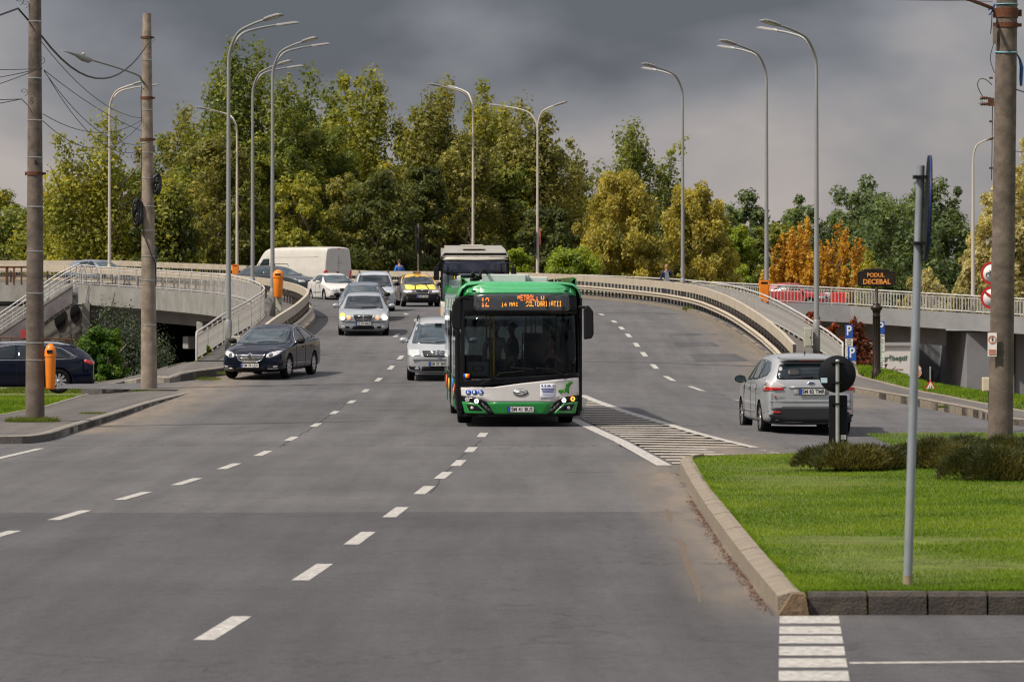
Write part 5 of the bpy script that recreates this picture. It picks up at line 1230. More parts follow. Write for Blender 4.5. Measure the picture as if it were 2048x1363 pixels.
# ---- dark blue fastback in front
NAVY = paint('navy_metallic', (.0015, .004, .015), 0, .07)
def f_opel(t, lay_on, bvh, hw, hl_, H):
    for P in both([(.47, .62), (.60, .615), (.78, .70), (.84, .80), (.74, .805), (.56, .755), (.47, .70)]):
        h = lay_on('headlight', smooth_poly(P, .2), 'f', M_LIGHT, off=.012, rings=4)
        cx = sum(p[0] for p in P) / len(P); lay_on('lamp_lens', oval(cx * .93, .685, .055, .05), 'f', mat('lamp_projector', (.10, .11, .12), .1, .6, coat=1), h, off=.02, rings=2)
    lay_on('grille', smooth_poly([(-.40, .70), (-.33, .56), (-.20, .505), (.20, .505), (.33, .56), (.40, .70)], .2), 'f', M_TRIM, off=.010)
    for z0, w in ((.695, .40), (.655, .385), (.613, .36), (.573, .32), (.532, .25)):
        lay_on('grille_bar', dense([(-w, z0 - (.018 if z0 < .69 else .025)), (w, z0 - (.018 if z0 < .69 else .025)), (w, z0), (-w, z0)], 6), 'f', M_CHROME, off=.024, rings=2)
    P = [(-.42, .71), (-.34, .555), (-.20, .495), (.20, .495), (.34, .555), (.42, .71)]
    mb = lay(bvh, dense(P, 5), 'f', off=.018, rings=1); k = 30; obj('grille_frame', MB().tube(mb.v[1:1+26], .011, 6), M_CHROME, t)
    lay_on('badge', oval(0, .655, .062, .062), 'f', M_CHROME, off=.045, rings=2); lay_on('badge_centre', oval(0, .655, .042, .042), 'f', M_TRIM, off=.052, rings=2); lay_on('badge_bolt', [(-.055, .648), (.01, .655), (.055, .662), (.0, .668), (-.0, .648)], 'f', M_CHROME, off=.058, rings=1)
    plate(t, 'SM 76 LEX', -hl_ - .015, .40)
    for P in both([(.50, .33), (.80, .33), (.84, .42), (.52, .38)]): lay_on('fog_recess', smooth_poly(P, .15), 'f', M_TRIM, off=.006)
    for P in both([(.66, .345), (.76, .345), (.78, .40), (.67, .385)]): lay_on('fog_light', smooth_poly(P, .2), 'f', M_LIGHT, off=.014)
    for P in both([(.50, .30), (.78, .305), (.80, .325), (.50, .322)]): lay_on('chrome_strip', dense(P, 4), 'f', M_CHROME, off=.018, rings=2)
    lay_on('lower_grille', smooth_poly([(-.45, .22), (.45, .22), (.42, .33), (-.42, .33)], .15), 'f', M_TRIM, off=.005)
    lay_on('bonnet_edge', dense([(-.62, .775), (.62, .775), (.62, .785), (-.62, .785)], 6), 'f', M_TRIM, off=.003, rings=2)
g = gp(548, 757)
pos = Vector((-6.95, 116.2, rz_(-6.95, 116.2)))
car('dark blue fastback saloon with chrome grille bars coming down off the ramp', 'car', 'fastback', 4.83, 1.86, 1.50, NAVY, pos, R(-12), (-1.47, 1.27), .345, windows=dict(
    front=(.70, .985, .58, 1.36), rear=(.60, 1.08, .52, 1.34), side=[[(-.62, 1.02), (-.60, 1.06), (-.05, 1.345), (.22, 1.40), (.22, 1.03)], [(.27, 1.03), (.27, 1.40), (.85, 1.38), (1.22, 1.25), (1.30, 1.08)], [(1.34, 1.09), (1.28, 1.23), (1.62, 1.10)]],
    chrome=[(-.66, 1.0), (-.62, 1.06), (-.05, 1.375), (.35, 1.435), (.85, 1.41), (1.3, 1.26), (1.68, 1.07), (1.2, 1.045), (.2, 1.01), (-.66, 1.0)], doors=(-.72, .24, 1.18), handles=(.08, 1.0), mirror=(-.62, 1.04), mm=M_BLACK, gm=M_GLASSL), front=f_opel, spokes=11, steer=R(-4), name='car', pitch=R(1.2))
# ---- silver people carrier seen from behind
SILV = paint('silver_metallic', (.42, .44, .46), .35, .30); SILV2 = paint('silver_blue_metallic', (.42, .46, .52), .2, .34); GREYM = paint('grey_metallic', (.16, .175, .195), .6, .28)
def b_smax(t, lay_on, bvh, hw, hl_, H):
    # dark lower bumper
    lay_on('lower_bumper', smooth_poly([(-.90, .28), (.90, .28), (.93, .44), (.80, .58), (-.80, .58), (-.93, .44)], .12), 'b', mat('bumper_plastic', (.022, .023, .027), .6, spec=.3), off=.012, rings=6)
    for P in both([(.50, 1.0), (.76, .93), (.92, .92), (.93, 1.02), (.88, 1.14), (.74, 1.12)]): lay_on('tail_light', smooth_poly(P, .15), 'b', mat('clear_lamp', (.50, .46, .44), .1, .2, coat=1, var=.2, vs=20), off=.012, rings=4)
    for P in both([(.56, .935), (.93, .915), (.93, .98), (.80, .985), (.57, .98)]): lay_on('red_lamp', smooth_poly(P, .12), 'b', M_REDON, off=.020, rings=4)
    for ax in ('l', 'r'):
        lay_on('lamp_side', smooth_poly([(hl_ - .28, .98), (hl_ - .05, .95), (hl_ - .06, 1.10), (hl_ - .20, 1.14)], .2), ax, mat('clear_lamp', (0, 0, 0)), off=.010)
        lay_on('lamp_side_red', smooth_poly([(hl_ - .26, .94), (hl_ - .02, .92), (hl_ - .04, 1.00), (hl_ - .28, .995)], .2), ax, M_TAIL, off=.014)
    for P in both([(.62, .47), (.76, .475), (.77, .51), (.62, .50)]): lay_on('reflector', smooth_poly(P, .1), 'b', M_TAIL, off=.022, rings=2)
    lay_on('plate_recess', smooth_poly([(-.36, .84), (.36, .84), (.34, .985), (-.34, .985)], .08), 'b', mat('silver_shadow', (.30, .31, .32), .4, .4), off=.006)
    plate(t, 'SM 82 TMR', hl_ + .012, .905, back=True, x=-.02); lay_on('chrome_bar', dense([(-.46, .985), (.46, .985), (.46, 1.005), (-.46, 1.005)], 5), 'b', SILV, off=.022, rings=2)
    lay_on('badge', oval(0, 1.075, .075, .032), 'b', M_CHROME, off=.016, rings=2); lay_on('badge_field', oval(0, 1.075, .062, .022), 'b', mat('dark_blue_enamel', (.03, .05, .12), .3), off=.022, rings=2)
    # tailgate seams
    for sx in (-1, 1):
        P = [(sx * .80, .60), (sx * .80, .92)]; mb = lay(bvh, dense(P, 5), 'b', off=.003, rings=1); obj('tailgate_gap', MB().tube(mb.v[1:6], .005, 4), M_TRIM, t)
    mb = lay(bvh, dense([(-.80, .60), (.80, .60)], 8), 'b', off=.003, rings=1); obj('tailgate_gap', MB().tube(mb.v[1:9], .005, 4), M_TRIM, t)
    lay_on('crease', dense([(-.84, .70), (.84, .70), (.84, .725), (-.84, .725)], 6), 'b', SILV, off=.014, rings=2)
    obj('high_brake_light', MB().cbox((0, hl_ * .905, H * .93), (.42, .05, .045), 0, .015), M_REDON, t)
    obj('spoiler', MB().add([( -.62, hl_*.80, H*.972), (.62, hl_*.80, H*.972), (.58, hl_*.925, H*.950), (-.58, hl_*.925, H*.950), (-.62, hl_*.80, H*.945), (.62, hl_*.80, H*.945), (.58, hl_*.925, H*.93), (-.58, hl_*.925, H*.93)], [(0,1,2,3), (7,6,5,4), (0,4,5,1), (1,5,6,2), (2,6,7,3), (3,7,4,0)]), SILV, t)
    lay_on('rear_wiper', dense([(-.05, 1.17), (.30, 1.17), (.30, 1.19), (-.05, 1.20)], 3), 'b', M_BLACK, off=.02, rings=1)
    o = text_mesh('S-MAX', .05, M_CHROME, parent=t, loc=(.62, hl_ + .004, .80), rot=(R(90), 0, math.pi)); obj('red_stripe_badge', MB().cbox((.735, hl_ - .0, .80), (.045, .02, .03), 0), M_TAIL, t)
    obj('antenna', MB().add([(-.02, hl_*.62, H*.995), (.02, hl_*.62, H*.995), (0, hl_*.56, H*.995), (0, hl_*.64, H*1.045)], [(0,1,3), (1,2,3), (2,0,3), (0,2,1)]), M_BLACK, t)
    for ax in ('l', 'r'):
        P = dense([(-1.5, .45), (1.05, .45), (1.05, .475), (-1.5, .475)], 6); lay_on('side_strip', P, ax, mat('silver_shadow', (0,0,0)), off=.012, rings=2)
    for z, c in ((1.0, M_BLACK),): 
        for sx in (-.33, .33): lay_on('head_rest', smooth_poly([(sx-.13, 1.23), (sx+.13, 1.23), (sx+.12, 1.36), (sx-.12, 1.36)], .3), 'b', mat('seat_shadow', (.015, .015, .018), .5), off=.0075, rings=3)
pos = Vector((5.9, 83.6, rz_(6.0, 83.6)))
car('silver people carrier driving away behind the black round sign back', 'car', 'mpv', 4.77, 1.88, 1.66, SILV, pos, R(184.2), (-1.48, 1.37), .345, windows=dict(
    rear=(.715, 1.15, .60, 1.46), side=[[(-.90, 1.08), (-.86, 1.14), (-.30, 1.48), (.02, 1.52), (.02, 1.10)], [(.07, 1.10), (.07, 1.53), (.88, 1.53), (.88, 1.12)], [(.94, 1.13), (.94, 1.525), (1.50, 1.49), (1.86, 1.34), (1.80, 1.22)]],
    doors=(-.95, .045, .91), handles=(-.10, .78), mirror=(-.82, 1.10), mm=M_BLACK, gms=M_GLASSL), back=b_smax, spokes=9)
# ---- silver-grey saloon with four round lamps
M_SGREY = paint('silver_grey_metallic', (.33, .36, .39), .25, .32)
def f_merc(t, lay_on, bvh, hw, hl_, H):
    for sx in (-1, 1):
        lay_on('headlight', oval(sx * .72, .66, .115, .135), 'f', M_LIGHT, off=.014); lay_on('headlight', oval(sx * .50, .635, .075, .082), 'f', M_LON if 0 else mat('warm_lamp', (.75, .42, .25), .2, coat=1, emit=((1, .5, .25), .35)), off=.014)
    lay_on('indicator', oval(-.72, .705, .095, .075), 'f', M_AMBON, off=.020); lay_on('lamp_lens', oval(-.72, .62, .085, .065), 'f', M_LON, off=.020); lay_on('lamp_lens', oval(.74, .63, .09, .075), 'f', M_LON, off=.020)
    lay_on('grille', smooth_poly([(-.36, .72), (-.27, .52), (.27, .52), (.36, .72)], .15), 'f', M_TRIM, off=.016)
    for z in (.69, .65, .61, .57): lay_on('grille_bar', dense([(-.30, z - .008), (.30, z - .008), (.31, z), (-.31, z)], 4), 'f', M_CHROME, off=.026, rings=1)
    lay_on('grille_bar', dense([(-.012, .53), (.012, .53), (.012, .71), (-.012, .71)], 3), 'f', M_CHROME, off=.028, rings=1)
    mb = lay(bvh, dense([(-.36, .73), (-.27, .51), (.27, .51), (.36, .73)], 5), 'f', off=.022, rings=1); obj('grille_frame', MB().tube(mb.v[1:21] + [mb.v[1]], .011, 5), M_CHROME, t)
    obj('bonnet_star', MB().tube([(0.04*math.cos(a), -hl_ * .93, H*.565 + .04*math.sin(a)) for a in [i*math.pi/8 for i in range(17)]], .004, 4), M_CHROME, t)
    plate(t, 'CJ 09 MAK', -hl_ - .012, .44); lay_on('lower_grille', smooth_poly([(-.40, .24), (.40, .24), (.36, .36), (-.36, .36)], .15), 'f', M_TRIM, off=.006)
    lay_on('lower_bumper', smooth_poly([(-.86, .19), (.86, .19), (.84, .235), (-.84, .235)], .1), 'f', M_SGREY, off=.02, rings=3)
    for P in both([(.48, .27), (.66, .28), (.66, .35), (.48, .34)]): lay_on('fog_light', smooth_poly(P, .3), 'f', M_TRIM, off=.006)
    for sx in (-1, 1): lay_on('fog_lens', oval(sx * .70, .31, .075, .05), 'f', M_LIGHT, off=.012)
    lay_on('bumper_strip', dense([(-.86, .475), (-.28, .475), (-.28, .50), (-.86, .50)], 4), 'f', M_TRIM, off=.01, rings=1); lay_on('bumper_strip', dense([(.28, .475), (.86, .475), (.86, .50), (.28, .50)], 4), 'f', M_TRIM, off=.01, rings=1)
pos = Vector((-5.26, 142.2, rz_(-5.18, 142.2)))
car('silver grey saloon with round headlights and one amber lamp lit, leading the queue', 'car', 'saloon', 4.8, 1.80, 1.44, M_SGREY, pos, R(1.5), (-1.55, 1.28), .32, windows=dict(
    front=(.70, .93, .57, 1.315), rear=(.6, .98, .5, 1.28), side=[[(-.70, .98), (-.15, 1.32), (.30, 1.35), (.30, .99)], [(.35, .99), (.35, 1.35), (.95, 1.32), (1.15, 1.02)]], doors=(-.75, .32), mirror=(-.75, 1.0)), front=f_merc, pitch=R(2.2))
# ---- silver people carrier half hidden by the bus
def f_sharan(t, lay_on, bvh, hw, hl_, H):
    for P in both([(.50, .72), (.86, .71), (.86, .86), (.78, .90), (.52, .88)]): lay_on('headlight', smooth_poly(P, .15), 'f', M_LIGHT, off=.012)
    lay_on('grille', smooth_poly([(-.40, .70), (.40, .70), (.46, .86), (-.46, .86)], .1), 'f', M_TRIM, off=.010)
    for z in (.745, .79, .835): lay_on('grille_bar', dense([(-.41, z - .012), (.41, z - .012), (.43, z), (-.43, z)], 5), 'f', M_CHROME, off=.020, rings=1)
    lay_on('badge', oval(0, .785, .085, .085), 'f', M_CHROME, off=.030, rings=2); lay_on('badge_field', oval(0, .785, .070, .070), 'f', mat('badge_dark', (.06, .07, .09), .3), off=.036, rings=2)
    mbv = lay(bvh, [(-.05, .83), (-.02, .735), (0, .79), (.02, .735), (.05, .83)], 'f', off=.042, rings=1); obj('badge_mark', MB().tube(mbv.v[1:6], .008, 4), M_CHROME, t)
    lay_on('bumper_gap', dense([(-.90, .595), (.90, .595), (.90, .615), (-.90, .615)], 8), 'f', M_TRIM, off=.008, rings=2)
    lay_on('lower_grille', smooth_poly([(-.48, .30), (.48, .30), (.46, .43), (-.46, .43)], .1), 'f', M_TRIM, off=.008)
    for P in both([(.52, .32), (.80, .34), (.84, .44), (.52, .42)]): lay_on('fog_recess', smooth_poly(P, .15), 'f', M_TRIM, off=.008)
    for sx in (-1, 1): lay_on('fog_light', oval(sx * .60, .375, .06, .035), 'f', M_LIGHT, off=.014)
    plate(t, 'SM 09 EMC', -hl_ - .02, .50)
    for sx in (-1, 1): obj('roof_rail', MB().tube([(sx * .60, -.35, H * .955), (sx * .60, -.25, H + .02), (sx * .58, 1.3, H + .03), (sx * .56, 1.6, H * .97)], .018, 6), M_BLACK, t)
    obj('interior_box', MB().cbox((0, -.62, H * .90), (.2, .05, .06), 0, .01), M_BLACK, t)  # small black box at the windscreen top
pos = Vector((-2.12, 115.2, rz_(-2.1, 115.2)))
car('silver people carrier with black roof rails partly hidden by the green bus', 'car', 'mpv', 4.63, 1.81, 1.73, SILV, pos, R(1.0), (-1.42, 1.42), .33, windows=dict(
    front=(.76, 1.05, .62, 1.56), rear=(.6, 1.1, .5, 1.5), side=[[(-.95, 1.12), (-.35, 1.55), (.1, 1.6), (.1, 1.14)], [(.15, 1.14), (.15, 1.6), (.9, 1.58), (.9, 1.15)]], doors=(-.95, .1), mirror=(-1.0, 1.12), gm=M_GLASSL), front=f_sharan, pitch=R(1.5))
# ---- simpler fronts for the cars further up the ramp
def front_simple(hz=.62, gw=.34, lights=None, ptxt=None, pz=.42, low=True, strip=None, lit=False, badge=True):
    def f(t, lay_on, bvh, hw, hl_, H):
        for P in both(lights or [(.42, hz - .06), (.80, hz - .04), (.80, hz + .08), (.46, hz + .06)]): lay_on('headlight', smooth_poly(P, .2), 'f', M_LIGHT, off=.012)
        lay_on('grille', smooth_poly([(-gw * .9, hz - .07), (gw * .9, hz - .07), (gw, hz + .06), (-gw, hz + .06)], .12), 'f', M_TRIM, off=.012)
        mb = lay(bvh, dense([(-gw * .92, hz - .075), (gw * .92, hz - .075), (gw * 1.02, hz + .07), (-gw * 1.02, hz + .07)], 5), 'f', off=.016, rings=1); obj('grille_frame', MB().tube(mb.v[1:21] + [mb.v[1]], .011, 5), M_CHROME, t)
        if badge: lay_on('badge', oval(0, hz + .06, .05, .045), 'f', M_CHROME, off=.03, rings=2)
        if ptxt: plate(t, ptxt, -hl_ - .01, pz)
        if low: lay_on('lower_grille', smooth_poly([(-.5, .24), (.5, .24), (.46, .34), (-.46, .34)], .12), 'f', M_TRIM, off=.006)
        for sx in (-1, 1): lay_on('fog_light', smooth_poly([(sx*.55, .29), (sx*.74, .30), (sx*.74, .36), (sx*.55, .35)][::sx], .2), 'f', M_TRIM if not strip else M_LIGHT, off=.01)
    return f
def winset(H, fw=(.70, .58), fz=(.66, .915), sd=None, **kw):
    d = dict(front=(fw[0], H * fz[0], fw[1], H * fz[1]), rear=(.58, H * .70, .50, H * .89), side=sd or [[(-.68, H*.68), (-.12, H*.92), (.18, H*.94), (.18, H*.69)], [(.23, H*.69), (.23, H*.94), (.85, H*.91), (1.15, H*.73)]], doors=(-.72, .2, 1.0), mirror=(-.66, H * .69)); d.update(kw); return d
BLUEG = paint('slate_blue_metallic', (.15, .18, .23), .3, .28)
pos = Vector((-5.75, 154.5, rz_(-5.35, 154.5)))
car('slate blue car tucked close behind the silver grey saloon', 'car', 'fastback', 4.5, 1.76, 1.44, BLUEG, pos, R(-1), (-1.4, 1.2), .31, windows=winset(1.44, gm=M_GLASSL, mm=M_BLACK), front=front_simple(ptxt='SM 05 KLD'), pitch=R(2))
def f_logan(t, lay_on, bvh, hw, hl_, H):
    front_simple(.76, .30, [(.50, .66), (.82, .68), (.82, .82), (.56, .84)], 'SM 12 NKD', .50)(t, lay_on, bvh, hw, hl_, H)
    lay_on('bumper_strip', dense([(-.86, .50), (.86, .50), (.86, .60), (-.86, .60)], 8), 'f', M_TRIM, off=.010, rings=2)
    for sx in (-1, 1): obj('roof_rail', MB().tube([(sx * .62, -.45, H * .96), (sx * .62, -.30, H + .035), (sx * .62, 1.5, H + .035), (sx * .60, 1.7, H * .97)], .020, 6), M_TRIM, t)
pos = Vector((-5.80, 168.0, rz_(-5.5, 168)))
car('pale silver estate with roof rails in the queue left of the yellow taxi', 'car', 'bluff', 4.45, 1.74, 1.64, SILV2, pos, R(2.5), (-1.5, 1.3), .31, windows=winset(1.64, (.74, .60), (.62, .90), mm=M_BLACK), front=f_logan, pitch=R(1))
WHT = paint('white_car_paint', (.58, .57, .55), 0, .35, dirt=(.45, .38, .30))
def f_octw(t, lay_on, bvh, hw, hl_, H):
    front_simple(.62, .28, [(.40, .58), (.78, .60), (.84, .72), (.44, .70)], 'SM 18 RGA', .42)(t, lay_on, bvh, hw, hl_, H)
    for ax in ('l', 'r'): lay_on('side_strip', dense([(-.9, .50), (1.0, .50), (1.0, .53), (-.9, .53)], 6), ax, M_TRIM, off=.012, rings=2)
pos = Vector((-8.78, 197.0, rz_(-8.7, 197) - .16))
car('white saloon turning onto the ramp beside the white van', 'car', 'fastback', 4.57, 1.77, 1.47, WHT, pos, R(17), (-1.4, 1.18), .33, windows=winset(1.47, gm=M_GLASSL, gms=M_GLASSL), front=f_octw, pitch=0)
# taxi: yellow roof and bonnet over dark wings
YEL = paint('taxi_yellow', (.72, .42, .02), 0, .35); TGREY = paint('taxi_grey_brown', (.13, .11, .10), .4, .3); YLEM = paint('lemon_bonnet', (.78, .66, .04), 0, .35)
def f_taxi(t, lay_on, bvh, hw, hl_, H):
    lay_on('bonnet_panel', smooth_poly([(-.70, .76), (.70, .76), (.66, .97), (-.66, .97)], .08), 'f', YLEM, off=.008, rings=7)
    for sx in (-1, 1): lay_on('bonnet_stripe', dense([(sx*.28, .75), (sx*.33, .75), (sx*.25, .965), (sx*.21, .965)][::sx], 5), 'f', M_TRIM, off=.014, rings=2)
    front_simple(.68, .30, [(.42, .62), (.80, .62), (.80, .73), (.46, .735)], 'SM 29 XAA', .47, low=False)(t, lay_on, bvh, hw, hl_, H)
    lay_on('bumper', smooth_poly([(-.86, .20), (.86, .20), (.88, .42), (.82, .585), (-.82, .585), (-.88, .42)], .1), 'f', M_TRIM, off=.012, rings=6)
    lay_on('roof_panel', smooth_poly([(-.60, -.28), (.60, -.28), (.57, 1.0), (-.57, 1.0)], .12), 't', YEL, off=.008, rings=6)
    for sx in (-1, 1):
        mb = lay(bvh, [(sx * .76, .97), (sx * .70, 1.12), (sx * .64, 1.28), (sx * .60, 1.36)] * 1, 'f', off=.012, rings=1); obj('yellow_pillar', MB().tube(mb.v[1:5], .032, 6), YEL, t)
    obj('taxi_sign', MB().cbox((0, 0.05, H + .05), (.34, .14, .10), 0, .03), mat('taxi_sign_dark', (.10, .075, .03), .4), t)
    text_mesh('TAXI', .085, M_AMB, parent=t, loc=(0, -.026, H + .05), bold=.002)
pos = Vector((-4.22, 177.4, rz_(-4.2, 177.4)))
car('taxi with yellow bonnet and roof over dark bumper beside the cream bus', 'taxi', 'fastback', 4.5, 1.73, 1.43, TGREY, pos, R(7.5), (-1.38, 1.15), .31, windows=winset(1.43, mm=M_BLACK), front=f_taxi, name='taxi', pitch=R(1))
# dark estate with roof bars behind the curved railing
pos = Vector((-12.1, 206.5, rz_(-12.1, 206.5)))
def f_dark(t, lay_on, bvh, hw, hl_, H):
    front_simple(.66, .32, None, None)(t, lay_on, bvh, hw, hl_, H)
    for yy in (-.15, .75): obj('roof_bar', MB().tube([(-.66, yy, H * .96), (-.62, yy, H + .07), (.62, yy, H + .07), (.66, yy, H * .96)], .020, 6), M_BLACK, t)
    lay_on('indicator', oval(.78, .66, .05, .05), 'f', M_AMBON, off=.02)
car('dark grey estate with roof bars seen over the curved railing left of the white van', 'car', 'estate', 4.6, 1.8, 1.50, paint('dark_slate_paint', (.045, .055, .065), .4, .3), pos, R(52), (-1.4, 1.25), .32, windows=winset(1.5, gm=M_GLASSL, gms=M_GLASSL), front=f_dark)
pos = Vector((-22.3, 216.5, 3.16))
car('grey hatchback with only its roof showing over the overpass railing', 'car', 'estate', 4.3, 1.76, 1.50, paint('blue_grey_paint', (.20, .24, .29), .5, .3), pos, R(47), (-1.35, 1.2), .32, windows=winset(1.5, gm=M_GLASSL), front=front_simple())
# white van
VANW = paint('van_white', (.54, .52, .48), 0, .40, dirt=(.42, .36, .28))
def b_van(t, lay_on, bvh, hw, hl_, H):
    for P in both([(.80, .95), (.97, .95), (.97, 1.40), (.88, 1.36)]): lay_on('tail_light', smooth_poly(P, .15), 'b', M_TAIL, off=.015)
    for ax in ('l', 'r'): lay_on('tail_light_side', smooth_poly([(hl_ - .20, .95), (hl_ - .02, .95), (hl_ - .02, 1.38), (hl_ - .14, 1.30)], .15), ax, M_TAIL, off=.015)
    obj('high_brake_light', MB().cbox((0, hl_ - .0, H * .965), (.24, .04, .04), 0, .008), M_TAIL, t)
    mb = lay(bvh, dense([(0, .5), (0, H * .93)], 8), 'b', off=.003, rings=1); obj('door_gap', MB().tube(mb.v[1:9], .012, 4), mat('gap_grey', (.15, .14, .13), .8), t)
    obj('door_handle', MB().cbox((.12, hl_ + .02, 1.18), (.10, .06, .22), 0, .01), M_BLACK, t)
    lay_on('bumper', smooth_poly([(-.98, .30), (.98, .30), (.98, .50), (-.98, .50)], .1), 'b', M_TRIM, off=.04)
    for ax in ('l', 'r'):
        for z in (1.02, 2.05): lay_on('side_crease', dense([(-1.4, z), (2.45, z), (2.45, z + .035), (-1.4, z + .035)], 6), ax, mat('van_crease', (.42, .40, .36), .5), off=.006, rings=2)
        lay_on('side_strip', dense([(-1.3, .62), (1.1, .62), (1.1, .74), (-1.3, .74)], 6), ax, mat('van_grey_strip', (.50, .48, .44), .5), off=.012, rings=2)
    for k, x in enumerate((.34, .24, .14, .04)): text_mesh('UTIL'[k], .15, mat('faded_red_letter', (.45, .16, .13), .6), parent=t, loc=(x - .6 + .35, hl_ + .004, 1.75), rot=(R(90), 0, math.pi))
pos = Vector((-11.45, 213.4, rz_(-11.7, 213.5) - .15))
car('long white high-roofed van turning left across the bridge', 'van', 'van', 6.1, 2.05, 2.60, VANW, pos, R(180 - 124), (-2.05, 1.75), .34, windows=dict(front=(.85, 1.35, .72, 2.05), side=[[(-2.25, 1.36), (-2.05, 1.42), (-1.65, 1.98), (-1.15, 2.0), (-1.15, 1.36)]], doors=(-1.08,), mirror=(-2.2, 1.5), mm=M_BLACK), back=b_van, name='van', rim_m=M_GALV)
for o in COL.objects:
    if o.get('category') == 'van': o.rotation_euler = (0, 0, R(180 + 49))
# dark estate at the left, side on
def s_audi(t, lay_on, bvh, hw, hl_, H):
    for ax in ('l', 'r'): lay_on('tail_light', smooth_poly([(hl_ - .32, .90), (hl_ - .04, .82), (hl_ - .03, .90), (hl_ - .26, .985)], .2), ax, M_TAIL, off=.012)
    for sx in (-1, 1): obj('roof_rail', MB().tube([(sx * .60, -.75, H * .93), (sx * .61, -.4, H * .985), (sx * .60, .5, H * 1.012), (sx * .585, 1.4, H * .985), (sx * .57, 1.75, H * .945)], .018, 6), M_CHROME, t)
    lay_on('tail_light', smooth_poly([(-.86, .84), (.86, .84), (.84, .93), (-.84, .93)], .1), 'b', M_TAIL, off=.012)
    lay_on('rear_bumper', smooth_poly([(-.86, .25), (.86, .25), (.84, .42), (-.84, .42)], .1), 'b', M_TRIM, off=.01)
    lay_on('spoiler', smooth_poly([(-.58, 1.6), (.58, 1.6), (.56, 1.95), (-.56, 1.95)], .1), 't', M_BLACK, off=.02)
pos = Vector((-14.55, 115.6, -.13))
car('dark blue estate car side-on behind the first concrete pole with its orange bin', 'car', 'estate', 4.94, 1.89, 1.46, NAVY, pos, R(-84), (-1.48, 1.44), .355, windows=dict(
    front=(.7, .98, .58, 1.32), rear=(.62, 1.02, .5, 1.32), side=[[(-.72, .97), (-.20, 1.30), (.22, 1.36), (.22, .98)], [(.27, .98), (.27, 1.365), (1.0, 1.34), (1.05, .99)], [(1.10, .995), (1.06, 1.335), (1.50, 1.27), (1.92, 1.04), (1.85, 1.02)]],
    chrome=[(-.78, .955), (-.22, 1.325), (.22, 1.385), (1.0, 1.37), (1.50, 1.295), (1.97, 1.035), (1.85, 1.0), (1.0, .97), (-.78, .955)], doors=(-.82, .245, 1.08), handles=(.1, .92), mirror=(-.72, 1.0), mm=M_BLACK), back=s_audi, spokes=10)
# red car and white one on the side bridge
pos = Vector((at(1592, 0, 241).x, 241, 1.98))
car('red hatchback behind the white railing of the side bridge', 'car', 'estate', 4.0, 1.7, 1.5, paint('red_paint', (.30, .010, .012), 0, .45), pos, R(66), (-1.2, 1.15), .30, windows=winset(1.5), front=front_simple())
rl = thing('road_barrier', 'red and white plastic road barriers on the side bridge beside the red car', 'barrier', (at(1650, 0, 243).x, 243, 2.1))
for k in range(3): obj('barrier_block', MB().cbox((-1.1 + k * .95, 0, .40), (.90, .35, .80), 0, .04), M_RED if k != 1 else M_WP, rl)
# ------------------------------------------------------------ people (skinned skeleton, clothes as children)
M_SKIN = mat('skin', (.42, .22, .15), .55, var=.08, vs=12)
def skin_mesh(name, joints, edges, root=0, sub=1):
    """joints: name -> (pos, radius)"""
    names = list(joints); me = bpy.data.meshes.new(name); idx = {n: i for i, n in enumerate(names)}
    me.from_pydata([joints[n][0] for n in names], [(idx[a], idx[b]) for a, b in edges], [])
    o = bpy.data.objects.new(name, me); COL.objects.link(o); o.modifiers.new('k', 'SKIN'); sk = me.skin_vertices[0].data
    for i, n in enumerate(names): r = joints[n][1]; sk[i].radius = r if isinstance(r, tuple) else (r, r); sk[i].use_root = (i == root)
    m2 = o.modifiers.new('s', 'SUBSURF'); m2.levels = sub; m2.render_levels = sub
    dg = bpy.context.evaluated_depsgraph_get(); out_ = bpy.data.meshes.new_from_object(o.evaluated_get(dg)); bpy.data.objects.remove(o)
    for p in out_.polygons: p.use_smooth = True
    return out_
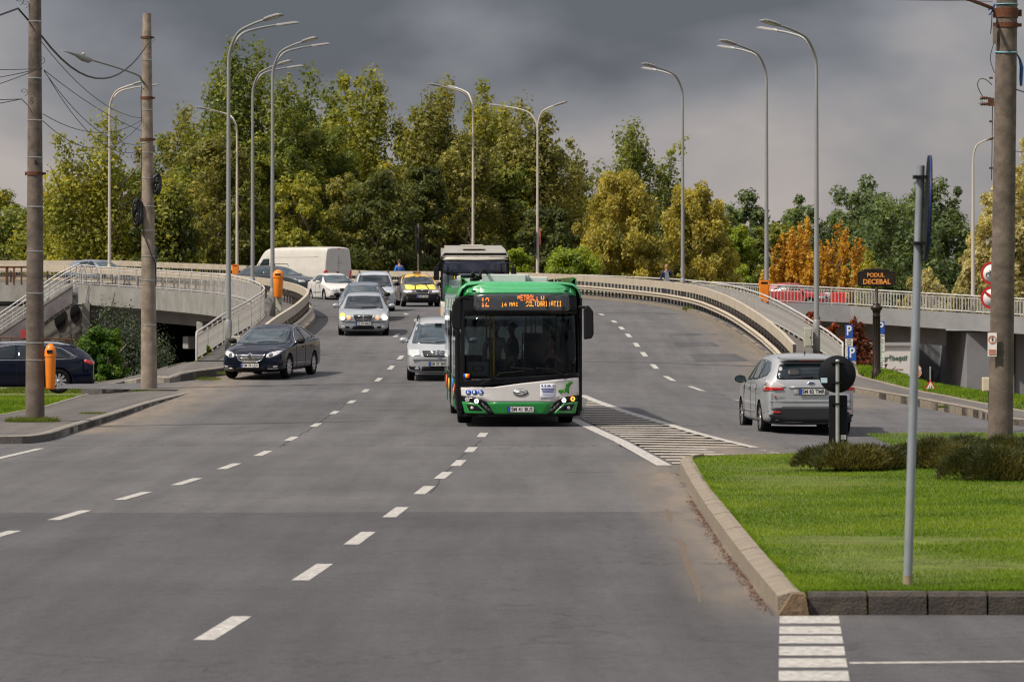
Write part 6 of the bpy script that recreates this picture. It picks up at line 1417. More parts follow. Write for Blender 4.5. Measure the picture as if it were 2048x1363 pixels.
def person(label, loc, rz, top, bottom, hair, sitting=False, arm_l=None, arm_r=None, hair_long=False, scale=1.0, shoe=None, inner=None, bag=None, category='person', head_turn=0):
    t = thing('person', label, category, loc, rz); t.scale = (scale,) * 3
    V = Vector; hz = .93 if not sitting else .50
    J = {'pelvis': (V((0, 0, hz)), (.135, .10)), 'waist': (V((0, 0, hz + .16)), (.12, .095)), 'chest': (V((0, .0, hz + .36)), (.155, .11)), 'neck0': (V((0, .0, hz + .50)), .065), 'neck': (V((0, -.005, hz + .57)), .048), 'jaw': (V((0, -.03, hz + .63)), (.058, .07)), 'skull': (V((0, -.012, hz + .71)), (.074, .092)), 'crown': (V((0, .005, hz + .775)), (.055, .065))}
    E = [('pelvis', 'waist'), ('waist', 'chest'), ('chest', 'neck0'), ('neck0', 'neck'), ('neck', 'jaw'), ('jaw', 'skull'), ('skull', 'crown')]
    hands = []
    for s, nm, arm in ((-1, 'l', arm_l), (1, 'r', arm_r)):
        arm = arm or ((s * .25, .02, -.24), (s * .27, -.05, -.47))
        sh = V((s * .17, .0, hz + .45)); J['sh' + nm] = (sh, .058); J['el' + nm] = (V((0, 0, hz + .45)) + V(arm[0]), .042); wr = V((0, 0, hz + .45)) + V(arm[1]); J['wr' + nm] = (wr, .028)
        d = (wr - J['el' + nm][0]).normalized(); J['pa' + nm] = (wr + d * .07, (.036, .02)); hands.append((wr + d * .08, d, s))
        E += [('chest', 'sh' + nm), ('sh' + nm, 'el' + nm), ('el' + nm, 'wr' + nm), ('wr' + nm, 'pa' + nm)]
        if sitting: L_ = [('hip', (s * .09, -.02, hz - .02), .085), ('kn', (s * .11, -.44, hz), .06), ('an', (s * .11, -.42, .08), .04), ('to', (s * .11, -.56, .04), .035)]
        else: L_ = [('hip', (s * .09, 0, hz - .06), .09), ('kn', (s * .095, -.02 - .03 * (s > 0), .50), .06), ('an', (s * .10, .02 + .04 * s, .08), .04), ('to', (s * .11, -.13 + .04 * s, .035), .035)]
        prev = 'pelvis'
        for n_, p_, r_ in L_: J[n_ + nm] = (V(p_), r_); E.append((prev, n_ + nm)); prev = n_ + nm
    me = skin_mesh('body', J, E)
    # fingers and face details are joined to the one body mesh
    bm = bmesh.new(); bm.from_mesh(me); ex = MB()
    for (p, d, s) in hands:
        side = d.cross(V((0, 1, 0))); side = side.normalized() if side.length > .1 else V((1, 0, 0))
        for k in range(4):
            o_ = p + side * (k - 1.5) * .018; ln = (.07, .08, .075, .06)[k]
            ex.tube([o_ - d * .02, o_ + d * ln * .5 + V((0, -.006, 0)), o_ + d * ln * .9 + V((0, -.018, 0))], [.0095, .0085, .006], 5)
        ex.tube([p - d * .04 + side * .03, p - d * .01 + side * .052, p + d * .02 + side * .055], [.011, .010, .007], 5)
    ex.add([(-.012, -.10, hz + .665), (.012, -.10, hz + .665), (0, -.128, hz + .672), (0, -.098, hz + .715)], [(0, 1, 2), (1, 3, 2), (3, 0, 2), (0, 3, 1)])
    for s in (-1, 1): ex.tube([(s * .074, .0, hz + .665), (s * .082, .01, hz + .69), (s * .076, .0, hz + .715)], [.012, .016, .012], 6)
    em = ex.mesh('x'); bm.from_mesh(em); bm.to_mesh(me); bm.free()
    for p in me.polygons: p.use_smooth = True
    body = put('body', me, M_SKIN, t)
    for s in (-1, 1): obj('eye', MB().lathe([(0, -.008), (.010, -.004), (.010, .004), (0, .008)], c=(s * .030, -.098, hz + .705), axis='y', n=8), mat('eye_dark', (.03, .02, .02), .3), body)
    obj('mouth', MB().cbox((0, -.101, hz + .64), (.045, .008, .009), 0, .002), mat('lips', (.35, .10, .08), .5), body)
    g = lambda n_, k=1.0, e=.014: (J[n_][0], tuple((a * k + e) for a in (J[n_][1] if isinstance(J[n_][1], tuple) else (J[n_][1],) * 2)))
    JT = {n_: g(n_) for n_ in ('pelvis', 'waist', 'chest')}; JT['neck0'] = (J['neck0'][0] - V((0, 0, .02)), (.075, .065)); ET = [('pelvis', 'waist'), ('waist', 'chest'), ('chest', 'neck0')]
    for nm in 'lr':
        for q in ('sh', 'el', 'wr'): JT[q + nm] = g(q + nm, 1.0, .012)
        ET += [('chest', 'sh' + nm), ('sh' + nm, 'el' + nm), ('el' + nm, 'wr' + nm)]
    put('jacket', skin_mesh('jacket', JT, ET), top, t)
    JB = {'pelvis': g('pelvis', 1.0, .006)}; EB = []
    for nm in 'lr':
        prev = 'pelvis'
        for q in ('hip', 'kn', 'an'): JB[q + nm] = g(q + nm, 1.0, .010); EB.append((prev, q + nm)); prev = q + nm
    put('trousers', skin_mesh('trousers', JB, EB), bottom, t)
    for nm in 'lr':
        a, b = J['an' + nm][0], J['to' + nm][0]; obj('shoe', MB().tube([(a.x, a.y + .05, .045), (a.x, a.y - .03, .05), (b.x, b.y - .04, .035)], [.045, .052, .035], 8), shoe or M_BLACK, t)
    bm = bmesh.new(); bmesh.ops.create_uvsphere(bm, u_segments=14, v_segments=10, radius=1); c = V((0, .008, hz + .735)); mb = MB()
    for v in bm.verts:
        q = V((v.co.x * .088, v.co.y * .108, v.co.z * .085))
        if q.y < -.05: q.y = -.05 - (q.y + .05) * .2; q.z = max(q.z, .025)
        if hair_long and q.z < 0 and q.y > -.03: q.z *= 1.9
        elif q.z < -.02: q.z = -.02 - (q.z + .02) * -.3
        v.co = c + q
    bm.verts.index_update(); mb.add([v.co.copy() for v in bm.verts], [[v.index for v in f.verts] for f in bm.faces], True); bm.free(); obj('hair', mb, hair, t)
    if inner: obj('shirt', MB().prism([(-.07, hz + .50), (.07, hz + .50), (.10, hz + .1), (.09, hz - .08), (-.09, hz - .08), (-.10, hz + .1)], (0, -.02, 0), (0, -.118, 0)), inner, t, fix=True)
    if bag: obj('bag', MB().cbox((.30, .0, hz - .1), (.12, .26, .24), 0, .03), bag, t)
    return t
M_HAIRB = mat('dark_hair', (.035, .02, .012), .7); M_HAIRR = mat('reddish_hair', (.16, .06, .025), .7)
M_BLUEJ = mat('bright_blue_jacket', (.02, .16, .58), .6, var=.2, vs=9); M_NAVJ = mat('navy_jacket', (.012, .016, .05), .7); M_JEANS = mat('blue_jeans', (.02, .05, .14), .8, var=.2, vs=20); M_DARKC = mat('dark_cloth', (.02, .02, .025), .85)
M_GREYT = mat('grey_blue_top', (.22, .26, .33), .8); 
person('man in a bright blue jacket walking behind the far cream barrier', (at(798, 0, 233).x, 233.5, 2.88), R(-150), M_BLUEJ, M_DARKC, M_HAIRB, scale=1.12)
wm = person('woman with reddish hair and navy jacket holding a hand to her face', (at(1334, 0, 181).x, 181.6, rz_(7, 181) + .15), R(8), M_NAVJ, M_JEANS, M_HAIRR, arm_r=((.25, -.05, -.22), (.07, -.16, .02)), hair_long=True, inner=M_GREYT, bag=M_NAVJ, scale=.98)
# ------------------------------------------------------------ green and white city bus
BY = 81.3; BS = F / BY; BX = 16.5 / BS
bus = thing('city_bus', 'green and white city bus with amber route display approaching beside the striped island', 'bus', (BX, BY, 0), R(2.2))
M_BG = mat('bus_green', (.005, .22, .035), .32, coat=1.0, var=.03); M_BGL = mat('reflection_paled_bus_green', (.05, .34, .13), .35, coat=.6, var=.06); M_BW = mat('bus_white', (.60, .59, .58), .35, coat=1.0, var=.03); M_BB = mat('bus_gloss_black', (.004, .004, .006), .2, spec=.3); M_BM = mat('bus_matt_black', (.008, .008, .010), .7, spec=.2)  # paler green carries the roof's sky reflection in its colour
M_BIN2 = mat('bus_interior_grey', (.045, .048, .052), .7); M_SEAT = mat('bus_seat_cloth', (.03, .035, .06), .9); M_YEL = mat('yellow_handrail', (.80, .52, .02), .4)
def glass_mat(name, tint, gl=.0):
    m_ = bpy.data.materials.new(name); m_.use_nodes = True; t = m_.node_tree; t.nodes.clear(); o_ = N(t, 'ShaderNodeOutputMaterial')
    tr = N(t, 'ShaderNodeBsdfTransparent'); tr.inputs[0].default_value = (*tint, 1); g = N(t, 'ShaderNodeBsdfGlossy'); g.inputs['Roughness'].default_value = .03; g.inputs[0].default_value = (.9, .95, 1, 1)
    fr = N(t, 'ShaderNodeFresnel', IOR=1.32); ad = N(t, 'ShaderNodeMath', operation='ADD'); ad.inputs[1].default_value = gl; t.links.new(fr.outputs[0], ad.inputs[0]); mx_ = N(t, 'ShaderNodeMixShader')
    t.links.new(ad.outputs[0], mx_.inputs[0]); t.links.new(tr.outputs[0], mx_.inputs[1]); t.links.new(g.outputs[0], mx_.inputs[2]); t.links.new(mx_.outputs[0], o_.inputs[0]); return m_
M_WS = glass_mat('bus_windscreen_glass', (.43, .47, .49), .0); M_SG = glass_mat('bus_side_glass', (.50, .55, .55), .04)
c1 = lambda x, y: ((860 + x / 3.408 - 1040.5) / BS, CH - (480 + y / 3.408 - HY) / BS)
HWB = 1.262
def yf(x, z):
    u = min(1, abs(x) / HWB); y = .30 * u ** 6 + .05 * u * u
    if z > 1.0: y += .035 * (z - 1.0) ** 2
    if z > 2.72: y += .9 * (z - 2.72) ** 1.3
    if z < .45: y += .12 * (.45 - z)
    return y
def fpatch(name, P, m_, off=0.0, rings=5, thick=.02, par=None, k=5):
    P = dense(P, k); n = len(P); cx = sum(p[0] for p in P) / n; cz = sum(p[1] for p in P) / n; vs = [(cx, yf(cx, cz) - off, cz)]
    for r in range(1, rings + 1):
        for a, b in P: x, z = cx + (a - cx) * r / rings, cz + (b - cz) * r / rings; vs.append((x, yf(x, z) - off, z))
    fs = [(0, 1 + (i+1) % n, 1 + i) for i in range(n)]
    for r in range(rings - 1):
        o_ = 1 + r * n; fs += [(o_ + i, o_ + (i+1) % n, o_ + n + (i+1) % n, o_ + n + i) for i in range(n)]
    o_ = 1 + (rings - 1) * n; q = len(vs); vs += [(vs[o_ + i][0], vs[o_ + i][1] + thick, vs[o_ + i][2]) for i in range(n)]; fs += [(o_ + i, o_ + (i+1) % n, q + (i+1) % n, q + i) for i in range(n)]
    return obj(name, MB().add(vs, fs, True), m_, par or bus, fix=True)
def C(*P): return [c1(*p) for p in P]
# frame round the windscreen: ring between two matched loops
outer = dense(C((222, 383), (1004, 383), (1030, 560), (1032, 935), (207, 1003), (212, 560)), 8); inner_ = dense(C((238, 515), (1008, 500), (1012, 560), (1014, 905), (238, 950), (238, 560)), 8)
n = len(outer); vs = []
for s in range(4):
    for a, b in zip(outer, inner_): x = a[0] + (b[0] - a[0]) * s / 3; z = a[1] + (b[1] - a[1]) * s / 3; vs.append((x, yf(x, z), z))
q = len(vs); vs += [(x, y + .05, z) for x, y, z in vs[3*n:4*n]]
fs = [(s*n + i, s*n + (i+1) % n, (s+1)*n + (i+1) % n, (s+1)*n + i) for s in range(3) for i in range(n)] + [(3*n + i, 3*n + (i+1) % n, q + (i+1) % n, q + i) for i in range(n)]
obj('windscreen_frame', MB().add(vs, fs, True), M_BB, bus, fix=True)
# thin rubber edge and glass
fpatch('windscreen', C((238, 515), (1008, 500), (1014, 905), (800, 918), (600, 945), (238, 950)), M_WS, off=-.012, rings=7, thick=.006)
fpatch('roof_edge', C((222, 386), (262, 325), (962, 325), (1004, 384), (960, 360), (265, 362)), M_BG, off=.006, rings=1, k=8)
ob_ = LAST[0]; bpy.data.objects.remove(ob_)
for nm, P in (('roof_edge', C((262, 325), (615, 322), (962, 325), (958, 361), (615, 361), (266, 361))), ('roof_corner', C((221, 388), (262, 325), (268, 361), (245, 375))), ('roof_corner', C((962, 325), (1006, 386), (980, 374), (956, 361)))): fpatch(nm, P, M_BGL if nm == 'roof_edge' else M_BG, off=.010, rings=3, k=6)
for x in (300, 932): fpatch('marker_lamp', [c1(x + 15 * math.cos(a), 345 + 5 * math.sin(a)) for a in [i * .52 for i in range(12)]], M_BM, off=.018, rings=1, k=1)
fpatch('display_window', C((300, 368), (950, 366), (956, 470), (945, 482), (310, 482), (298, 470)), mat('display_glass', (.030, .032, .036), .25, coat=1), off=.014, rings=5)
# dot-matrix lettering
M_LED = mat('amber_led', (.9, .3, .05), .5, emit=((1.0, .20, .035), 1.5)); M_LED2 = mat('yellow_led', (.9, .4, .05), .5, emit=((1.0, .36, .03), 1.3))
FONT = {'M': "10001 11011 10101 10101 10001 10001 10001", 'E': "11111 10000 10000 11110 10000 10000 11111", 'T': "11111 00100 00100 00100 00100 00100 00100", 'R': "11110 10001 10001 11110 10100 10010 10001", 'O': "01110 10001 10001 10001 10001 10001 01110", 'L': "10000 10000 10000 10000 10000 10000 11111", 'U': "10001 10001 10001 10001 10001 10001 01110", '1': "00100 01100 00100 00100 00100 00100 01110", '2': "01110 10001 00001 00110 01000 10000 11111", '4': "00010 00110 01010 10010 11111 00010 00010", 'A': "01110 10001 10001 11111 10001 10001 10001", 'I': "01110 00100 00100 00100 00100 00100 01110", 'S': "01111 10000 10000 01110 00001 00001 11110", 'D': "11110 10001 10001 10001 10001 10001 11110", ' ': "00000 00000 00000 00000 00000 00000 00000"}
def led(s, x0, y0, w, h, m_, drop=(), name='lettering'):
    """x0,y0 top left in crop pixels; w,h size of one letter"""
    mb = MB()
    for i, ch in enumerate(s):
        rws = FONT[ch].split()
        for r, row in enumerate(rws):
            if (i, r) in drop or r in drop: continue
            for c_, b in enumerate(row):
                if b == '1':
                    x, z = c1(x0 + i * w * 1.22 + c_ * w / 5, y0 + r * h / 7); dx, dz = (w / 5 * .92) / 3.408 / BS, (h / 7 * .9) / 3.408 / BS; y = yf(x, z) - .022
                    mb.add([(x, y, z - dz), (x + dx, y, z - dz), (x + dx, y, z), (x, y, z), (x, y + .006, z - dz), (x + dx, y + .006, z - dz), (x + dx, y + .006, z), (x, y + .006, z)], [(0,1,2,3), (7,6,5,4), (0,4,5,1), (2,6,7,3), (0,3,7,4), (1,5,6,2)])
    return obj(name, mb, m_, bus)
led('12', 350, 392, 24, 62, M_LED, drop=(3,)); led('METROLI', 598, 374, 17, 38, M_LED, drop=((0, 0), (0, 5), (0, 6), (1, 4), (2, 4), (5, 3), (6, 0), (6, 1))); led('U', 758, 380, 22, 26, M_LED2)
led('14', 486, 424, 17, 30, M_LED2, drop=((0, 1), (1, 0))); led('MAI', 543, 424, 17, 26, M_LED2); led('SOLIDARITATII', 655, 416, 15.6, 36, M_LED2, drop=((0, 3), (1, 3), (2, 3), (3, 6), (8, 0), (9, 6)))
fpatch('front_panel', C((213, 1004), (430, 1001), (620, 975), (850, 951), (1019, 938), (1022, 1056), (905, 1071), (850, 1103), (388, 1103), (330, 1076), (215, 1062)), M_BW, off=.018, rings=6)
# side returns for the front corners
def mir(P): return [(1235 - x, y) for x, y in P][::-1]
for L_ in (lambda P: P, mir):
    s = 'x'
    fpatch('headlight_panel', C(*L_([(214, 1062), (330, 1076), (388, 1103), (437, 1184), (400, 1180), (322, 1110), (218, 1099)])), M_BB, off=.012, rings=3)
    fpatch('bumper_corner', C(*L_([(218, 1100), (322, 1112), (396, 1183), (240, 1181)])), M_BG, off=.020, rings=4)
    fpatch('fog_recess', C(*L_([(248, 1119), (318, 1124), (362, 1160), (268, 1160)])), M_BM, off=.028, rings=2)
    fpatch('fog_light', C(*L_([(287 + 11 * math.cos(a), 1143 + 11 * math.sin(a)) for a in [i * .4 for i in range(16)]])), M_LIGHT, off=.040, rings=2, k=1)
    for k_, z_ in enumerate((1108, 1128, 1148)): fpatch('louvre', C(*L_([(350 + k_*22, z_), (362 + k_*22, z_), (405 + k_*10, 1176), (392 + k_*10, 1176)])), mat('louvre_grey', (.03, .03, .033), .5), off=.022, rings=1, k=2)
def disc_(nm, x, y, r, m_, off, par=None, ri=0):
    if not ri: return fpatch(nm, [c1(x + r * math.cos(a), y + r * math.sin(a)) for a in [i * math.pi / 12 for i in range(24)]], m_, off=off, rings=2, k=1, par=par)
    mb = MB(); n = 24; A = [c1(x + r * math.cos(i * math.pi / 12), y + r * math.sin(i * math.pi / 12)) for i in range(n)]; B_ = [c1(x + ri * math.cos(i * math.pi / 12), y + ri * math.sin(i * math.pi / 12)) for i in range(n)]
    vs = [(a, yf(a, b) - off, b) for a, b in A] + [(a, yf(a, b) - off, b) for a, b in B_] + [(a, yf(a, b) - off + .01, b) for a, b in A]
    return obj(nm, mb.add(vs, [(i, (i+1) % n, n + (i+1) % n, n + i) for i in range(n)] + [(i, 2*n + i, 2*n + (i+1) % n, (i+1) % n) for i in range(n)]), m_, par or bus)
M_RINGL = mat('daylight_ring', (.9, .9, .88), .3, emit=((1, .95, .9), 2.5)); M_RINGA = mat('indicator_ring', (1, .4, .05), .3, emit=((1, .30, .02), 3.0))
for (x, y, m_, r, ri) in ((255, 1085, M_LIGHT, 15, 8), (317, 1095, M_RINGL, 15, 7), (914, 1091, M_RINGL, 15, 7), (976, 1082, M_RINGA, 16, 9)):
    disc_('headlight', x, y, 17, mat('lamp_dark', (.02, .02, .022), .2, coat=1), .020); disc_('light_ring', x, y, r, m_, .034, ri=ri); disc_('lamp_lens', x, y, ri * .7, M_LIGHT, .034)
fpatch('front_bumper', C((388, 1104), (850, 1104), (803, 1184), (437, 1184)), M_BG, off=.022, rings=4)
fpatch('skirt', C((200, 1180), (1030, 1180), (1031, 1196), (985, 1203), (215, 1203), (198, 1192)), M_BM, off=.004, rings=3, k=8)
fpatch('side_post', C((196, 1000), (216, 1000), (222, 1184), (196, 1184)), M_BB, off=.004, rings=2)
fpatch('side_post', C((1018, 936), (1034, 934), (1034, 1186), (1012, 1186)), M_BB, off=.004, rings=2)
px_, pz_ = c1(618, 1151); plate(bus, 'SM 41 BUS', -.03, pz_)
for o in bus.children:
    if o.name.startswith('number_plate'): o.location.x = px_
# silver oval emblem
fpatch('emblem', [c1(618 + 52 * math.cos(a), 1037 + 25 * math.sin(a)) for a in [i * math.pi / 14 for i in range(28)]], mat('emblem_silver', (.20, .21, .21), .3, .7), off=.030, rings=3, k=1)
em = LAST[0]
for P in ([(572, 1040), (600, 1020), (640, 1018), (662, 1028), (640, 1026), (608, 1028), (590, 1040)], [(664, 1034), (636, 1054), (596, 1056), (574, 1046), (596, 1048), (630, 1046), (646, 1034)], [(590, 1034), (612, 1032), (650, 1040), (646, 1044), (624, 1042)]): fpatch('emblem_stroke', C(*P), mat('emblem_light', (.66, .67, .66), .25, .6), off=.038, rings=2, k=2, par=em)
# round blue symbols, notice, flag and the green animal figure
for k_, x in enumerate((262, 303, 346)):
    d_ = disc_('round_pictogram', x, 1036, 18.5, M_BLUE, .026); w = mat('pictogram_white', (.85, .85, .85), .5)
    a_, z_ = c1(x, 1036); u = 1 / 3.408 / BS
    def pp(P, par=d_): return fpatch('pictogram', [(a_ + p[0] * u, z_ + p[1] * u) for p in P], w, off=.031, rings=1, k=2, par=par)
    pp([(-3 + 3 * math.cos(i), 11 + 3 * math.sin(i)) for i in range(6)])
    if k_ == 0: pp([(-5, 7), (-1, 7), (0, -2), (6, -3), (9, -11), (6, -11), (3, -5), (-4, -5)]); pp([(-8, 0), (-6, 0), (-6, -6), (-1, -9), (4, -7), (3, -11), (-3, -12), (-9, -7)])
    if k_ == 1: pp([(-7, 7), (4, 7), (3, -3), (1, -3), (0, -13), (-5, -13), (-5, -3), (-8, -3)])
    if k_ == 2: pp([(-9, 3), (8, 4), (5, -5), (-5, -6)]); pp([(-10, 8), (-7, 8), (-3, -8), (-6, -8)]); pp([(-5 + 3 * math.cos(i), -11 + 3 * math.sin(i)) for i in range(6)]); pp([(5 + 3 * math.cos(i), -11 + 3 * math.sin(i)) for i in range(6)])
nt_ = fpatch('notice', C((752, 983), (850, 978), (852, 1078), (752, 1080)), mat('notice_paper', (.68, .70, .76), .5), off=.026, rings=3)
mi = mat('notice_ink', (.05, .08, .30), .6)
for (x0, x1, y) in ((757, 768, 990), (780, 790, 990), (800, 820, 990), (836, 842, 990), (757, 846, 1012), (763, 846, 1023), (768, 840, 1034), (770, 838, 1050), (757, 846, 1062), (757, 846, 1070)):
    hh = 9 if y == 990 else (5 if y < 1040 else 2)
    fpatch('print', C((x0, y - hh / 2), (x1, y - hh / 2 - .8), (x1, y + hh / 2), (x0, y + hh / 2 + .5)), mi if y < 1055 else mat('notice_ink_pale', (.35, .38, .5), .6), off=.031, rings=1, k=2, par=nt_)
fpatch('animal_figure', C((876, 1022), (882, 1030), (920, 1012), (930, 996), (932, 975), (950, 966), (978, 964), (979, 972), (958, 990), (950, 1010), (952, 1040), (945, 1047), (936, 1034), (905, 1036), (898, 1046), (888, 1047), (888, 1036), (876, 1034)), mat('figure_green', (.03, .22, .01), .5, var=.3, vs=20), off=.026, rings=3, k=2)
for k_, cc in enumerate(((.01, .06, .55), (.85, .62, .02), (.65, .02, .02))): fpatch('flag_sticker', C((230 + 13.6 * k_, 911), (243.6 + 13.6 * k_, 911), (243.6 + 13.6 * k_, 940), (230 + 13.6 * k_, 940)), mat('flag_%d' % k_, cc, .5), off=.020, rings=1, k=2)
# wipers
def wp_(P): return [(lambda a: (a[0], yf(*a) - .04, a[1]))(c1(*p)) for p in P]
for P in ([(480, 905), (440, 935), (345, 983)], [(700, 880), (560, 868), (545, 866)], [(930, 925), (820, 880), (720, 872)], [(800, 470), (802, 440), (798, 395)], [(470, 905), (560, 900), (640, 890)]): obj('wiper', MB().tube(wp_(P), .014, 6), M_BM, bus)
# mirrors
def bmirror(P, arm, y0):
    mb = MB(); Q = C(*P); mb.prism(Q, (0, .14, 0), (0, y0, 0)); o_ = obj('mirror', mb, M_BM, bus, fix=True)
    md = o_.modifiers.new('b', 'BEVEL'); md.width = .03; md.segments = 3
    obj('mirror_arm', MB().tube(arm, .03, 8), M_BM, o_); obj('mirror_glass', MB().prism([(a * .96 + .04 * (sum(p[0] for p in Q) / len(Q)), b * .96 + .04 * (sum(p[1] for p in Q) / len(Q))) for a, b in Q], (0, .004, 0), (0, y0 + .142, 0)), M_GLASSL, o_)
bmirror([(150, 440), (172, 392), (205, 395), (212, 440), (210, 600), (190, 615), (150, 596), (142, 520)], [(*[c1(190, 398)[0]], -.30, c1(190, 398)[1]), (c1(225, 392)[0], -.10, c1(225, 392)[1]), (c1(262, 400)[0], .08, c1(262, 400)[1])], -.42)
bmirror([(1043, 468), (1060, 445), (1078, 446), (1108, 485), (1111, 640), (1098, 668), (1045, 676)], [(c1(1050, 458)[0], -.22, c1(1050, 458)[1]), (c1(1020, 455)[0], .0, c1(1020, 455)[1])], -.32)
# shell: sides with window band, roof, rear
def sidewall(s):
    x = s * 1.275; y0, y1 = .30, 12.0
    nm = 'side_panel'
    xin = x - s * .05
    B_ = lambda a, b, c_, d_, m_, n_='side_panel', o_=0: obj(n_, MB().box((min(x + s * o_, xin), a, c_), (max(x + s * o_, xin), b, d_)), m_, bus)
    if s < 0:
        doors = [(.45, 1.75), (5.6, 6.9)]; segs = [(1.75, 5.6), (6.9, 12.0)]
        for a, b in doors:
            B_(a, b, .32, .42, M_BM, 'door_sill'); B_(a, b, 2.35, 2.62, M_BB, 'door_header')
            for c_ in (a, (a + b) / 2):
                e_ = c_ + (b - a) / 2; obj('door_leaf', MB().box((x - .01, c_ + .02, .42), (x + .03, c_ + .08, 2.35)).box((x - .01, e_ - .08, .42), (x + .03, e_ - .02, 2.35)).box((x - .01, c_ + .08, .42), (x + .03, e_ - .08, .55)).box((x - .01, c_ + .08, 2.25), (x + .03, e_ - .08, 2.35)), M_BM, bus)
                obj('door_glass', MB().box((x + .005, c_ + .08, .55), (x + .015, e_ - .08, 2.25)), M_SG, bus)
                obj('door_handrail', MB().tube([(x + .06, c_ + .2, .8), (x + .06, c_ + .2, 1.9)], .016, 6), M_YEL, bus)
    else: segs = [(.45, 12.0)]
    B_(.30, .45, .32, 2.62, M_BB, 'front_pillar')
    for a, b in segs:
        cuts = [a]
        for wy in (2.75, 9.0):     # wheel housings
            if a < wy < b: cuts += [wy - .58, wy + .58]
        cuts.append(b)
        for i in range(0, len(cuts), 2): B_(cuts[i], cuts[i+1], .32, 1.0, M_BG, 'lower_panel', .004)
        for i in range(1, len(cuts) - 1, 2): B_(cuts[i], cuts[i+1], .98, 1.0, M_BG, 'lower_panel', .004); B_(cuts[i] - .0, cuts[i+1], .95, .98, M_BM, 'wheel_arch', .012)
        n_ = max(1, round((b - a) / 1.45)); w = (b - a) / n_
        for i in range(n_):
            B_(a + i * w - .03, a + i * w + .07, 1.0, 2.35, M_BM if i % 2 else mat('pillar_white', (.5, .5, .5), .4), 'window_pillar', .003)
            obj('side_window', MB().box((min(x, x - s * .012), a + i * w + .07, 1.0), (max(x, x - s * .012), a + (i + 1) * w - .03, 2.35)), M_SG, bus)
        B_(a, b, 2.35, 2.62, M_BGL if s < 0 else M_BG, 'upper_panel', .004)
    for k_ in range(7):     # livery flashes along the roof edge
        y_ = .9 + k_ * 1.5; obj('livery_stripe', MB().add([(x + s * .008, y_, 2.36), (x + s * .008, y_ + .55, 2.36), (x + s * .008, y_ + 1.0, 2.61), (x + s * .008, y_ + .45, 2.61), (x, y_, 2.36), (x, y_ + .55, 2.36), (x, y_ + 1.0, 2.61), (x, y_ + .45, 2.61)], [(0,1,2,3), (7,6,5,4), (0,4,5,1), (1,5,6,2), (2,6,7,3), (3,7,4,0)]), M_BW, bus, fix=True)
    for (y_, z_, cc, r_) in ((2.0, .75, (.7, .05, .03), .10), (3.4, .62, (.75, .25, .02), .14), (4.3, .80, (.02, .15, .6), .12), (7.6, .7, (.8, .5, .02), .15), (10.2, .72, (.7, .05, .03), .16)):
        obj('livery_dot', MB().lathe([(0, x + s * .012), (r_, x + s * .012), (r_, x)], c=(0, y_, z_), axis='x', n=14), mat('dot%02d' % int(y_ * 10), cc, .5), bus, fix=True)
sidewall(-1); sidewall(1)
# curved roof with green coves
prof = [(-1.275, 2.62), (-1.262, 2.72), (-1.21, 2.84), (-1.10, 2.93), (-.9, 2.955), (0, 2.97), (.9, 2.955), (1.10, 2.93), (1.21, 2.84), (1.262, 2.72), (1.275, 2.62)]
vs = []
fpatch('roof_front', C((226, 378), (238, 325), (262, 300), (330, 290), (615, 288), (905, 290), (965, 300), (993, 325), (1003, 378)), M_BGL, off=0.0, rings=5)
for y_ in (.26, .42, 1.2, 12.0):
    k_ = {.26: -.10, .42: -.03, 1.2: 0, 12.0: 0}[y_]; vs += [(a * (1 + k_ * .15), y_ if b > 2.7 else max(y_, .3), b + k_ * (b - 2.6)) for a, b in prof]
obj('roof', MB().add(vs, [(i*11+j, i*11+j+1, (i+1)*11+j+1, (i+1)*11+j) for i in range(3) for j in range(10)], True), M_BGL, bus, fix=True)
md = LAST[0].modifiers.new('s', 'SOLIDIFY'); md.thickness = .03
obj('rear_wall', MB().box((-1.27, 11.95, .32), (1.27, 12.0, 1.2)).box((-1.27, 11.95, 2.2), (1.27, 12.0, 2.9)).box((-1.27, 11.95, 1.2), (-1.0, 12.0, 2.2)).box((1.0, 11.95, 1.2), (1.27, 12.0, 2.2)), M_BG, bus)
obj('rear_window', MB().box((-1.0, 11.96, 1.2), (1.0, 11.975, 2.2)), M_SG, bus)
obj('floor', MB().box((-1.22, .35, .30), (1.22, 11.95, .36)), M_BIN2, bus); obj('ceiling', MB().box((-1.2, .5, 2.46), (1.2, 11.95, 2.50)), M_BIN2, bus)
# roof equipment (z from the photograph)
zt = lambda cy: c1(0, cy)[1] + .05
def rbox(x0, x1, y0, y1, cz0, cz1, m_, n_='roof_unit', ch=.02): return obj(n_, MB().cbox(((c1(x0, 0)[0] + c1(x1, 0)[0]) / 2, (y0 + y1) / 2, (zt(cz0) + zt(cz1)) / 2), (c1(x1, 0)[0] - c1(x0, 0)[0], y1 - y0, abs(zt(cz0) - zt(cz1))), 0, ch), m_, bus)
M_RW = mat('roof_unit_grey_white', (.52, .53, .55), .5, var=.05)
rbox(375, 690, 2.6, 5.2, 300, 244, M_RW); rbox(690, 716, 2.8, 5.0, 300, 246, mat('roof_unit_side', (.38, .39, .42), .5)); rbox(232, 372, 3.2, 6.0, 300, 250, M_RW); rbox(716, 850, 3.0, 6.2, 300, 262, M_RW); rbox(600, 835, 1.0, 2.4, 318, 297, mat('cream_unit', (.62, .60, .50), .5), ch=.04); rbox(614, 760, .96, 1.1, 318, 307, M_BM, 'roof_grille', .005)
rbox(850, 930, 2.2, 6.0, 300, 285, M_BM, 'roof_duct')
rbox(262, 610, .75, 1.5, 325, 296, M_BGL, 'roof_hump', .05)
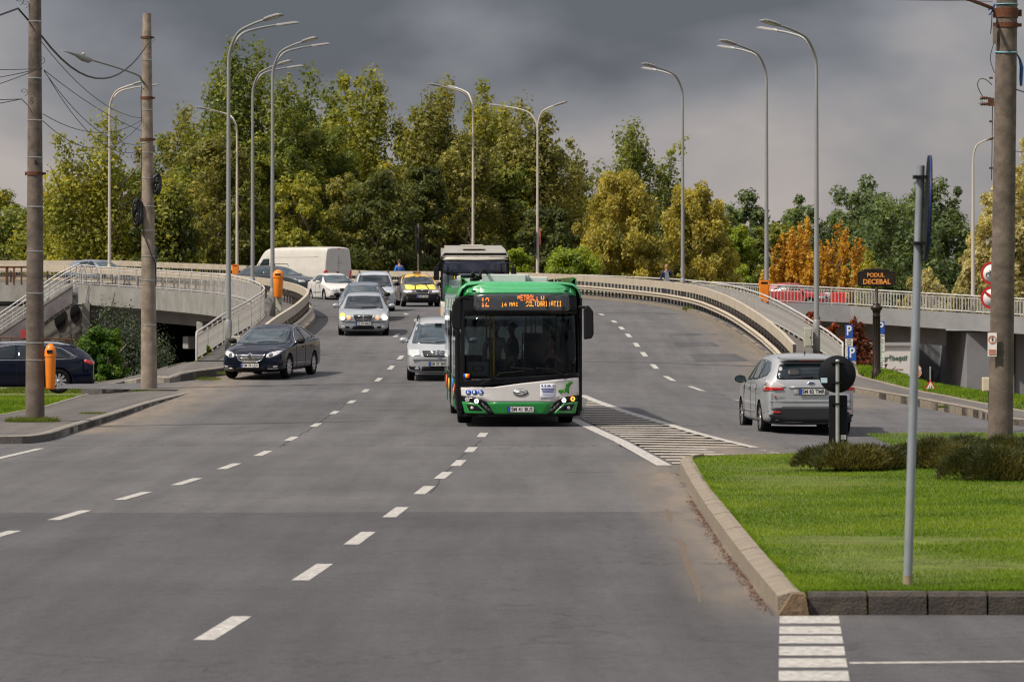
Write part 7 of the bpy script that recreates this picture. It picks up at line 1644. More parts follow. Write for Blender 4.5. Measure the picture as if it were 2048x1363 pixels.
for (x0, x1) in ((146, 232), (855, 1000)):      # green roof-side fairings
    xx = c1(x0 if x0 < 600 else x1, 0)[0] * (.98); s = -1 if x0 < 600 else 1
    vs = []
    for y_ in (.9, 3, 7, 11.5): vs += [(s * 1.20, y_, 2.80), (s * 1.19, y_, 3.02), (s * 1.14, y_, 3.05), (s * 1.05, y_, 2.95)]
    obj('roof_fairing', MB().add(vs, [(i*4+j, i*4+j+1, (i+1)*4+j+1, (i+1)*4+j) for i in range(3) for j in range(3)]), M_BG, bus, fix=True); md = LAST[0].modifiers.new('s', 'SOLIDIFY'); md.thickness = .03
for P in ([(310, 232), (330, 262), (375, 272)], [(365, 262), (370, 232), (395, 218), (418, 236)], [(232, 262), (310, 260), (372, 266)], [(330, 262), (352, 280), (300, 284)]): obj('roof_hose', MB().tube(catmull([(c1(x, 0)[0], 2.3 + .1 * i, zt(y)) for i, (x, y) in enumerate(P)], 4), .035, 8), M_BM, bus)
for k_ in range(7): obj('roof_clip', MB().cbox((c1(870 + k_ * 12, 0)[0], 2.15, zt(288 + k_ * 4)), (.03, .05, .05), 0, .006), M_GALV if k_ % 2 else M_BM, bus)
# wheels
bty, brim, bsp = wheel_meshes(.485, .30, 8, 'bus')
bty, brim, bsp = bty.copy(), brim.copy(), bsp.copy(); bty.materials.append(M_TYRE); brim.materials.append(M_GALV); bsp.materials.append(M_GALV)
for wy in (2.75, 9.0):
    for s in (-1, 1): 
        q_ = put('wheel', bty, None, bus); q_.location = (s * 1.06, wy, .485); q_.rotation_euler = (0, 0, math.pi if s > 0 else 0); put('rim', brim, None, q_)
obj('underframe', MB().box((-.85, .5, .26), (.85, 11.8, .30)).cbox((0, 2.75, .40), (2.0, .2, .16)), M_WELL, bus)
obj('bulkhead', MB().box((-1.2, .42, .25), (1.2, .46, .86)), M_WELL, bus)
# interior
obj('dashboard', MB().cbox((.35, .62, 1.02), (1.6, .42, .22), 0, .05).cbox((-.75, .55, .90), (.8, .3, .14), 0, .04), M_BM, bus)
sw2 = obj('steering_wheel', MB().tube([(.68 + .22 * math.cos(a), .92 + .10 * math.sin(a), 1.16 + .20 * math.sin(a)) for a in [i * math.pi / 12 for i in range(25)]], .018, 6, cap=False).tube([(.68, .92, 1.16), (.68, .75, 1.0)], .03, 6), M_BM, bus)
pl_, _ = c1(443, 0); obj('handrail_pole', MB().tube([(pl_, .75, .4), (pl_, .75, 2.35)], .020, 8), M_YEL, bus)
for (x, y_) in ((-.5, 3.0), (.45, 3.2), (-.45, 5.0), (.45, 5.2), (-.45, 7.4), (.45, 8.0)): obj('handrail_pole', MB().tube([(x, y_, .4), (x, y_, 2.4)], .018, 8), M_YEL, bus)
for s in (-.85, .85):
    for y_ in (3.6, 4.5, 7.8, 8.7, 9.6, 10.5): 
        if s < 0 and 5.4 < y_ < 7: continue
        st_ = obj('seat', MB().cbox((s, y_, .62), (.80, .42, .12), 0, .03).cbox((s, y_ + .24, .98), (.80, .08, .66), 0, .03), M_SEAT, bus)
obj('driver_cabin', MB().box((.10, 1.62, .4), (1.2, 1.66, 1.9)).box((.10, .9, .4), (.14, 1.62, 1.35)), M_BIN2, bus)
obj('cabin_glass', MB().box((.11, .9, 1.35), (.13, 1.62, 2.1)), M_SG, bus)
a_, z_ = c1(330, 875); obj('screen_emblem', MB().tube([(a_ + .12 * math.cos(t), .22 + .02 * math.cos(t), z_ + .045 * math.sin(t)) for t in [i * .4 for i in range(16)]], .012, 5), M_BM, bus); obj('inner_panel', MB().add([(c1(255, 0)[0], .30, c1(0, 925)[1]), (c1(402, 0)[0], .22, c1(0, 925)[1]), (c1(402, 0)[0], .22, c1(0, 830)[1]), (c1(255, 0)[0], .30, c1(0, 830)[1])], [(0, 1, 2, 3)]), mat('grey_panel', (.10, .13, .13), .4), bus); md = LAST[0].modifiers.new('s', 'SOLIDIFY'); md.thickness = .01
def on_bus(t, x, y, z, rz):
    t.location = Vector((BX, BY, 0)) + Matrix.Rotation(R(2.2), 3, 'Z') @ Vector((x, y, z)); t.rotation_euler = (0, 0, R(2.2) + rz)
dx_, _ = c1(848, 0)
on_bus(person('bus driver in a dark shirt seated behind the windscreen', (0, 0, 0), 0, mat('driver_shirt', (.03, .04, .07), .8), M_DARKC, M_HAIRB, sitting=True, arm_l=((-.24, -.1, -.20), (-.14, -.34, -.10)), arm_r=((.24, -.1, -.20), (.14, -.34, -.10)), scale=1.0), dx_, 1.28, .50, 0)
on_bus(person('passenger in dark clothes standing in profile in the middle of the bus', (0, 0, 0), 0, M_DARKC, M_DARKC, M_HAIRB), c1(600, 0)[0] - .02, 2.3, .36, R(-75))
on_bus(person('pale-shirted passenger standing by the window inside the bus', (0, 0, 0), 0, mat('pale_shirt', (.35, .37, .42), .8), M_JEANS, M_HAIRB), c1(485, 0)[0], 3.3, .36, R(160))
# ------------------------------------------------------------ cream bus behind
B2Y = 147.0; b2 = thing('coach', 'cream city bus with a large dark windscreen following behind the green bus', 'bus', (at(950, 0, B2Y).x, B2Y, rz_(-1.3, B2Y)), R(1)); b2.rotation_euler = (R(1.2), 0, R(1)); b2.scale = (1, 1, .935)
M_CB = mat('cream_bus_paint', (.52, .49, .42), .4, coat=.6, var=.05, dirt=(.30, .27, .22), ds=2, amt=.4); M_CR = mat('grey_bus_roof', (.27, .26, .235), .6, var=.12, vs=3)
H2 = 2.98; w2 = 1.26
def y2(x, z): u = min(1, abs(x) / w2); return .22 * u ** 6 + .03 * u * u + (.05 * (z - 1) if z > 1 else 0) + (.5 * (z - 2.6) ** 1.5 if z > 2.6 else 0)
def p2f(name, P, m_, off=0.0, rings=5, k=4):
    P = dense(P, k); n = len(P); cx = sum(p[0] for p in P) / n; cz = sum(p[1] for p in P) / n; vs = [(cx, y2(cx, cz) - off, cz)]
    for r in range(1, rings + 1):
        for a, b in P: x, z = cx + (a - cx) * r / rings, cz + (b - cz) * r / rings; vs.append((x, y2(x, z) - off, z))
    fs = [(0, 1 + (i+1) % n, 1 + i) for i in range(n)]
    for r in range(rings - 1): o_ = 1 + r * n; fs += [(o_ + i, o_ + (i+1) % n, o_ + n + (i+1) % n, o_ + n + i) for i in range(n)]
    o_ = 1 + (rings - 1) * n; q = len(vs); vs += [(v[0], v[1] + .03, v[2]) for v in vs[o_:o_ + n]]; fs += [(o_ + i, o_ + (i+1) % n, q + (i+1) % n, q + i) for i in range(n)]
    return obj(name, MB().add(vs, fs, True), m_, b2, fix=True)
p2f('front_panel', [(-w2, .3), (w2, .3), (w2, 1.0), (-w2, 1.0)], M_CB); p2f('windscreen', [(-1.20, 1.0), (1.20, 1.0), (1.18, 2.10), (-1.18, 2.10)], mat('coach_glass', (.035, .05, .055), .05, coat=1, var=.5, vs=1.2), off=.004, rings=6); p2f('windscreen_frame', [(-w2, .98), (w2, .98), (w2, 2.66), (-w2, 2.66)], M_BB, off=-.01)
p2f('display_window', [(-1.16, 2.12), (1.16, 2.12), (1.14, 2.60), (-1.14, 2.60)], mat('coach_display', (.012, .016, .035), .12, coat=1, var=.5, vs=1.5), off=.008); p2f('roof_edge', [(-1.24, 2.62), (1.24, 2.62), (1.20, 2.74), (-1.20, 2.74)], M_CB, off=.03)
vs = []
for y_ in (.16, .5, 12): vs += [(-w2, max(y_, .25), 2.62), (-1.24, y_ + .04, 2.76), (-1.12, y_ + .1, H2 - .08 * (y_ < .2)), (1.12, y_ + .1, H2 - .08 * (y_ < .2)), (1.24, y_ + .04, 2.76), (w2, max(y_, .25), 2.62)]
obj('roof', MB().add(vs, [(i*6+j, i*6+j+1, (i+1)*6+j+1, (i+1)*6+j) for i in range(2) for j in range(5)]), M_CR, b2, fix=True)
obj('roof', MB().add([(-1.24, .2, 2.75), (1.24, .2, 2.75), (1.12, .85, H2 + .06), (-1.12, .85, H2 + .06), (-1.12, 11, H2 + .12), (1.12, 11, H2 + .12)], [(0, 1, 2, 3), (3, 2, 5, 4)]), M_CR, b2)
obj('roof_hatch', MB().cbox((-.05, .9, H2 + .10), (.82, .5, .06), 0, .01), M_CB, b2); obj('roof_hatch', MB().cbox((-.10, 3.2, H2 + .18), (.84, .8, .08), 0, .01), M_CB, b2)
obj('side_panel', MB().box((-w2 - .005, .3, .32), (-w2 + .05, 12, 1.0)).box((w2 - .05, .3, .32), (w2 + .005, 12, 1.0)), M_CB, b2)
obj('side_window', MB().box((-w2, .3, 1.0), (-w2 + .04, 12, 2.62)).box((w2 - .04, .3, 1.0), (w2, 12, 2.62)), M_BB, b2); obj('rear_wall', MB().box((-w2, 11.95, .3), (w2, 12, H2)), M_CB, b2)
for s in (-1, 1):
    mb = MB().cbox((s * 1.42, -.18, 2.10), (.20, .12, .52), 0, .04); mm_ = obj('mirror', mb, M_BM, b2); obj('mirror_arm', MB().tube([(s * 1.42, -.15, 2.38), (s * 1.30, -.05, 2.52), (s * 1.1, .1, 2.5)], .03, 6), M_BM, mm_)
p2f('headlight', [(-1.16, .50), (-.86, .48), (-.80, .62), (-.98, .82), (-1.18, .86)], M_LIGHT, off=.02, rings=2); p2f('headlight', [(1.16, .50), (.86, .48), (.80, .62), (.98, .82), (1.18, .86)], M_LIGHT, off=.02, rings=2)
obj('indicator', MB().cbox((-1.27, .32, .62), (.03, .10, .20), 0, .006), M_AMBER, b2)
for wy in (2.7, 8.7):
    for s in (-1, 1): q_ = put('wheel', bty, None, b2); q_.location = (s * 1.06, wy, .485); put('rim', brim, None, q_)
obj('handrail_pole', MB().tube([(-.75, -.012, 1.2), (-.75, .02, 2.0)], .016, 6), M_YEL, b2)
# ------------------------------------------------------------ foliage
def leaf_mat(name, cols, trans=.35, rough=.6):
    """cols: dark, mid, light; tint per leaf and per clump"""
    m_ = bpy.data.materials.new(name); m_.use_nodes = True; t = m_.node_tree; t.nodes.clear(); L = t.links.new; o_ = N(t, 'ShaderNodeOutputMaterial')
    g = N(t, 'ShaderNodeNewGeometry'); tcn = N(t, 'ShaderNodeTexCoord'); nz = N(t, 'ShaderNodeTexNoise', Scale=.45, Detail=3.0); L(tcn.outputs['Object'], nz.inputs['Vector'])
    a = N(t, 'ShaderNodeMath', operation='MULTIPLY'); L(g.outputs['Random Per Island'], a.inputs[0]); a.inputs[1].default_value = .45
    b = N(t, 'ShaderNodeMapRange'); b.inputs[1].default_value = .3; b.inputs[2].default_value = .7; b.inputs[3].default_value = 0; b.inputs[4].default_value = .55; L(nz.outputs['Fac'], b.inputs[0])
    s = N(t, 'ShaderNodeMath', operation='ADD'); L(a.outputs[0], s.inputs[0]); L(b.outputs[0], s.inputs[1])
    r_ = N(t, 'ShaderNodeValToRGB'); q = r_.color_ramp.elements; q[0].position = .1; q[0].color = (*cols[0], 1); q[1].position = .9; q[1].color = (*cols[2], 1); m1 = q.new(.5); m1.color = (*cols[1], 1); L(s.outputs[0], r_.inputs[0])
    d = N(t, 'ShaderNodeBsdfPrincipled'); d.inputs['Roughness'].default_value = rough; d.inputs['Specular IOR Level'].default_value = .35; L(r_.outputs[0], d.inputs['Base Color'])
    tr = N(t, 'ShaderNodeBsdfTranslucent'); mh = N(t, 'ShaderNodeMix', data_type='RGBA', blend_type='MULTIPLY'); mh.inputs[0].default_value = 1; L(r_.outputs[0], mh.inputs[6]); mh.inputs[7].default_value = (1.5, 1.4, .6, 1); L(mh.outputs[2], tr.inputs[0])
    mx_ = N(t, 'ShaderNodeMixShader'); mx_.inputs[0].default_value = trans * 1.2; L(d.outputs[0], mx_.inputs[1]); L(tr.outputs[0], mx_.inputs[2]); L(mx_.outputs[0], o_.inputs[0]); return m_
LM = {'green': leaf_mat('poplar_leaves', ((.045, .068, .013), (.125, .160, .028), (.33, .33, .06))),
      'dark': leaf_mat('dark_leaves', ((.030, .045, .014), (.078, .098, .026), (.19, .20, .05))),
      'yellow': leaf_mat('yellowing_leaves', ((.075, .098, .014), (.215, .235, .032), (.47, .42, .06))),
      'olive': leaf_mat('olive_leaves', ((.060, .072, .020), (.175, .178, .044), (.39, .35, .085))),
      'willow': leaf_mat('willow_leaves', ((.14, .14, .03), (.33, .30, .065), (.56, .46, .10))),
      'autumn': leaf_mat('autumn_leaves', ((.17, .060, .016), (.48, .27, .034), (.70, .50, .07))),
      'blue': leaf_mat('bluish_leaves', ((.045, .075, .036), (.105, .155, .062), (.23, .28, .10))),
      'pale': leaf_mat('pale_dry_leaves', ((.19, .175, .07), (.42, .38, .17), (.66, .60, .32))),
      'lime': leaf_mat('lime_leaves', ((.070, .115, .011), (.20, .27, .020), (.42, .46, .045))),
      'bush': leaf_mat('bright_bush_leaves', ((.016, .050, .009), (.055, .135, .014), (.24, .31, .022))),
      'pine': leaf_mat('pine_needles', ((.027, .042, .027), (.053, .075, .045), (.105, .125, .068)), .2),
      'red': leaf_mat('red_photinia_leaves', ((.024, .034, .013), (.17, .035, .016), (.46, .12, .04))),
      'yew': leaf_mat('low_conifer_needles', ((.018, .030, .011), (.062, .072, .021), (.24, .195, .055)), .25)}
M_BARK = mat('pale_bark', (.17, .13, .095), .9, var=.35, vs=3, bump=.6, bs=12); M_BARKD = mat('dark_bark', (.05, .038, .028), .9, var=.3, vs=4)
def leaves(cents, radii, n, size, rg, up=0.3, aspect=.62, droop=0, shell=.55):
    """diamond leaves spread through ellipsoid clumps; returns numpy verts, faces"""
    cents = np.array(cents); radii = np.array(radii); w = (radii.prod(axis=1)) ** .67; w = w / w.sum(); idx = rg.choice(len(cents), n, p=w)
    d = rg.normal(size=(n, 3)); d /= np.linalg.norm(d, axis=1, keepdims=True); rad = (rg.random(n) ** shell)[:, None]
    pos = cents[idx] + d * rad * radii[idx]
    nrm = rg.normal(size=(n, 3)) * .62 + d * 1.15 + np.array([0, 0, up]); nrm /= np.linalg.norm(nrm, axis=1, keepdims=True)
    tng = np.cross(nrm, rg.normal(size=(n, 3))); tng /= np.linalg.norm(tng, axis=1, keepdims=True)
    if droop: tng = tng * (1 - droop) + np.array([0, 0, -1]) * droop; tng /= np.linalg.norm(tng, axis=1, keepdims=True); nrm = np.cross(tng, rg.normal(size=(n, 3))); nrm /= np.linalg.norm(nrm, axis=1, keepdims=True)
    bt = np.cross(nrm, tng); s = size * (.55 + .9 * rg.random((n, 1)))
    V = np.stack([pos - tng * s, pos + bt * s * aspect * 1.25 + tng * s * .3, pos + tng * s * .75 - bt * s * aspect * .9], axis=1).reshape(-1, 3)
    return V, np.arange(3 * n).reshape(n, 3)
def crown_clumps(rg, H, Wd, kind, zlo):
    C_, R_ = [], []
    if kind == 'poplar':      # several upright tips
        tips = []
        for k in range(rg.integers(11, 15)):
            x = rg.uniform(-1.0, 1.0) * Wd; y = rg.uniform(-.8, .8) * Wd; h = H * (1 - .30 * (abs(x) / Wd) ** 1.5 - rg.uniform(0, .12)); tips.append((x, y, h))
        tips.append((0, 0, H))
        for (x, y, h) in tips:
            z = zlo
            while z < h - .6:
                u = (z - zlo) / (h - zlo); r = (.37 * Wd) * (1 - u) ** .42 * (.75 + .5 * rg.random()) + .45
                C_.append((x * (.80 + .20 * min(1, u * 1.5)) + rg.normal() * .45, y * (.4 + .6 * u) + rg.normal() * .3, z)); R_.append((r, r, min(r * rg.uniform(1.0, 1.6), max(.5, H - z)))); z += r * .85
    elif kind == 'round':
        n = 120
        for k in range(n):
            a = rg.uniform(0, 6.28); zz = rg.random(); rr = Wd * .9 * math.sin(math.pi * min(.98, .22 + .70 * zz)) ** .5 * rg.random() ** .4
            r = Wd * rg.uniform(.17, .31); C_.append((rr * math.cos(a), rr * math.sin(a), zlo + (H - zlo - r * .7) * zz)); R_.append((r, r, r * rg.uniform(.7, 1.1)))
    elif kind == 'dome':
        for k in range(230):
            a = rg.uniform(0, 6.28); u = rg.random() ** .5; rr = Wd * .92 * u; top = zlo + (H - zlo) * math.sqrt(max(.06, 1 - .86 * u * u))
            z = top - rg.random() ** 1.2 * (top - zlo) * .95 - Wd * .12; r = Wd * rg.uniform(.13, .23); C_.append((rr * math.cos(a), rr * math.sin(a), max(z, zlo * .5))); R_.append((r, r, r * 1.15))
    elif kind == 'flame':
        for k in range(17):
            x = rg.uniform(-.95, .95) * Wd; y = rg.uniform(-.5, .5) * Wd; h = H * (1 - .40 * (abs(x) / Wd) ** 2 - rg.uniform(0, .16)); z = zlo
            while z < h:
                u = (z - zlo) / (h - zlo); r = .20 * Wd * (1 - u) ** .7 * rg.uniform(.8, 1.3) + .14; C_.append((x + rg.normal() * .12, y + rg.normal() * .2, z)); R_.append((r, r, r * 1.5)); z += r
    elif kind == 'willow':
        for k in range(150):
            a = rg.uniform(0, 6.28); u = rg.random() ** .55; rr = Wd * u; top = zlo + (H - zlo) * (1 - .48 * u ** 2.2)
            z = top - rg.random() ** 1.3 * (top - zlo) * .9 - Wd * .15; r = Wd * rg.uniform(.09, .17); C_.append((rr * math.cos(a), rr * math.sin(a), z)); R_.append((r, r, r * 1.9))
    return C_, R_
def tree(label, px, top, hw, Y, col, kind='poplar', n=14000, leaf=.17, base=-3.2, name='tree', group='trees behind the bridge', seed=None, zlo=None, bark=None, trunk=True, cat='tree', droop=0, up=.3, X=None, sx=1.0):
    rg = np.random.default_rng(seed if seed is not None else int(px * 7 + top)); X = (px - 1024) / F * Y if X is None else X; zt = CH - (top - HY) / F * Y; H = zt - base; Wd = hw / F * Y * (1.25 if kind == 'poplar' else 1)
    t = thing(name, label, cat, (X, Y, base), 0, group); zl = (zlo if zlo is not None else H * .12)
    C_, R_ = crown_clumps(rg, H, Wd, kind, zl); n = int(n * 2.45); leaf *= .92; V, Fc = leaves(C_, R_, int(n * .84), leaf, rg, droop=droop, up=up)
    k = 26; ci = rg.choice(len(C_), k); V2, F2 = leaves([C_[i] + rg.normal(size=3) * np.array(R_[i]) * .9 for i in ci], [tuple(np.array(R_[i]) * .55) for i in ci], int(n * .16), leaf * .9, rg, droop=droop, shell=.8)
    me = npmesh('crown', np.vstack([V, V2]), np.vstack([Fc, F2 + len(V)])); put('crown', me, LM[col], t)
    if trunk:
        mb = MB(); nt_ = max(2, int(Wd / 1.6)) if kind != 'flame' else 4
        for i in range(nt_):
            x0 = rg.uniform(-.35, .35) * Wd if nt_ > 2 else 0; P = [(x0, 0, -.2)]; hh = H * rg.uniform(.65, .88)
            for j in range(1, 7): P.append((x0 + rg.normal() * .12 * j * .5 + x0 * .08 * j, rg.normal() * .15, hh * j / 6))
            r0 = max(.10, min(.30, H * .013)); mb.tube(P, [r0 * (1 - .85 * j / 6) for j in range(7)], 6)
            for b in range(5):
                j = int(rg.integers(2, 6)); p = Vector(P[j]); a = rg.uniform(0, 6.28); l = Wd * rg.uniform(.3, .7); mb.tube([p, p + Vector((math.cos(a) * l * .5, math.sin(a) * l * .5, l * .4)), p + Vector((math.cos(a) * l, math.sin(a) * l, l * .95))], [.07, .045, .02], 5)
        obj('trunk', mb, bark or M_BARK, t)
    return t
T_ = tree
T_('low yellow-green tree at the left edge behind the stairs', 35, 402, 110, 300, 'green', 'round', 13000, .17)
T_('pale feathery tree at far left behind the low tree', 5, 372, 60, 330, 'yellow', 'round', 4500, .17)
T_('loose yellow-green poplar between the two concrete poles', 215, 206, 118, 262, 'yellow', 'poplar', 17000, .16)
T_('olive poplar rising behind the lighter concrete pole', 372, 196, 95, 300, 'olive', 'poplar', 16000, .18)
T_('very tall dark poplar behind the front lamp posts', 505, 68, 118, 275, 'green', 'poplar', 27000, .17)
T_('tall slim poplar tip to the right of the tallest poplar', 618, 105, 66, 282, 'green', 'poplar', 13000, .17)
T_('broad golden-green poplar above the white van', 742, 124, 108, 280, 'yellow', 'poplar', 24000, .17)
T_('green poplar between the tallest poplar and the golden one', 672, 150, 62, 296, 'green', 'poplar', 11000, .17)
T_('green poplar left of the tallest poplar', 438, 128, 60, 292, 'green', 'poplar', 11000, .17)
T_('olive-gold poplar above the cream bus', 882, 140, 86, 278, 'olive', 'poplar', 21000, .17)
T_('olive poplar right of the centre lamp post', 968, 150, 82, 282, 'yellow', 'poplar', 18000, .17)
T_('olive poplar at the two-armed lamp post', 1052, 178, 84, 276, 'olive', 'poplar', 18000, .17)
T_('shorter olive poplar stepping down to the right', 1150, 282, 58, 290, 'olive', 'poplar', 10000, .17)
T_('pointed dark green poplar standing far above the willow', 1262, 230, 62, 345, 'green', 'poplar', 12000, .19)
T_('narrow dark poplar far behind the lamp post by the woman', 1337, 262, 30, 350, 'green', 'poplar', 5000, .19)
T_('large golden willow in the middle of the tree line', 1245, 330, 108, 255, 'willow', 'dome', 31000, .13, droop=.5)
T_('second golden willow touching the lamp post by the woman', 1392, 348, 92, 258, 'willow', 'dome', 21000, .13, droop=.5)
T_('blue-green tree behind the two lamp posts at right', 1490, 376, 82, 330, 'blue', 'dome', 11000, .19)
T_('small pale distant tree between the two lamp posts at right', 1592, 386, 52, 380, 'blue', 'dome', 6000, .2)
T_('dark green round tree right of the tallest lamp post', 1722, 342, 104, 335, 'blue', 'dome', 19000, .19)
T_('dark bluish-green tree behind the edge-on sign', 1862, 335, 98, 340, 'blue', 'dome', 18000, .19)
T_('dark tree low between the two blue-green trees', 1790, 400, 100, 315, 'blue', 'round', 12000, .19)
T_('large pale yellow tree at the right edge behind the thick pole', 2010, 300, 88, 262, 'pale', 'dome', 17000, .15, droop=.2)
T_('second pale tree leaving the picture at right', 2085, 215, 80, 272, 'pale', 'dome', 12000, .15, droop=.2)
T_('orange autumn tree with flame-like tips behind the side bridge', 1598, 425, 80, 268, 'autumn', 'flame', 17000, .12)
T_('russet autumn tree right of the tallest lamp post', 1690, 440, 62, 270, 'autumn', 'flame', 12000, .12, seed=5)
T_('golden autumn tree low between the two taller autumn trees', 1645, 462, 52, 264, 'autumn', 'flame', 9000, .12, seed=9)
T_('small yellow shrub tree right of the autumn trees', 1738, 500, 34, 262, 'yellow', 'flame', 6000, .12)
T_('green and yellow shrub tree left of the autumn trees', 1478, 452, 44, 264, 'lime', 'round', 13000, .13)
T_('pale silvery bush behind the bridge name sign', 1850, 532, 60, 256, 'pale', 'willow', 9000, .12)
T_('pale silvery bush at the small cream lamp post', 1940, 520, 52, 258, 'pale', 'willow', 8000, .12)
T_('bright lime green shrub behind the barrier right of the cream bus', 1145, 494, 72, 247, 'lime', 'round', 17000, .12, base=-1.5)
T_('small lime green shrub close to the cream bus mirror', 1040, 490, 34, 249, 'lime', 'round', 7000, .12, base=-1.5)
# understorey
WH = ['just right of the lighter concrete pole', 'left of the two front lamp posts of the ramp', 'behind the front lamp posts', 'between the tallest poplar and the golden one', 'directly above the white van', 'left of the sign mast', 'above the cream bus roof', 'left of the two-armed lamp post', 'right of the two-armed lamp post', 'left of the large golden willow', 'under the large golden willow', 'behind the lamp post by the woman', 'left of the autumn trees', 'behind the barrier right of the woman', 'behind the thin lamp post on the overpass', 'between the overpass lamp and the lighter concrete pole', 'low behind the nose of the white van', 'low behind the roof of the white van']
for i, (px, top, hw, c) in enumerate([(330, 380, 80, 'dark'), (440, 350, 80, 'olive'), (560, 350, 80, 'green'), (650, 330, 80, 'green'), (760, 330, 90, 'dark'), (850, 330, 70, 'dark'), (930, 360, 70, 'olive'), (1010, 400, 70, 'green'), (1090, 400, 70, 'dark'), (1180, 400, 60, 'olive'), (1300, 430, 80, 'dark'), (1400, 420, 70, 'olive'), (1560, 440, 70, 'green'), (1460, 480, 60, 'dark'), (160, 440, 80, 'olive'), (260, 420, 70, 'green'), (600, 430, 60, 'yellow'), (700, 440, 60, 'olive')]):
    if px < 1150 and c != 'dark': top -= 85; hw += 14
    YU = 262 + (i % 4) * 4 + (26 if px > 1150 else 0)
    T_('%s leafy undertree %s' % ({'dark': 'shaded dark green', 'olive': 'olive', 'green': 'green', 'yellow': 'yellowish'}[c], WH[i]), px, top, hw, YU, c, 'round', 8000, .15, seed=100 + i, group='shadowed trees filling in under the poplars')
for (px, top, hw, c, w) in ((330, 255, 90, 'green', 'behind the lighter concrete pole'), (480, 165, 105, 'green', 'behind the tallest poplar'), (695, 200, 100, 'olive', 'behind the golden poplar'), (850, 205, 95, 'green', 'behind the cream bus poplar'), (1000, 215, 95, 'olive', 'behind the two-armed lamp post'), (1120, 290, 70, 'green', 'right of the two-armed lamp post'), (1440, 395, 70, 'green', 'between the willow and the blue-green trees'), (1600, 400, 90, 'blue', 'behind the autumn trees'), (1800, 372, 110, 'blue', 'between the two far blue-green trees')):
    T_('rounded %s tree filling in %s' % ({'green': 'green', 'olive': 'olive', 'blue': 'blue-green'}[c], w), px, top, hw, 304, c, 'dome', 8500, .19, seed=int(px))
# far wood closing the horizon
rg = np.random.default_rng(3); C_ = []; R_ = []
for i in range(260):
    x = -120 + i * 1.0 + rg.normal(); y = 372 + rg.normal() * 4; z = rg.uniform(-2, 4.5); r = rg.uniform(1.4, 2.4); C_.append((x, y, z)); R_.append((r, r, r))
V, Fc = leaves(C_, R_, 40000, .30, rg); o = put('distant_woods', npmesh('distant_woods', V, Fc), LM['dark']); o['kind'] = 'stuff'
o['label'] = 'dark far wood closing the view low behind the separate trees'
# bushes by the overpass and stairs
T_('round bright green bush beside the dark estate car', 199, 655, 56, 128, 'bush', 'round', 15000, .060, base=-.75, name='bush', group=None, zlo=.1, cat='bush', seed=21)
T_('dull bluish pine behind the bright green bush', 246, 614, 62, 136, 'pine', 'poplar', 20000, .045, base=-1.3, name='pine_tree', group=None, zlo=.3, cat='tree', seed=22)
T_('small lime green bush at the lower end of the white railing', 408, 690, 16, 126, 'lime', 'round', 1500, .07, base=-.5, name='bush', group=None, zlo=.1, cat='bush', trunk=False)
T_('red and green leafed bush behind the parking signs', 1688, 628, 62, 136, 'red', 'flame', 12000, .085, base=-2.6, name='bush', group=None, zlo=.5, cat='bush', seed=23)
T_('low red leafed bush at the foot of the black name-sign column', 1748, 690, 24, 134, 'red', 'flame', 5000, .08, base=-2.9, name='bush', group=None, zlo=.3, cat='bush', seed=24)
T_('sparse red bush tip behind the tallest lamp post', 1625, 622, 22, 140, 'red', 'round', 1800, .06, base=-2.9, name='bush', group=None, zlo=3.0, cat='bush', seed=25)
# ------------------------------------------------------------ hedge of low conifers on the island
def conifer(label, pts, seed, n=26000):
    rg = np.random.default_rng(seed); mx0 = np.mean([p[0] for p in pts]); my0 = np.mean([p[1] for p in pts]); t = thing('conifer_bush', label, 'bush', (mx0, my0, .18), 0, 'low spreading conifers on the grass island')
    P, D = [], []
    pts = np.array(pts); w = pts[:, 3] * pts[:, 2]; idx = rg.choice(len(pts), n, p=w / w.sum())
    a = rg.uniform(0, 2 * np.pi, n); rr = np.sqrt(rg.random(n)); ph = pts[idx]
    x = ph[:, 0] + rr * np.cos(a) * ph[:, 2] - mx0; y = ph[:, 1] + rr * np.sin(a) * ph[:, 2] * .8 - my0; z = ph[:, 3] * np.sqrt(np.maximum(0, 1 - rr ** 2)) * (.25 + .75 * rg.random(n) ** .5)
    pos = np.stack([x, y, z], 1); d = np.stack([np.cos(a) * (.5 + rr), np.sin(a) * (.5 + rr), .9 + rg.random(n) * .8], 1) + rg.normal(size=(n, 3)) * .55; d /= np.linalg.norm(d, axis=1, keepdims=True)
    s = np.cross(d, rg.normal(size=(n, 3))); s /= np.linalg.norm(s, axis=1, keepdims=True); l = (.035 + .10 * rg.random((n, 1)) ** 3); wd = .0075
    V = np.stack([pos - s * wd, pos + s * wd, pos + d * l], 1).reshape(-1, 3)
    put('foliage', npmesh('foliage', V, np.arange(3 * n).reshape(n, 3)), LM['yew'], t)
    mb = MB()
    for (cx, cy, r, h) in pts[:, :4]:
        for k in range(10):
            a_ = rg.uniform(0, 6.28); e_ = Vector((cx - mx0 + math.cos(a_) * r * .8, cy - my0 + math.sin(a_) * r * .7, h * .7)); mb.tube([(cx - mx0, cy - my0, -.02), ((cx - mx0 + e_.x) / 2, (cy - my0 + e_.y) / 2, h * .45), e_], [.012, .008, .004], 4)
    obj('stem', mb, M_BARKD, t)
def cpts(x0, x1, y0, n, r, h, seed):
    g = random.Random(seed); return [(x0 + (x1 - x0) * i / (n - 1) + g.uniform(-.1, .1), y0 + g.uniform(-.35, .35), r * g.uniform(.8, 1.2), h * g.uniform(.75, 1.1)) for i in range(n)]
conifer('low dark conifer bush spreading left below the black round sign', cpts(4.5, 5.45, 57.4, 7, .36, .36, 1), 1, 34000)
conifer('middle conifer bush crossed by the tall grey post', cpts(5.6, 6.6, 57.8, 7, .38, .40, 2), 2, 34000)
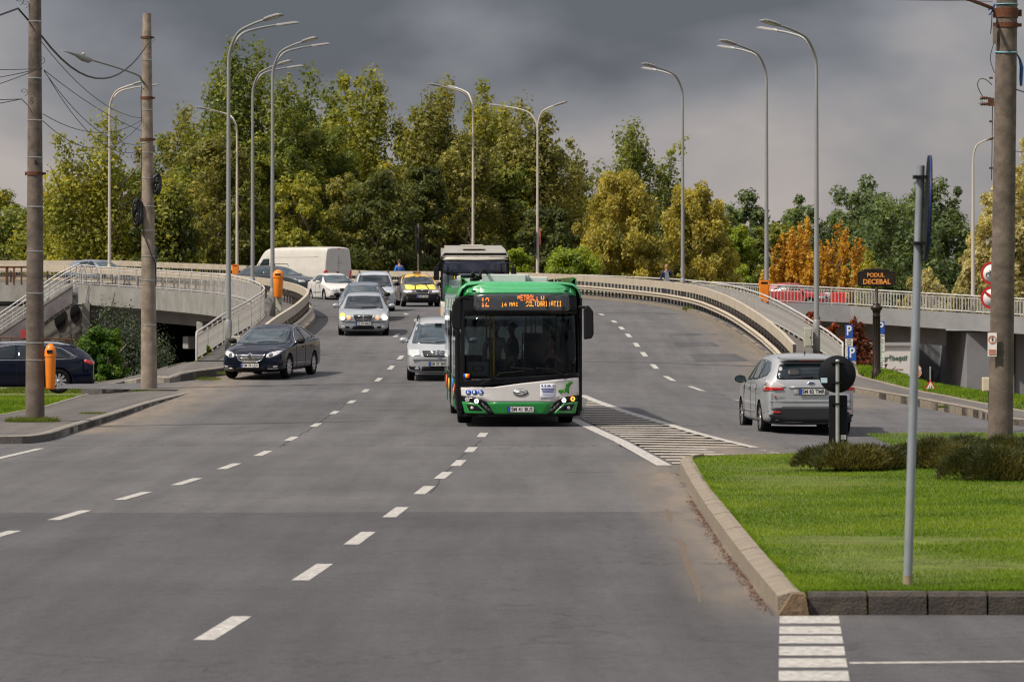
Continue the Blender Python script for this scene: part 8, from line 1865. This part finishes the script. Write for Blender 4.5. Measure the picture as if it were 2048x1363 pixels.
conifer('browner conifer bush in front of the thick concrete pole', cpts(6.2, 7.9, 53.8, 9, .44, .47, 3), 3, 52000)
conifer('conifer bush around the foot of the thick concrete pole', cpts(6.6, 8.4, 59.8, 8, .40, .38, 4), 4, 32000)
# ------------------------------------------------------------ grass
M_GRASS = leaf_mat('lawn_blades', ((.050, .105, .003), (.118, .212, .005), (.24, .30, .016)), .35, .7)
M_WEED = leaf_mat('weed_blades', ((.045, .07, .008), (.09, .13, .012), (.16, .17, .03)), .3, .8)
def grass(name, pts_xy, zf, hmin, hmax, wd, m_, rg, lean=.5, **kw):
    n = len(pts_xy); p = np.array([(x, y, zf(x, y)) for x, y in pts_xy]); h = (hmin + (hmax - hmin) * rg.random((n, 1)) ** 1.4); a = rg.uniform(0, 6.28, n)
    s = np.stack([np.cos(a), np.sin(a), np.zeros(n)], 1) * wd; d = np.stack([rg.normal(size=n) * lean, rg.normal(size=n) * lean, np.ones(n)], 1); d /= np.linalg.norm(d, axis=1, keepdims=True)
    V = np.stack([p - s, p + s, p + d * h], 1).reshape(-1, 3); o = put(name, npmesh(name, V, np.arange(3 * n).reshape(n, 3)), m_); o['kind'] = 'stuff'
    for k, v in kw.items(): o[k] = v
    return o
rg = np.random.default_rng(12); P = []
while len(P) < 170000:
    u = rg.random(40000); y = 33.5 + (73 - 33.5) * u ** 1.5; x = rg.uniform(2.4, 9.8, 40000)
    xl = np.interp(y, [p[1] for p in ISL[:11]], [p[0] for p in ISL[:11]]) + .13
    ok = (x > xl) & (x < (y * 1060 / F + .3)) & (y < 73)
    P += list(zip(x[ok], y[ok]))
grass('grass', P, LH, .015, .045, .006, M_GRASS, rg, .6, label='mown bright green lawn of the island')
# long tufts hanging over the kerb
P = [(interp(y, [(33, 2.40), (50, 2.54), (60, 2.68), (62, 2.75)]) + abs(rg.normal()) * .03, y) for y in rg.uniform(33.6, 61.9, 9000)] + [(x, 33.52 + abs(rg.normal()) * .03) for x in rg.uniform(2.45, 5.2, 6000)]
grass('grass', P, lambda x, y: LH(x, y) + .01, .02, .075, .004, M_GRASS, rg, .9, label='longer grass fringe along the island kerb')
# strips: left verge by the estate car, and beside the pavements
P = []
for i in range(42000):
    y = rg.uniform(78, 108.5); x = rg.uniform(-15.5, -10.6)
    # keep behind the rear kerb line of the pavement
    lim = np.interp(x, [-16, -12.4, -11.0, -10.95], [77, 80.5, 85.2, 104]); lim = max(lim, np.interp(x, [-11.5, -11.2, -10.7], [0, 104, 108])) 
    if y > lim: P.append((x, y))
grass('grass', P, lambda x, y: terr(x, y), .05, .13, .012, M_GRASS, rg, .5, label='grass verge at the left below the dark estate car')
P = [(rg.uniform(-16, -9.8), rg.uniform(122, 134)) for i in range(16000)]
grass('grass', P, lambda x, y: terr(x, y), .05, .16, .015, M_WEED, rg, .5, label='rough grass strip under the round green bush')
P = []
for i in range(30000):
    y = rg.uniform(84.5, 130); x = interp(y, EDGE_R) + .14 + rg.random() ** 1.5 * 2.0
    P.append((x, y))
grass('grass', P, lambda x, y: max(terr(x, y), -.9), .03, .10, .014, M_GRASS, rg, .4, label='green bank beyond the right pavement')
# weeds
def tuft(label, x, y, r, n, h, z=None, ry=None):
    a = rg.uniform(0, 6.28, n); q = np.sqrt(rg.random(n)) * r; return grass('weeds', list(zip(x + q * np.cos(a), y + q * np.sin(a) * (ry or 1))), lambda a_, b_: z if z is not None else rz_(a_, b_) + .14, .03, h, .006, M_WEED, rg, .55, label=label)
tuft('weeds growing round the foot of the dark concrete pole', -9.68, 80.7, .55, 3800, .16, .12, .8)
tuft('dry weeds on the left kerb edge', -9.55 + .55, 86.0, .30, 500, .05, .14)
tuft('grass tuft against the ramp kerb before the dark car', -8.6, 113.4, .35, 900, .12, .30, 2)
tuft('grass tuft growing on the small kerb by the side street', -10.9, 110.5, .5, 900, .08, .12)
tuft('weeds sprouting at the right barrier kerb', 7.35, 164.5, .35, 900, .28, 2.1, 2)
tuft('grass strip along the ramp kerb', -8.35, 116.5, .25, 900, .08, .42, 5)
tuft('weed at the right pavement kerb', 9.75, 90.5, .12, 200, .10, .14)
